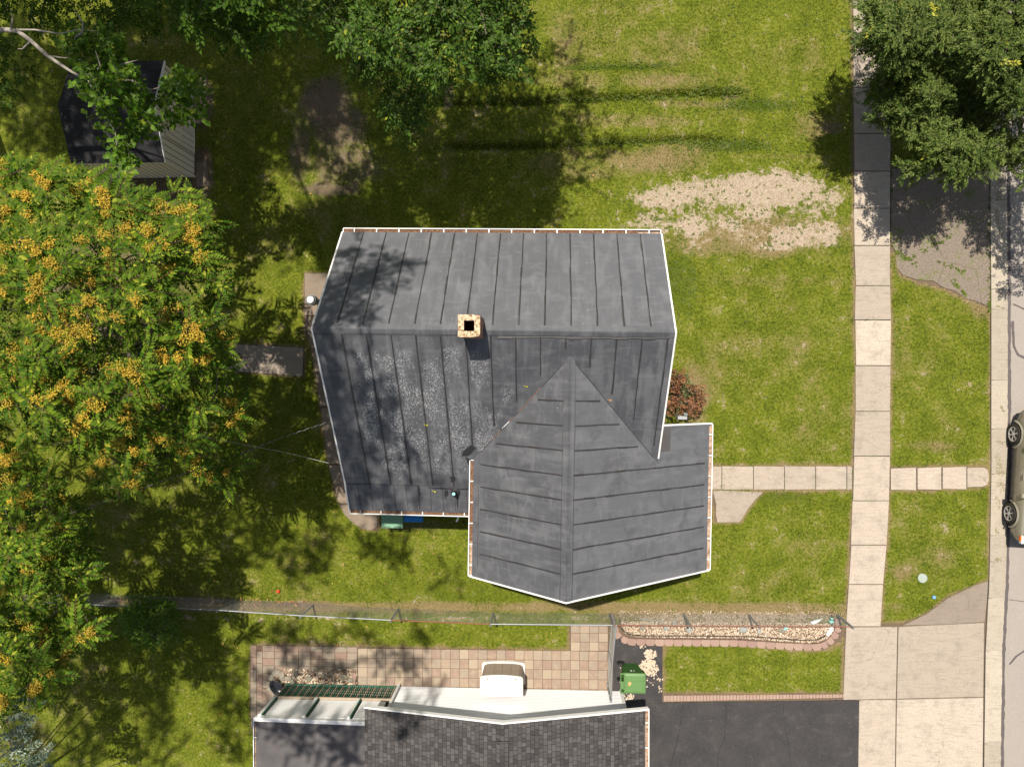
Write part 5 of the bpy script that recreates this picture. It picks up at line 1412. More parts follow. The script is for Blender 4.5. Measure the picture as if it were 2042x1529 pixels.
# planks beside the shed
for k, (pts, lab) in enumerate((([(400, 158), (413, 158), (413, 174), (401, 174)], 'short plank stub at the top of the plank row by the shed'), ([(401, 176), (413, 176), (412, 246), (402, 246)], 'long tan plank on the lawn side of the plank pair by the shed'), ([(390, 184), (400, 184), (400, 248), (391, 248)], 'grey-brown plank nearest the shed wall'))):
    mb = MB(); mb.prism(pl(pts), 0, .09, inset=.004); o = mb.build('plank', M['plank'], loc=P(*pts[0], 0)); tag(o, lab, 'plank', 'planks beside the shed')
mb = MB(); mb.prism(pl([(391, 324), (412, 322), (417, 370), (393, 374)]), -.02, .03, inset=.005)
o = mb.build('step_slab', M['walk'], loc=P(400, 345, 0)); tag(o, 'brown slab at the corner of the shed', 'step slab')
mb = MB(); mb.prism(pl([(228, 360), (272, 360), (270, 412), (232, 412)]), -.02, .025, inset=.005)
o = mb.build('shed_step', M['walk'], loc=P(250, 385, 0)); tag(o, 'dark slab below the shed half hidden by leaves', 'step slab')

# overhead wires
def wire(pts, r_, m, name, label):
    P3 = [Vector(P(*q)) for q in pts]
    dense = []
    for a, b in zip(P3[:-1], P3[1:]):
        for k in range(6): dense.append(a.lerp(b, k / 6))
    dense.append(P3[-1])
    mb = MB(); mb.tube(dense, r_, 6)
    if m == 'galv':   # messenger wire wrapped round the cable
        tw_ = []
        for i in range(len(dense) * 4):
            t_ = i / (len(dense) * 4 - 1) * (len(dense) - 1); j = min(int(t_), len(dense) - 2); q = dense[j].lerp(dense[j + 1], t_ - j)
            tw_.append(q + Vector((0, math.cos(i * 1.6) * r_ * 1.7, math.sin(i * 1.6) * r_ * 1.7)))
        mb.tube(tw_, r_ * .6, 5, 1)
    o = mb.build(name, [M['black'], M['galv']] if m == 'galv' else M[m]); tag(o, label, 'wire', 'service wires to the house')
wire([(664, 838, 4.0), (560, 873, 4.3), (480, 905, 4.5), (350, 950, 4.9), (210, 1000, 5.3), (-250, 1160, 6.5)], .009, 'galv', 'overhead_wire', 'twisted grey service cable running down left from the house gable')
wire([(655, 923, 3.4), (570, 902, 3.6), (495, 888, 3.8), (395, 868, 4.2), (-200, 760, 6.0)], .006, 'mesh', 'overhead_wire', 'thin pale wire just below the twisted service cable')

# ================================================================== GARDEN SHED
SE, SW_ = P(388, 348, 0), P(220, 358, 0)
sx1, sy0 = SE.x, SE.y
sx0 = P(116, 205, 2.6).x + .12
sy1 = P(327, 121, 2.04).y - .1; sy0 = P(332, 324, 2.04).y + .1
ridge_y = (sy0 + sy1) / 2
shed = empty('garden_shed', ((sx0 + sx1) / 2, ridge_y, 0), 'tan sided garden shed with a black shingle gable roof under the trees', 'shed')
eh, rh = 2.02, 2.62
mb = MB()
hw = (sy1 - sy0) / 2
mb.face([(sx0, sy0, 0), (sx1, sy0, 0), (sx1, sy0, eh), (sx0, sy0, eh)])
mb.face([(sx1, sy1, 0), (sx0, sy1, 0), (sx0, sy1, eh), (sx1, sy1, eh)])
mb.face([(sx1, sy0, 0), (sx1, sy1, 0), (sx1, sy1, eh), (sx1, ridge_y, rh - .04), (sx1, sy0, eh)])
mb.face([(sx0, sy1, 0), (sx0, sy0, 0), (sx0, sy0, eh), (sx0, ridge_y, rh - .04), (sx0, sy1, eh)])
x = sx0 + .1
while x < sx1:      # vertical grooves of the panel siding
    mb.box((x, sy0 - .001, eh / 2), (.022, .006, eh - .02), 1); mb.box((x, sy1 + .001, eh / 2), (.022, .006, eh - .02), 1); x += .2
y = sy0 + .1
while y < sy1:
    zt = eh + (rh - eh) * (1 - abs(y - ridge_y) / hw) - .06
    mb.box((sx1 + .001, y, zt / 2), (.006, .022, zt), 1); mb.box((sx0 - .001, y, zt / 2), (.006, .022, zt), 1); y += .2
mb.build('wall', [M['tansiding'], M['bark']], shed)
mb = MB(); ov = .1
for (ya, s_) in ((sy0 - ov, -1), (sy1 + ov, 1)):
    ze = eh - .03
    mb.slab([(sx0 - .1, ridge_y, rh + .03), (sx1 + .07, ridge_y, rh + .03), (sx1 + .07, ya, ze + .05), (sx0 - .1, ya, ze + .05)], .06, 0, 1)
mb.build('roof', [M['blackshingle'], M['tansiding']], shed)
mb = MB()
mb.beam((sx1 + .08, ridge_y, rh + .045), (sx1 + .08, sy0 - ov, eh + .035), .018, .09); mb.beam((sx1 + .08, ridge_y, rh + .045), (sx1 + .08, sy1 + ov, eh + .035), .018, .09)
mb.build('rake_trim', M['white'], shed)
for yy in (sy0 + .02, sy1 - .02):
    mb = MB(); mb.box((sx1 + .012, yy, eh / 2), (.05, .07, eh)); mb.build('corner_trim', M['tansiding'], shed)
mb = MB(); mb.box((sx0, sy0 - .012, eh / 2), (.07, .05, eh)); mb.build('corner_trim', M['tansiding'], shed)
for k in range(2):
    mb = MB(); yc = ridge_y + (k - .5) * .72
    mb.box((sx1 + .03, yc, .98), (.03, .70, 1.86)); [mb.box((sx1 + .046, yc + q_, .98), (.004, .018, 1.8), 1) for q_ in (-.2, 0, .2)]; 
    for zz in (.12, .98, 1.86): mb.box((sx1 + .05, yc, zz), (.02, .70, .07))
    for yy in (yc - .33, yc + .33): mb.box((sx1 + .05, yy, .98), (.022, .05, 1.8))
    d_ = mb.build('door', [M['tansiding'], M['bark']], shed)
    m2 = MB(); m2.box((sx1 + .07, ridge_y + (k - .5) * .1, 1.0), (.03, .03, .12)); m2.build('handle', M['black'], d_)

# ================================================================== PARKED CAR (whole car; only its kerb side enters the frame)
fw, rw = P(2013, 1026, .22), P(2022, 868, .22)
xs_ = (fw.x + rw.x) / 2
cary = (fw.y + rw.y) / 2
WB = abs(fw.y - rw.y)
ca_ = math.atan2(-(fw.x - rw.x), -(fw.y - rw.y)) * -1
CW = 1.84
Yf, Yr = fw.y - .93, rw.y + .86       # front is toward the bottom of the picture
GZ = -0.12
car = empty('parked_car', (xs_ + CW / 2, cary, GZ), 'champagne sport utility car parked at the kerb, partly outside the right edge', 'car')
# stations front to rear: y, half width, sill z, belt z, top z, top half width
def prof(t):
    """t 0 front .. 1 rear -> (halfw, sill, belt, top, topw)"""
    T = [0, .03, .08, .2, .30, .345, .46, .60, .80, .90, .965, 1.0]
    hw = [.62, .78, .87, .91, .92, .92, .92, .92, .92, .90, .84, .74]
    si = [.42, .30, .25, .24, .24, .24, .24, .24, .24, .27, .33, .45]
    be = [.66, .80, .88, .96, 1.0, 1.02, 1.05, 1.07, 1.10, 1.10, 1.02, .92]
    tp = [.67, .82, .90, .99, 1.04, 1.12, 1.50, 1.64, 1.63, 1.52, 1.06, .94]
    tw2 = [.50, .66, .76, .80, .80, .74, .62, .60, .60, .58, .62, .60]
    f_ = lambda a: float(np.interp(t, T, a))
    return f_(hw), f_(si), f_(be), f_(tp), f_(tw2)
ts = [0, .015, .03, .05, .08, .12, .16, .2, .25, .3, .325, .345, .37, .4, .43, .46, .5, .55, .6, .65, .7, .75, .8, .85, .88, .90, .92, .94, .965, .985, 1.0]
sec = []
for t in ts:
    hw, si, be, tp, tw_ = prof(t)
    y = Yf + (Yr - Yf) * t
    half = [(hw * .80, si), (hw * .97, si + .08), (hw, (si + be) / 2), (hw * .99, be - .06), (hw * .94, be), (tw_ + (hw * .94 - tw_) * .45, be + (tp - be) * .55), (tw_ + .03, tp - (tp - be) * .08), (tw_ - .08, tp), (0, tp + .02)]
    pts = [(-x, z) for x, z in half] + [(x, z) for x, z in half[-2::-1]]
    sec.append([(xs_ + CW / 2 + x, y, z + GZ) for x, z in pts])
body, gl = MB(), MB()
K = len(sec[0])
vs = [q for s_ in sec for q in s_]
wcs = [fw.y, rw.y]
for i in range(len(sec) - 1):
    tm = (ts[i] + ts[i + 1]) / 2
    for k in range(K - 1):
        a, b, c_, d_ = i * K + k, i * K + k + 1, (i + 1) * K + k + 1, (i + 1) * K + k
        side_glass = k in (4, 5, K - 6, K - 7) and .37 < tm < .885
        wind = .345 < tm < .46 and 6 <= k <= K - 8 or .90 < tm < .965 and 6 <= k <= K - 8
        (gl if (side_glass or wind) else body).add([vs[a], vs[b], vs[c_], vs[d_]], [(0, 3, 2, 1)])
body.add(sec[0], [tuple(range(K))]); body.add(sec[-1], [tuple(range(K - 1, -1, -1))])
def merge(o, d=.0005):
    import bmesh
    bm = bmesh.new(); bm.from_mesh(o.data); bmesh.ops.remove_doubles(bm, verts=bm.verts, dist=d); bmesh.ops.recalc_face_normals(bm, faces=bm.faces); bm.to_mesh(o.data); bm.free()
bo = body.build('body', M['paint'], car, smooth=True); merge(bo)
go = gl.build('side_glass', M['glass'], car, smooth=True); merge(go)
for yw in wcs:
    for sd_ in (-1, 1):
        xc = xs_ + CW / 2 + sd_ * (CW / 2 - .10)
        arch = MB()
        for k in range(12):   # flared arch lip
            a0, a1 = math.pi * k / 12, math.pi * (k + 1) / 12
            q = lambda a, r_, dx: (xc + sd_ * dx, yw + r_ * math.cos(a), GZ + .34 + r_ * math.sin(a))
            arch.add([q(a0, .41, .125), q(a1, .41, .125), q(a1, .46, .09), q(a0, .46, .09)], [(0, 1, 2, 3)])
            arch.add([q(a0, .41, .125), q(a1, .41, .125), q(a1, .38, .02), q(a0, .38, .02)], [(0, 1, 2, 3)], 1)
        arch.build('wheel_arch', [M['paint'], M['black']], car)
        t_ = MB()
        prof_ = [(-.11, .24), (-.115, .30), (-.09, .335), (0, .345), (.09, .335), (.115, .30), (.11, .24)]
        n = 32
        vs2 = [(xc + sd_ * .03 + px_, yw + r_ * math.cos(2 * math.pi * k / n), GZ + .345 + r_ * math.sin(2 * math.pi * k / n)) for px_, r_ in prof_ for k in range(n)]
        t_.add(vs2, [(i * n + k, i * n + (k + 1) % n, (i + 1) * n + (k + 1) % n, (i + 1) * n + k) for i in range(len(prof_) - 1) for k in range(n)])
        ty = t_.build('wheel', M['tyre'], car, smooth=True)
        rm = MB()
        xo = xc + sd_ * .03 + sd_ * .085
        for k in range(n):
            a0, a1 = 2 * math.pi * k / n, 2 * math.pi * (k + 1) / n
            q = lambda a, r_, dx: (xo + sd_ * dx, yw + r_ * math.cos(a), GZ + .345 + r_ * math.sin(a))
            rm.add([q(a0, .245, .02), q(a1, .245, .02), q(a1, .215, .01), q(a0, .215, .01)], [(0, 1, 2, 3)])
            rm.add([q(a0, .215, .01), q(a1, .215, .01), q(a1, .205, -.06), q(a0, .205, -.06)], [(0, 1, 2, 3)])
            rm.add([q(a0, .205, -.06), q(a1, .205, -.06), q(a1, 0.001, -.06), q(a0, 0.001, -.06)], [(0, 1, 2, 3)], 1)
        for s5 in range(6):
            a = 2 * math.pi * s5 / 6 + .3
            w0_, w1_ = .16, .13
            pts = [(a - w0_ * 1.6, .05), (a - w1_, .215), (a + w1_, .215), (a + w0_ * 1.6, .05)]
            fr = [(xo + sd_ * .012, yw + r_ * math.cos(aa), GZ + .345 + r_ * math.sin(aa)) for aa, r_ in pts]
            bk = [(xo - sd_ * .04, q_[1], q_[2]) for q_ in fr]
            rm.add(fr + bk, [(0, 1, 2, 3), (0, 4, 5, 1), (1, 5, 6, 2), (2, 6, 7, 3), (3, 7, 4, 0)])
        rm.tube([(xo - sd_ * .03, yw, GZ + .345), (xo + sd_ * .022, yw, GZ + .345)], .055, 14)
        rm.build('rim', [M['rim'], M['black']], ty)
for sd_ in (-1, 1):
    xx = xs_ + CW / 2 + sd_ * (CW / 2 + .06)
    mb = MB(); ym = Yf + (Yr - Yf) * .37
    mb.box((xx, ym, GZ + 1.08), (.2, .14, .15), inset=.03); mb.build('mirror', M['paint'], car)
    mb = MB(); x3 = xs_ + CW / 2 + sd_ * .70
    mb.add([(x3 - .16, Yf + .06, GZ + .62), (x3 + .13 * 1, Yf + .10, GZ + .62), (x3 + .16, Yf + .34, GZ + .70), (x3 + .10, Yf + .42, GZ + .90), (x3 - .16, Yf + .2, GZ + .86)], [(0, 1, 2, 3, 4)])
    hl = MB(); cxl = xs_ + CW / 2
    hl.box((cxl + sd_ * .70, Yf + .21, GZ + .80), (.26, .30, .14), 0, inset=.03); hlo = hl.build('headlight', M['lamp'], car)
    am = MB(); am.box((cxl + sd_ * .83, Yf + .22, GZ + .80), (.05, .16, .09), inset=.012); am.build('indicator', M['amber'], hlo)
    mb = MB(); mb.box((cxl + sd_ * .72, Yr - .06, GZ + .95), (.18, .1, .3), inset=.02); mb.build('tail_light', M['red'], car)
    for t0 in (.50, .70):
        mb = MB(); mb.box((cxl + sd_ * (CW / 2 - .0), Yf + (Yr - Yf) * t0, GZ + .93), (.035, .17, .03)); mb.build('door_handle', M['paint'], car)
    mb = MB(); mb.box((cxl + sd_ * (CW / 2 - .07), cary, GZ + .33), (.14, WB - .85, .06), inset=.015); mb.build('running_board', M['black'], car)
    mb = MB(); mb.beam((cxl + sd_ * .56, Yf + (Yr - Yf) * .5, GZ + 1.70), (cxl + sd_ * .56, Yf + (Yr - Yf) * .86, GZ + 1.69), .04, .05); mb.build('roof_rail', M['black'], car)
    for t0 in (.37, .57, .79):
        mb = MB()
        hw, si, be, tp, tw_ = prof(t0)
        yy = Yf + (Yr - Yf) * t0
        mb.add([(cxl + sd_ * (hw + .002), yy - .004, GZ + si + .12), (cxl + sd_ * (hw + .002), yy + .004, GZ + si + .12), (cxl + sd_ * (hw * .99 + .002), yy + .004, GZ + be - .06), (cxl + sd_ * (hw * .99 + .002), yy - .004, GZ + be - .06)], [(0, 1, 2, 3)])
        mb.build('door_gap', M['black'], car)
# turn the car with the kerb
car.rotation_euler = (0, 0, math.atan2(fw.x - rw.x, -(fw.y - rw.y)))

# ================================================================== VEGETATION
def rotmats(yaw, pitch, roll):
    cy, sy, cp, sp, cr, sr = np.cos(yaw), np.sin(yaw), np.cos(pitch), np.sin(pitch), np.cos(roll), np.sin(roll)
    z, o_ = np.zeros_like(yaw), np.ones_like(yaw)
    Rz = np.stack([np.stack([cy, -sy, z], -1), np.stack([sy, cy, z], -1), np.stack([z, z, o_], -1)], -2)
    Ry = np.stack([np.stack([cp, z, -sp], -1), np.stack([z, o_, z], -1), np.stack([sp, z, cp], -1)], -2)   # x axis pitched up
    Rx = np.stack([np.stack([o_, z, z], -1), np.stack([z, cr, -sr], -1), np.stack([z, sr, cr], -1)], -2)
    return Rz @ Ry @ Rx
def leaf(L, W, fold=.18, droop=.15):
    """pointed oval leaf along +x, two folded quads sharing a midrib"""
    v = np.array([[0, 0, 0], [L * .45, 0, -droop * L * .1], [L, 0, -droop * L], [L * .35, W / 2, fold * W], [L * .75, W * .38, fold * W * .6 - droop * L * .5], [L * .35, -W / 2, fold * W], [L * .75, -W * .38, fold * W * .6 - droop * L * .5]])
    f_ = np.array([[0, 1, 4, 3], [1, 2, 4, 4], [0, 5, 6, 1], [1, 6, 2, 2]])
    f_ = np.array([[0, 1, 4, 3], [0, 5, 6, 1], [1, 2, 4, 1], [1, 6, 2, 1]])
    return v[:, :], f_
def simple_leaf(L, W, fold=.2, droop=.12):
    v = np.array([[0, 0, 0], [L * .5, W / 2, fold * W], [L, 0, -droop * L], [L * .5, -W / 2, fold * W]])
    return v, np.array([[0, 1, 2], [0, 2, 3]])
def compose(tmpl, Rm, T, sc):
    """instances of one template -> verts (m*n,3), tri faces"""
    v, f_ = tmpl
    out = np.einsum('mij,nj->mni', Rm, v) * sc[:, None, None] + T[:, None]
    return out.reshape(-1, 3), (f_[None] + len(v) * np.arange(len(T))[:, None, None]).reshape(-1, f_.shape[1])
def merge_t(parts):
    V, Fx, n = [], [], 0
    for v, f_ in parts:
        V.append(v); Fx.append(f_ + n); n += len(v)
    return np.vstack(V), np.vstack(Fx)

# templates ----------------------------------------------------------
def tmpl_ailanthus(rg):
    """compound leaf along +x: 9 pairs of leaflets"""
    parts = []
    L = 1.0
    n = 8
    xs2 = np.linspace(.16, .93, n)
    zz = lambda x: .10 * x - .28 * x * x
    for s_ in (-1, 1):
        yaw = s_ * (1.15 - .35 * xs2) + rg.normal(0, .06, n); ln = .24 * np.sin(np.clip(xs2 * 2.6 + .5, 0, 3.0)) ** .5 * np.ones(n)
        Rm = rotmats(yaw, rg.normal(-.25, .12, n), rg.normal(0, .25, n))
        T = np.stack([xs2, s_ * .012 * np.ones(n), zz(xs2)], 1)
        parts.append(compose(simple_leaf(1, .52), Rm, T, ln * 1.12))
    Rm = rotmats(np.array([0.]), np.array([-.4]), np.array([0.]))
    parts.append(compose(simple_leaf(1, .36), Rm, np.array([[.97, 0, zz(.97)]]), np.array([.2])))
    return merge_t(parts)
def rachis(rg):
    xs2 = np.linspace(0, 1, 5); zz = .10 * xs2 - .28 * xs2 ** 2
    v = []
    for x, z in zip(xs2, zz): v += [[x, .0045, z + .004], [x, -.0045, z + .004]]
    f_ = []
    for i in range(4): f_ += [[2 * i, 2 * i + 1, 2 * i + 3], [2 * i, 2 * i + 3, 2 * i + 2]]
    return np.array(v), np.array(f_)
def tmpl_spray(rg, n=12, ll=.17, lw=.5, spread=.9):
    """twig with alternate simple leaves along +x, unit length"""
    parts = []
    xs2 = np.linspace(.08, 1.0, n)
    s_ = np.where(np.arange(n) % 2, 1, -1)
    yaw = s_ * rg.uniform(.5, 1.1, n) * spread; yaw[-1] = 0
    Rm = rotmats(yaw, rg.normal(-.2, .3, n), rg.normal(0, .45, n))
    T = np.stack([xs2, s_ * .01, -.12 * xs2 ** 2 + rg.normal(0, .02, n)], 1)
    parts.append(compose(simple_leaf(1, lw), Rm, T, ll * rg.uniform(.75, 1.2, n)))
    return merge_t(parts)

def inpx(poly, n, rg):
    pp = np.array(poly, float); out = np.zeros((0, 2))
    while len(out) < n:
        q = rg.uniform(pp.min(0), pp.max(0), (n * 3, 2)); out = np.vstack([out, q[inpoly(q, poly)]])
    return out[:n]

def skeleton(tree, base, fork_z, ends, r0, barkm, rg, nlimb=7, name='trunk', bl='branch', twig=.012):
    """trunk, limbs as parts; twigs reach each leaf cluster"""
    ends = np.asarray(ends)
    k = min(nlimb, len(ends))
    far = [int(np.argmax(((ends - base) ** 2).sum(1)))]
    while len(far) < k:
        d = np.min([((ends - ends[i]) ** 2).sum(1) for i in far], 0); far.append(int(np.argmax(d)))
    fork = np.array([base[0] + rg.normal(0, .15), base[1] + rg.normal(0, .15), fork_z])
    mb = MB()
    mid = (np.array(base) + fork) / 2 + rg.normal(0, .1, 3) * [1, 1, 0]
    mb.tube([tuple(base), tuple(np.array(base) + [0, 0, .3]), tuple(mid), tuple(fork)], [r0 * 1.35, r0 * 1.1, r0 * .9, r0 * .75], 10)
    tr = mb.build(name, barkm, tree, smooth=True)
    limbs = []
    mb = MB()
    for i in far:
        e = ends[i] - [0, 0, .15]
        p1 = fork + (e - fork) * .35 + [0, 0, .25 * abs(e[2] - fork[2]) * .5] + rg.normal(0, .15, 3)
        p2 = fork + (e - fork) * .7 + rg.normal(0, .15, 3)
        pts = [fork, p1, p2, e]
        dn = []
        for j in range(13):
            t = j / 12; a = (1 - t) ** 3; b = 3 * (1 - t) ** 2 * t; c_ = 3 * (1 - t) * t * t; d_ = t ** 3
            dn.append(a * pts[0] + b * pts[1] + c_ * pts[2] + d_ * pts[3])
        rs = [r0 * .42 * (1 - j / 13) ** 1.3 + .009 for j in range(13)]
        mb.tube([tuple(q) for q in dn], rs, 7)
        limbs += dn[4:]
    nodes = np.zeros((len(limbs) + 2 * len(ends), 3)); nodes[:len(limbs)] = np.array(limbs); nn = len(limbs)
    for e in ends[np.argsort(((ends - fork) ** 2).sum(1))]:
        d = ((nodes[:nn] - e) ** 2).sum(1); q = nodes[int(np.argmin(d))]
        m_ = (q + e) / 2 + rg.normal(0, .07, 3)
        mb.tube([tuple(q), tuple(m_), tuple(e)], [twig * 1.4, twig, twig * .5], 5, cap=False)
        nodes[nn] = m_; nodes[nn + 1] = e; nn += 2
    mb.build(bl, barkm, tree, smooth=True)

def ailanthus(label, base, polys, seed, nrose, hfun, leafL=.58, seedfrac=.62, layers=((0, 0), (-1.4, .8), (-3.0, .6))):
    rg = np.random.default_rng(seed)
    tree = empty('seed_tree', (base[0], base[1], 0), label, 'tree', 'orange-seeded trees')
    A, Rr = [], []
    T1 = [tmpl_ailanthus(rg) for _ in range(4)]; TR = rachis(rg)
    cents = []
    for dz, fr in layers:
        n = int(nrose * (fr or 1))
        q = inpx(polys, n * 5, rg)
        # spread evenly: keep far-apart samples
        keep = [q[0]]
        for c_ in q[1:]:
            if min((c_[0] - k_[0]) ** 2 + (c_[1] - k_[1]) ** 2 for k_ in keep) > (40 if dz == 0 else 44) ** 2: keep.append(c_)
            if len(keep) >= n: break
        keep = np.array(keep)
        h = np.array([hfun(x, y) for x, y in keep]) + dz + rg.normal(0, .3, len(keep))
        cents.append(np.hstack([PN(keep[:, 0], keep[:, 1], h), np.full((len(keep), 1), dz)]))
    Cn = np.vstack(cents)
    for cx, cy, cz, dz in Cn:
        n = rg.integers(6, 13)
        yaw = np.arange(n) / n * 6.283 + rg.uniform(0, 6) + rg.normal(0, .22, n)
        pit = rg.uniform(-.25, .35, n); sc = leafL * rg.uniform(.6, 1.15, n) * rg.uniform(.75, 1.2)
        Rm = rotmats(yaw, pit, rg.normal(0, .3, n)); T = np.tile([cx, cy, cz], (n, 1)) + rg.normal(0, .04, (n, 3))
        A.append(compose(T1[rg.integers(4)], Rm, T, sc)); Rr.append(compose(TR, Rm, T, sc))
    Vl, Fl = merge_t(A); V2, F2 = merge_t(Rr)
    V = np.vstack([Vl, V2]); Fx = np.vstack([Fl, F2 + len(Vl)]); mi = np.r_[np.zeros(len(Fl)), np.ones(len(F2))]
    np_mesh('crown', V, Fx, [M['ail'], M['rachis']], mi, tree)
    # seed clusters: lumpy panicles of small samaras
    S = []
    top = Cn[Cn[:, 3] == 0]; sel = top[rg.random(len(top)) < seedfrac]
    low = Cn[Cn[:, 3] < 0]; sel = np.vstack([sel, low[rg.random(len(low)) < seedfrac * .25]])
    for cx, cy, cz, dz in sel:
        for b in range(rg.integers(1, 6)):
            a = rg.uniform(0, 6.28); R_ = rg.uniform(.04, .34)
            c0 = np.array([cx + R_ * math.cos(a), cy + R_ * math.sin(a), cz + rg.uniform(.05, .16)])
            m_ = rg.integers(60, 110)
            rad_ = rg.uniform(.09, .16)
            el = rg.uniform(1, 1.7); a2 = rg.uniform(0, 3.14)
            u = rg.normal(0, 1, (m_, 3)); u /= np.linalg.norm(u, axis=1)[:, None]; u *= rad_ * rg.random((m_, 1)) ** .4
            u[:, 0] *= el; ca, sa = math.cos(a2), math.sin(a2)
            u = np.stack([u[:, 0] * ca - u[:, 1] * sa, u[:, 0] * sa + u[:, 1] * ca, u[:, 2] * .8], 1)
            S.append(compose(simple_leaf(1, .45), rotmats(rg.uniform(0, 6.28, m_), rg.normal(0, .5, m_), rg.normal(0, .5, m_)), c0 + u, rg.uniform(.04, .065, m_)))
    if S:
        V, Fx = merge_t(S); np_mesh('seed_clusters', V, Fx, M['seed'], None, tree)
    skeleton(tree, (base[0], base[1], -.05), base[2], Cn[:, :3] - [0, 0, .35], .15, M['bark'], rg, 9)
    return tree

polyA = [(-260, 330), (-80, 318), (60, 322), (110, 352), (150, 345), (190, 372), (235, 392), (262, 372), (300, 378), (330, 400), (372, 372), (386, 402), (404, 440), (438, 486), (440, 520), (452, 560), (440, 590), (400, 560),
         (350, 545), (300, 540), (295, 575), (345, 612), (380, 640), (430, 625), (452, 660), (446, 690), (440, 720), (470, 765), (440, 800), (468, 830), (455, 870), (440, 880), (400, 850), (370, 870), (392, 905), (468, 920), (460, 965), (420, 960), (385, 935), (330, 930), (290, 955), (245, 978), (195, 960), (188, 920), (160, 880), (60, 900), (-240, 920)]
polyB = [(-240, 905), (40, 905), (90, 930), (120, 965), (150, 1005), (135, 1050), (168, 1090), (180, 1130), (170, 1170), (178, 1215), (168, 1260), (160, 1310), (110, 1345), (60, 1380), (20, 1418), (-60, 1430), (-240, 1400)]
def hA(x, y):
    d = math.hypot((x - 120) / 380, (y - 620) / 340); return 9.9 - 2.6 * min(1.3, d) ** 2
def hB(x, y):
    d = math.hypot((x + 30) / 220, (y - 1160) / 300); return 8.6 - 2.0 * min(1.3, d) ** 2
ailanthus('broad seed tree with orange seed clusters filling the left side above the wires', (-12.0, 1.6, 4.0), polyA, 21, 150, hA)
ailanthus('orange-seeded tree in the lower left, hanging over the end of the fence', (-17.4, -4.4, 3.5), polyB, 22, 80, hB)

def leafy(name, label, cat, base, clusters, seed, mat, ll, n_spray, L, lw=.5, nleaf=12, pitch=(-.5, .25), bark='bark', r0=.18, nlimb=8, group=None, accent=None, twigr=.008, templ=None, bias=None):
    """clusters (k,3+) centre points; each gets n_spray twigs of simple leaves"""
    rg = np.random.default_rng(seed)
    tree = empty(name, (base[0], base[1], 0), label, cat, group)
    T1 = [tmpl_spray(rg, nleaf, ll / L, lw) for _ in range(4)]
    cl = np.asarray(clusters, float)
    parts = []; tw = MB()
    k = len(cl)
    N = k * n_spray
    ci = np.repeat(np.arange(k), n_spray)
    yaw = rg.uniform(0, 6.283, N) if bias is None else bias + rg.normal(0, .8, N)
    pit = rg.uniform(*pitch, N)
    T = cl[ci, :3] + rg.normal(0, L * .35, (N, 3)) * [1, 1, .6]
    sc = L * rg.uniform(.7, 1.2, N)
    Rm = rotmats(yaw, pit, rg.normal(0, .35, N))
    which = rg.integers(0, 4, N)
    for j in range(4):
        m_ = which == j
        parts.append(compose(T1[j], Rm[m_], T[m_], sc[m_]))
    V, Fx = merge_t(parts)
    mats = [M[mat]]; mi = np.zeros(len(Fx))
    if accent:
        mats.append(M['yellow'])
        nf = len(T1[0][1])
        n_inst = len(Fx) // nf
        pick = rg.random(n_inst) < accent
        mi = np.repeat(pick, nf).astype(float)
    np_mesh('crown', V, Fx, mats, mi, tree)
    # twig stems
    tv, tf = rachis(rg)
    q = rg.random(N) < .7
    Vt, Ft = compose((tv * [1, .8, 1], tf), Rm[q], T[q], sc[q])
    if N > 400: np_mesh('twigs', Vt, Ft, M[bark], None, tree)['kind'] = 'stuff'
    skeleton(tree, (base[0], base[1], -.05), base[2], cl[:, :3][rg.choice(k, min(k, 160), replace=False)], r0, M[bark], rg, nlimb, twig=twigr)
    return tree

def pxclusters(poly, n, h0, h1, seed, edge=0.0, c=None):
    rg = np.random.default_rng(seed)
    q = inpx(poly, n, rg)
    h = rg.uniform(h0, h1, n)
    if c is not None:   # domed
        d = np.hypot((q[:, 0] - c[0]) / c[2], (q[:, 1] - c[1]) / c[3])
        h = h - edge * np.minimum(1.4, d) ** 2
    return PN(q[:, 0], q[:, 1], h)
def ball(c, r, n, seed, zmin=None):
    rg = np.random.default_rng(seed)
    u = rg.normal(0, 1, (n, 3)); u /= np.linalg.norm(u, axis=1)[:, None]
    u *= rg.random((n, 1)) ** .45
    return np.array(c) + u * np.array(r)

# top-centre tree with drooping tips
cl = np.vstack([pxclusters([(500, -200), (1040, -200), (1050, 10), (1052, 45), (1030, 60), (1020, 110), (975, 130), (930, 120), (900, 150), (870, 160), (800, 120), (720, 110), (690, 60), (655, 40), (560, 40)], 300, 6.2, 9.2, 31),
                pxclusters([(655, 20), (740, 25), (830, 40), (880, 120), (885, 160), (855, 215), (800, 230), (760, 180), (700, 120), (670, 90)], 60, 4.6, 6.4, 32),
                pxclusters([(770, 180), (850, 190), (830, 235), (795, 265), (772, 230)], 16, 3.8, 4.8, 33),
                pxclusters([(940, 60), (1040, 40), (1025, 120), (985, 170), (970, 130)], 22, 5.2, 6.2, 34),
                ball((-2.6, 11.0, 8.2), (4.2, 3.2, 2.4), 200, 35)])
leafy('leafy_tree', 'green broad-leaved tree with drooping tips at the top centre', 'tree', (-2.8, 13.0, 3.6), cl, 36, 'elm', .12, 8, .5, .55, 11, (-.8, .15), 'bark', .10, twigr=.005)
BOUGH = [(100, 50), (260, 50), (400, 130), (400, 260), (280, 345), (210, 345), (180, 240), (100, 150)]
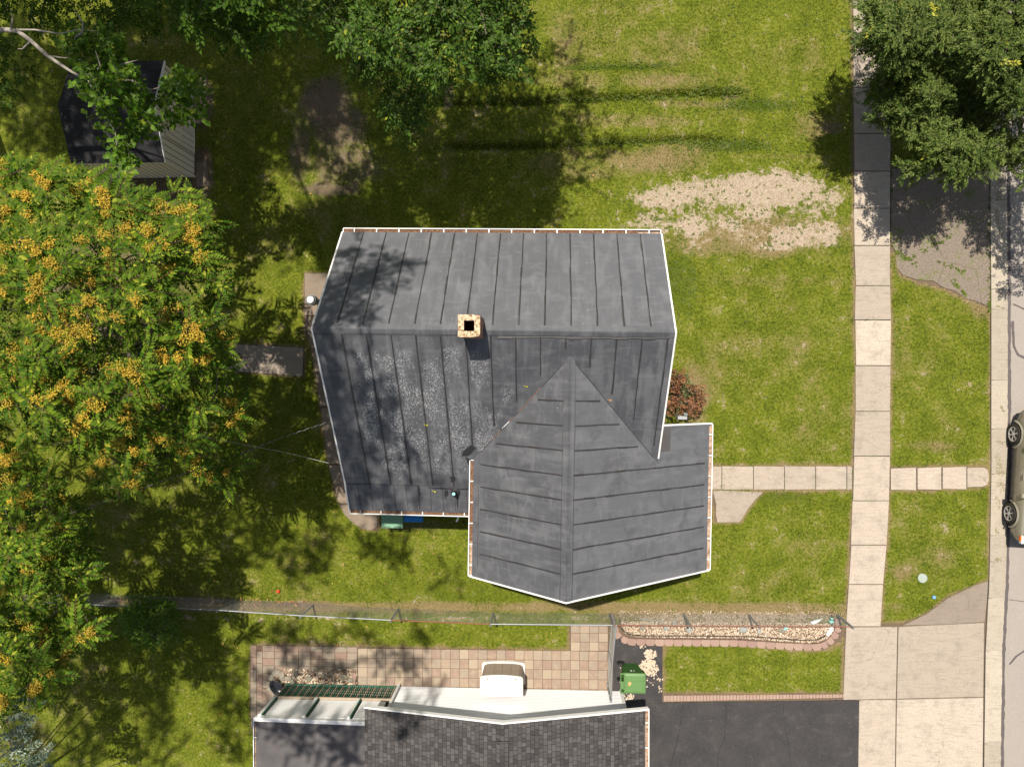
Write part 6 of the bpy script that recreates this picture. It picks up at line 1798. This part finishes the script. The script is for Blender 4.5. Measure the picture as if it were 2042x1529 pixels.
# tall dark trees at the upper left and beyond the left edge; their crowns stand where their shade on the lawns and roofs asks for
def shade(L, h0, h1, seed, dens=1.0, cull=True):
    rg = np.random.default_rng(seed); out = []
    for x, y, hs_, rx, ry, n in L:
        n = max(2, int(n * dens)); a = rg.uniform(0, 6.283, n); q = np.sqrt(rg.random(n))
        w_ = PN(x + rx * q * np.cos(a), y + ry * q * np.sin(a), np.full(n, float(hs_)))
        hh = rg.uniform(h0, h1, n); t = hh - hs_
        out.append(np.stack([w_[:, 0] - SD.x * t, w_[:, 1] - SD.y * t, hh], 1))
    out = np.vstack(out)
    if cull:
        p_ = PX(out); mg_ = .75 * F / (HC - out[:, 2]); k = (p_[:, 0] < -mg_) | (p_[:, 1] < -mg_); out = out[k]
    return out
UL = [(330, 200, 0, 230, 190, 420), (560, 170, 0, 120, 180, 260), (470, 380, 0, 50, 80, 36), (600, 450, 0, 30, 20, 5), (740, 150, 0, 60, 140, 60), (660, 120, 0, 60, 80, 40), (740, 400, 0, 40, 22, 6), (100, 200, 0, 100, 90, 60)]
cl = np.vstack([pxclusters([(340, -200), (520, -200), (520, 30), (500, 80), (470, 100), (420, 80), (380, 50), (340, 30)], 80, 8.0, 10.5, 41), pxclusters([(-60, -160), (380, -160), (380, 50), (300, 45), (250, 30), (230, 45), (120, 75), (60, 90), (30, 170), (-60, 180)], 110, 2.6, 5.2, 40),
                shade(UL, 11.5, 14.5, 42, .95)])
rgu = np.random.default_rng(5); t_ = 6.6 - cl[:, 2]
q_ = np.stack([cl[:, 0] - SD.x * t_ * -1, cl[:, 1] - SD.y * t_ * -1, np.full(len(cl), 6.6)], 1)
cl = cl[~(inpoly(PX(q_), BOUGH) & (rgu.random(len(cl)) > .08) & (cl[:, 2] > 7.5))]
leafy('shade_tree', 'tall dark green tree at the upper left above the shed', 'tree', (-8.0, 15.0, 6.0), cl, 44, 'dark', .12, 8, .5, .6, 12, (-.5, .3), 'bark', .16, twigr=.005)
UL2 = [(300, 10, 9, 240, 90, 300), (500, 20, 9, 70, 70, 70), (80, 60, 8, 120, 80, 70), (350, 180, 0, 150, 150, 50)]
def unshade(cl, poly, h, pk, seed=5):
    """thin the crown where it would shade a lit bough below"""
    rg = np.random.default_rng(seed); t = h - cl[:, 2]
    q = np.stack([cl[:, 0] + SD.x * -t, cl[:, 1] + SD.y * -t, np.full(len(cl), float(h))], 1)
    m_ = inpoly(PX(q), poly) & (rg.random(len(cl)) > pk); return cl[~m_]
cl = np.vstack([shade(UL2, 16.0, 18.5, 45), shade([(40, 130, 0, 60, 90, 40), (60, 300, 0, 60, 40, 12)], 13.0, 15.0, 47), shade([(640, 560, 5.2, 20, 30, 5), (690, 590, 5, 28, 26, 9), (735, 545, 5, 26, 26, 8), (790, 522, 5, 24, 8, 5), (700, 497, 4.6, 18, 7, 4), (660, 640, 6, 30, 14, 7), (720, 640, 6, 22, 14, 5), (765, 560, 5.4, 12, 8, 3), (650, 610, 5.6, 18, 14, 5)], 16.5, 18.5, 46)])
leafy('shade_tree', 'very tall tree beyond the top left corner of the picture', 'tree', (-12, 15.0, 9.0), unshade(cl, BOUGH, 6.6, .08), 46, 'dark', .13, 6, .5, .6, 12, (-.5, .3), 'bark', .16, 6, twigr=.005)
LL = [(250, 1070, 0, 150, 60, 110), (450, 1070, 0, 90, 60, 56), (590, 1110, 0, 60, 50, 16), (660, 1040, 0, 40, 40, 8), (780, 1090, 0, 60, 26, 9), (880, 1150, 0, 30, 12, 3), (150, 1290, 0, 120, 90, 80), (300, 1270, 0, 110, 70, 80), (430, 1255, 0, 70, 50, 34), (230, 1420, 0, 110, 80, 80), (110, 1490, 0, 90, 50, 40), (540, 1400, 0, 30, 60, 10),
      (460, 1360, 0, 50, 70, 18), (300, 1500, 0, 70, 30, 12), (480, 1480, 0, 30, 60, 8), (590, 1450, 2.4, 60, 34, 14), (660, 1500, 2.4, 50, 26, 10), (700, 1450, 2.4, 22, 20, 4), (560, 1270, 0, 40, 16, 5), (650, 1275, 0, 24, 14, 3), (730, 1265, 0, 24, 12, 3), (850, 1270, 0, 40, 12, 5), (620, 1320, 0, 60, 20, 8),
      (760, 1312, 0, 30, 18, 6), (820, 1335, 0, 26, 14, 5), (890, 1305, 0, 24, 14, 4), (930, 1325, 0, 24, 14, 4), (700, 1345, 0, 30, 12, 4), (850, 1390, .5, 22, 16, 3), (820, 1440, 2.7, 30, 16, 4), (560, 1390, 1, 20, 20, 3),
      (645, 700, 5.9, 22, 40, 7), (665, 800, 4.8, 26, 50, 10), (700, 900, 3.9, 26, 40, 9), (690, 980, 3.3, 26, 30, 6), (770, 850, 4.4, 26, 26, 7), (800, 900, 4, 22, 22, 5), (840, 970, 3.3, 18, 16, 4), (755, 770, 5, 16, 16, 3), (730, 970, 3.2, 26, 26, 6), (650, 860, 4.6, 14, 30, 4), (745, 870, 4, 16, 16, 3), (800, 1010, 2.9, 50, 10, 5)]
cl = shade(LL, 17.3, 18.9, 48, .82)
cl = unshade(cl, [(-200, 1350), (80, 1350), (130, 1480), (130, 1600), (-200, 1600)], 4.0, .45)
cl = unshade(cl, [(-200, 950), (90, 950), (180, 1100), (180, 1330), (-200, 1400)], 8.0, .12)
cl = unshade(cl, [(-200, 330), (400, 380), (480, 700), (480, 900), (-200, 950)], 9.0, .25)
leafy('shade_tree', 'very tall tree beyond the left edge of the picture', 'tree', (-24.0, 1.5, 12.0), cl, 49, 'dark', .13, 7, .5, .6, 12, (-.5, .3), 'bark', .09, 5, twigr=.005)

# mulberry bough over the shed
def bough():
    rg = np.random.default_rng(51)
    tree = empty('mulberry_tree', P(-120, 40, 0), 'mulberry tree reaching a pale grey bough over the shed', 'tree')
    hb = 6.6
    mb = MB()
    main = [(-160, 66, hb), (-60, 62, hb), (10, 60, hb), (35, 62, hb), (62, 82, hb), (95, 112, hb + .1), (125, 132, hb + .1), (140, 142, hb), (165, 156, hb), (180, 165, hb), (225, 163, hb - .1), (262, 160, hb - .2), (290, 187, hb - .3), (325, 182, hb - .4), (360, 205, hb - .5)]
    mb.tube([tuple(P(*q)) for q in main], [.075, .07, .062, .058, .05, .045, .04, .036, .03, .026, .022, .018, .014, .010, .006], 9)
    sub = [[(28, 60, hb), (70, 60, hb + .2), (120, 68, hb + .3), (150, 60, hb + .3), (190, 62, hb + .2)], [(165, 65, hb + .2), (150, 75, hb), (148, 92, hb)], [(140, 142, hb), (170, 145, hb), (190, 190, hb - .2), (205, 220, hb - .3), (230, 265, hb - .5), (235, 310, hb - .8), (232, 340, hb - 1)],
           [(95, 112, hb), (120, 115, hb), (165, 120, hb + .1)], [(262, 160, hb - .2), (300, 180, hb - .3), (330, 172, hb - .3), (355, 178, hb - .5)], [(325, 182, hb - .4), (345, 215, hb - .6), (350, 235, hb - .7)], [(225, 163, hb - .1), (210, 195, hb - .2), (240, 210, hb - .3)],
           [(62, 82, hb), (45, 98, hb - .1), (35, 98, hb - .1)], [(22, 60, hb), (25, 40, hb + .2), (22, 20, hb + .3)], [(165, 65, hb + .3), (165, 45, hb + .4), (148, 20, hb + .5)], [(180, 165, hb), (200, 130, hb + .3), (190, 100, hb + .4)], [(240, 130, hb), (275, 120, hb)]]
    for s_ in sub: mb.tube([tuple(P(*q)) for q in s_], [.03 * (1 - .8 * i / (len(s_) - 1)) for i in range(len(s_))], 6)
    gp_ = P(-160, 66, hb)
    mb.build('branch', M['greybark'], tree, smooth=True)
    mb = MB(); b_ = P(-120, 40, 0)
    mb.tube([(gp_.x - 3.6, gp_.y + .5, 0), (gp_.x - 3.4, gp_.y + .4, 4.5), (gp_.x - 1.5, gp_.y, 6.2), tuple(gp_)], [.16, .14, .09, .08], 10); mb.build('trunk', M['greybark'], tree, smooth=True)
    polys = [([(150, 70), (210, 62), (240, 90), (245, 135), (275, 150), (290, 190), (285, 240), (262, 290), (255, 300), (235, 300), (215, 270), (195, 260), (175, 230), (150, 200), (160, 165), (140, 140), (125, 100)], 85), ([(325, 150), (350, 145), (388, 170), (390, 225), (350, 230), (335, 255), (325, 235)], 24), ([(220, 290), (262, 280), (255, 335), (228, 340)], 10)]
    A = []
    tips = []
    for poly, n in polys:
        q = inpx(poly, n, rg); h = hb - .2 + rg.normal(0, .35, n) - (q[:, 1] > 230) * .5 - (q[:, 0] > 310) * .4
        tips.append(PN(q[:, 0], q[:, 1], h))
    tips = np.vstack(tips)
    T1 = [tmpl_spray(rg, 6, .62, .78, 1.1) for _ in range(4)]
    N = len(tips) * 3
    T = np.repeat(tips, 3, 0) + rg.normal(0, .07, (N, 3)); Rm = rotmats(rg.uniform(0, 6.28, N), rg.uniform(-.7, .2, N), rg.normal(0, .3, N)); sc = .27 * rg.uniform(.8, 1.25, N)
    w_ = rg.integers(0, 4, N)
    for j in range(4): A.append(compose(T1[j], Rm[w_ == j], T[w_ == j], sc[w_ == j]))
    V, Fx = merge_t(A); np_mesh('crown', V, Fx, M['mulb'], None, tree)
    tv, tf = rachis(rg); Vt, Ft = compose((tv * [1, 1.4, 1], tf), Rm, T, sc); np_mesh('twigs', Vt, Ft, M['greybark'], None, tree)['kind'] = 'stuff'
bough()

# street tree, upper right
def street():
    rg = np.random.default_rng(61)
    lobes = [  # px, py, h, radius px, n
        (1800, 50, 8.2, 72, 70), (1760, 70, 7.8, 40, 22), (1870, 40, 8.0, 60, 36), (1930, 70, 8.0, 60, 36), (2000, 90, 8.6, 70, 60), (2050, 40, 8.8, 80, 60), (2030, 150, 8.0, 60, 36), (1900, 290, 6.6, 62, 50), (1845, 240, 6.6, 45, 28), (1960, 290, 6.4, 45, 26),
        (1870, 180, 6.9, 50, 26), (1770, 210, 5.6, 35, 18), (1765, 180, 5.4, 32, 14), (1800, 150, 5.2, 55, 26), (1930, 180, 5.5, 70, 34), (1990, 220, 5.8, 60, 30), (1900, 250, 5.0, 60, 24), (1860, 120, 5.4, 70, 34), (1960, 150, 5.4, 70, 30), (2010, 290, 5.6, 40, 16), (1925, 332, 6.2, 22, 10), (1830, 330, 6.0, 12, 5), (1760, 20, 7.0, 34, 18),
        (2120, 150, 7.6, 100, 70), (2120, 0, 8.0, 100, 60), (1900, -60, 7.6, 120, 70), (2040, -80, 8.0, 120, 70), (2130, 300, 6.6, 90, 50), (2160, 430, 6.2, 60, 20)]
    cs = []
    for x, y, h, r, n in lobes:
        a = rg.uniform(0, 6.28, n); q = r * np.sqrt(rg.random(n))
        hh = (h - 2.6) * .80 + 1.25 * (1 - (q / r) ** 2) - .5 + rg.normal(0, .12, n)
        cs.append(PN(x + q * np.cos(a), y + q * np.sin(a), hh))
    cl = np.vstack(cs)
    b_ = P(1890, 200, 0)
    t = leafy('street_tree', 'dense small-leaved street tree with yellow flecks over the sidewalk and kerb', 'tree', (13.2, 8.6, 2.8), cl - np.array([0, 0, .1]), 62, 'locust', .095, 7, .38, .46, 15, (-.5, .35), 'bark', .16, 10, None, .009)
street()

# bluish conifer, lower left corner
def conifer():
    rg = np.random.default_rng(71)
    tree = empty('blue_conifer', P(-40, 1560, 0), 'blue-grey conifer in the bottom left corner', 'conifer')
    fans = [(30, 1400, 4.0, .3), (60, 1370, 3.9, .5), (70, 1400, 3.7, .1), (45, 1430, 3.8, -.2), (5, 1470, 4.1, .2), (25, 1462, 4.2, .6), (50, 1448, 4.1, .7), (20, 1500, 4.2, .1), (60, 1490, 4.0, .5), (70, 1515, 4.1, .3), (40, 1520, 4.3, .2), (88, 1500, 3.8, .8), (80, 1530, 4.0, .1), (-20, 1420, 4, 0), (-30, 1500, 5, 0), (-60, 1560, 6, 0), (10, 1560, 4.6, 0), (60, 1570, 4.2, -.3), (-60, 1440, 4.2, .2), (-10, 1530, 4.8, 0), (0, 1395, 3.6, .2), (20, 1430, 3.5, .2), (90, 1560, 3.9, 0), (45, 1475, 3.9, .6)]
    A = []
    ends = []
    for x, y, h, a in fans:
        c0 = np.array(P(x, y, h)); ends.append(c0)
        m_ = 140
        yaw0 = a
        u = rg.random(m_); v = rg.normal(0, 1, m_)
        L = .62
        xx = u * L - L * .6; yy = v * .09 * (1.15 - u)
        T = c0 + np.stack([xx * math.cos(yaw0) - yy * math.sin(yaw0), xx * math.sin(yaw0) + yy * math.cos(yaw0), rg.normal(0, .05, m_) - .1 * u], 1)
        A.append(compose(simple_leaf(1, .45, .1, .1), rotmats(yaw0 + np.sign(v) * .6 + rg.normal(0, .35, m_), rg.normal(.1, .3, m_), rg.normal(0, .5, m_)), T, rg.uniform(.06, .11, m_)))
    V, Fx = merge_t(A); np_mesh('crown', V, Fx, M['blue'], None, tree)
    b_ = P(-40, 1560, 0)
    skeleton(tree, (b_.x, b_.y, -.05), 3.2, np.array(ends) - [0, 0, .1], .1, M['bark'], rg, 8)
conifer()

# shrub at the fence and the rust-coloured bush by the house
b_ = P(300, 1225, 0)
cl = np.vstack([pxclusters([(255, 1200), (300, 1190), (340, 1200), (362, 1230), (358, 1270), (320, 1285), (275, 1280), (258, 1250)], 90, .6, 1.9, 81), ball((b_.x, b_.y, .7), (.7, .7, .5), 20, 82)])
leafy('shrub', 'dark green shrub growing through the fence on the left', 'shrub', (b_.x, b_.y, .25), cl, 83, 'mulb', .07, 10, .28, .5, 10, (-.2, .8), 'bark', .03, 6)
b_ = P(1352, 795, 0)
cl = pxclusters([(1336, 742), (1352, 735), (1364, 742), (1362, 765), (1380, 770), (1398, 782), (1400, 800), (1388, 815), (1372, 820), (1360, 828), (1335, 830), (1325, 800), (1330, 760)], 46, .5, 1.25, 84)
bush = leafy('bush', 'rust and maroon leaved bush in the corner between the two roofs', 'bush', (b_.x, b_.y, .2), cl, 85, 'rust_leaf', .075, 4, .2, .8, 8, (-.3, .7), 'bark', .025, 6)
rg = np.random.default_rng(86); m_ = 500
cc2 = pxclusters([(1325, 760), (1370, 745), (1396, 790), (1370, 826), (1326, 836)], m_, .15, .8, 87)
V, Fx = compose(simple_leaf(1, .6), rotmats(rg.uniform(0, 6.28, m_), rg.normal(0, .5, m_), rg.normal(0, .5, m_)), cc2, rg.uniform(.05, .09, m_))
np_mesh('inner_leaves', V, Fx, M['rose_leaf'], None, bush)

# grass blades over the lawns
def blades(n, seed):
    rg = np.random.default_rng(seed)
    pts = np.zeros((0, 3))
    q = np.stack([rg.uniform(-18.3, 15.6, n), rg.uniform(-13.3, 13.3, n), np.zeros(n)], 1)
    q = q[q[:, 0] < kerbx(q[:, 1]) - .03]
    p = PX(q)
    bad = np.zeros(len(p), bool); e = np.full(len(p), 1e9)
    for poly in PAVE: bad |= inpoly(p, poly); e = np.minimum(e, edgedist(p, poly))
    for poly in HOUSES: bad |= inpoly(p, poly)
    gvl = blobs(p, GRAVEL); drt = blobs(p, DIRT)
    prob = 1 - np.clip(gvl * 1.25, 0, .97); prob *= 1 - np.clip(drt * 1.1, 0, .9)
    prob *= np.clip((e + 1.2) / 5, .1, 1)
    bad &= ~((e < 1.6) & (rg.random(len(p)) < .5) & (np.sin(p[:, 0] * .21) * np.sin(p[:, 1] * .17 + 1) > -.2))
    keep = (~bad) & (rg.random(len(p)) < prob)
    return q[keep], p[keep]
q, p = blades(330000, 91)
rg = np.random.default_rng(92)
m_ = len(q)
lushv = blobs(p, LUSH)
yaw = rg.uniform(0, 6.28, m_)
ln = rg.uniform(.03, .06, m_) * (1 + .8 * lushv); lean_ = rg.uniform(.2, 1.1, m_); wd = rg.uniform(.006, .013, m_)
dx, dy = np.cos(yaw), np.sin(yaw)
A0 = q + np.stack([-dy * wd, dx * wd, 0 * wd], 1); A1 = q + np.stack([dy * wd, -dx * wd, 0 * wd], 1)
tip = q + np.stack([dx * ln * np.sin(lean_), dy * ln * np.sin(lean_), ln * np.cos(lean_) + .004], 1)
V = np.stack([A0, A1, tip], 1).reshape(-1, 3)
tq = []
for xs_r, ys_r in (([900, 1050, 1140, 1276, 1395, 1470], [193, 195, 188, 182, 175, 178]), ([900, 1050, 1140, 1276, 1395, 1440], [283, 283, 278, 271, 267, 270])):
    xx_ = rg.uniform(xs_r[0], xs_r[-1], 2600); yy2 = np.interp(xx_, xs_r, ys_r) + rg.normal(7, 4.0, 2600); tq.append(PN(xx_, yy2, np.full(2600, -.07)))
tq = np.vstack(tq); k_ = len(tq); yaw = rg.normal(-1.6, .9, k_); ln = rg.uniform(.08, .17, k_); le = rg.uniform(.3, 1.1, k_); w2 = rg.uniform(.006, .012, k_); dx, dy = np.cos(yaw), np.sin(yaw)
B0 = tq + np.stack([-dy * w2, dx * w2, 0 * w2], 1); B1 = tq - np.stack([-dy * w2, dx * w2, 0 * w2], 1); B2 = tq + np.stack([dx * ln * np.sin(le), dy * ln * np.sin(le), ln * np.cos(le)], 1)
V = np.vstack([V, np.stack([B0, B1, B2], 1).reshape(-1, 3)]); m_ += k_
o = np_mesh('grass', V, np.arange(3 * m_).reshape(-1, 3), M['blade']); tag(o, 'short grass blades covering the lawns', 'grass', kind='stuff')
# broad weeds along the old swales and here and there
def weeds(n, seed):
    rg = np.random.default_rng(seed); cs = []
    for (cx, cy, rx, ry, a) in LUSH[:7]:
        k = int(n * rx * max(ry, 5) / 9000); cs.append(np.stack([cx + rx * rg.uniform(-1, 1, k), cy + max(ry, 5) * rg.normal(0, .7, k)], 1))
    k = n * 2; cs.append(np.stack([rg.uniform(430, 1970, k), rg.uniform(0, 1290, k)], 1))
    for cx, cy, rx, ry, a in GRAVEL[:12]: k = int(n * .02); cs.append(np.stack([cx + rx * rg.normal(0, .7, k), cy + ry * rg.normal(0, .8, k)], 1))
    p = np.vstack(cs); bad = np.zeros(len(p), bool)
    for poly in PAVE + HOUSES: bad |= inpoly(p, poly)
    return p[~bad]
p = weeds(900, 93); rg = np.random.default_rng(94)
jw = []
for (yj, lj, rj) in SWL[3:]:
    k = rg.integers(0, 26); x0j = rg.uniform(lj + 2, rj - 25); jw.append(np.stack([rg.uniform(x0j, x0j + rg.uniform(5, 25), k), np.full(k, float(yj))], 1))
for xj in xsj[1:]:
    k = rg.integers(0, 8); jw.append(np.stack([np.full(k, float(xj)), rg.uniform(932, 975, k)], 1))
for (xa, ya, xb, yb, k) in ((1435, 977, 1500, 979, 14), (1976, 600, 1974, 620, 25), (1820, 512, 1900, 470, 30), (1900, 560, 1926, 590, 30), (1870, 520, 1925, 545, 22), (1785, 500, 1830, 530, 40), (1776, 340, 1777, 500, 20), (1973, 340, 1973, 610, 40)):
    t_ = rg.random(k); jw.append(np.stack([xa + (xb - xa) * t_ + rg.normal(0, 2, k), ya + (yb - ya) * t_ + rg.normal(0, 2, k)], 1))
p = np.vstack([p] + jw)
w0 = PN(p[:, 0], p[:, 1], np.zeros(len(p)))
kk = 7; N = len(p) * kk
T = np.repeat(w0, kk, 0); T[:, 2] += .01
V, Fx = compose(simple_leaf(1, .34, .15, .2), rotmats(rg.uniform(0, 6.28, N), rg.uniform(.0, .5, N), rg.normal(0, .3, N)), T, rg.uniform(.03, .08, N))
o = np_mesh('weeds', V, Fx, M['weed']); tag(o, 'low broad-leaved weeds along the swales and in the lawn', 'weeds', kind='stuff')
# fallen leaves
rg = np.random.default_rng(95)
reg = [(430, 0, 640, 480, 60), (180, 990, 700, 1205, 90), (200, 1192, 600, 1208, 160), (170, 345, 420, 400, 160), (640, 640, 720, 1020, 12), (440, 600, 640, 1000, 40), (500, 1240, 1210, 1290, 12), (700, 1050, 940, 1200, 16), (100, 1250, 500, 1529, 25), (1180, 250, 1690, 500, 12)]
pp = np.vstack([np.stack([rg.uniform(a, c_, n), rg.uniform(b, d_, n)], 1) for a, b, c_, d_, n in reg])
w0 = PN(pp[:, 0], pp[:, 1], np.full(len(pp), .05)); N = len(pp)
V, Fx = compose(simple_leaf(1, .6, .2, .1), rotmats(rg.uniform(0, 6.28, N), rg.normal(0, .3, N), rg.normal(0, .4, N)), w0, rg.uniform(.045, .09, N))
o = np_mesh('fallen_leaves', V, Fx, M['litter']); tag(o, 'tan and orange fallen leaves scattered in the shade', 'fallen leaves', kind='stuff')
# yellow leaf sprays on the street tree are its own flush; a few leaves lie on the roof
for (x, y, h, lab, m_) in ((1215, 798, 4.6, 'orange leaf lying on the right slope of the wing roof', 'litter'), (1048, 771, 5.0, 'yellow-green leaf lying in the left valley of the roof', 'yellow'), (865, 980, 3.4, 'yellow-green leaf near the bottom of the left roof slope', 'yellow'), (849, 848, 4.6, 'small yellow leaf in the middle of the left roof slope', 'yellow')):
    c_ = P(x, y, h); lx, ly = c_.x * math.cos(-HA) - c_.y * math.sin(-HA), c_.x * math.sin(-HA) + c_.y * math.cos(-HA)
    zz = max(zmain(lx, ly), zwing(lx, ly) if lx > XWL else 0) + .03
    c_ = P(x, y, zz)
    v, f_ = simple_leaf(.07, .05, .2, .1)
    mb = MB(); mb.add([(c_.x + a[0], c_.y + a[1], zz + a[2]) for a in v] + [(c_.x - a[0] * .8, c_.y + a[1] * .7 + .02, zz + a[2]) for a in v], [tuple(q) for q in f_] + [tuple(q + 4) for q in f_])
    o = mb.build('fallen_leaf', M[m_], loc=c_); tag(o, lab, 'leaf', 'leaves on the roof')
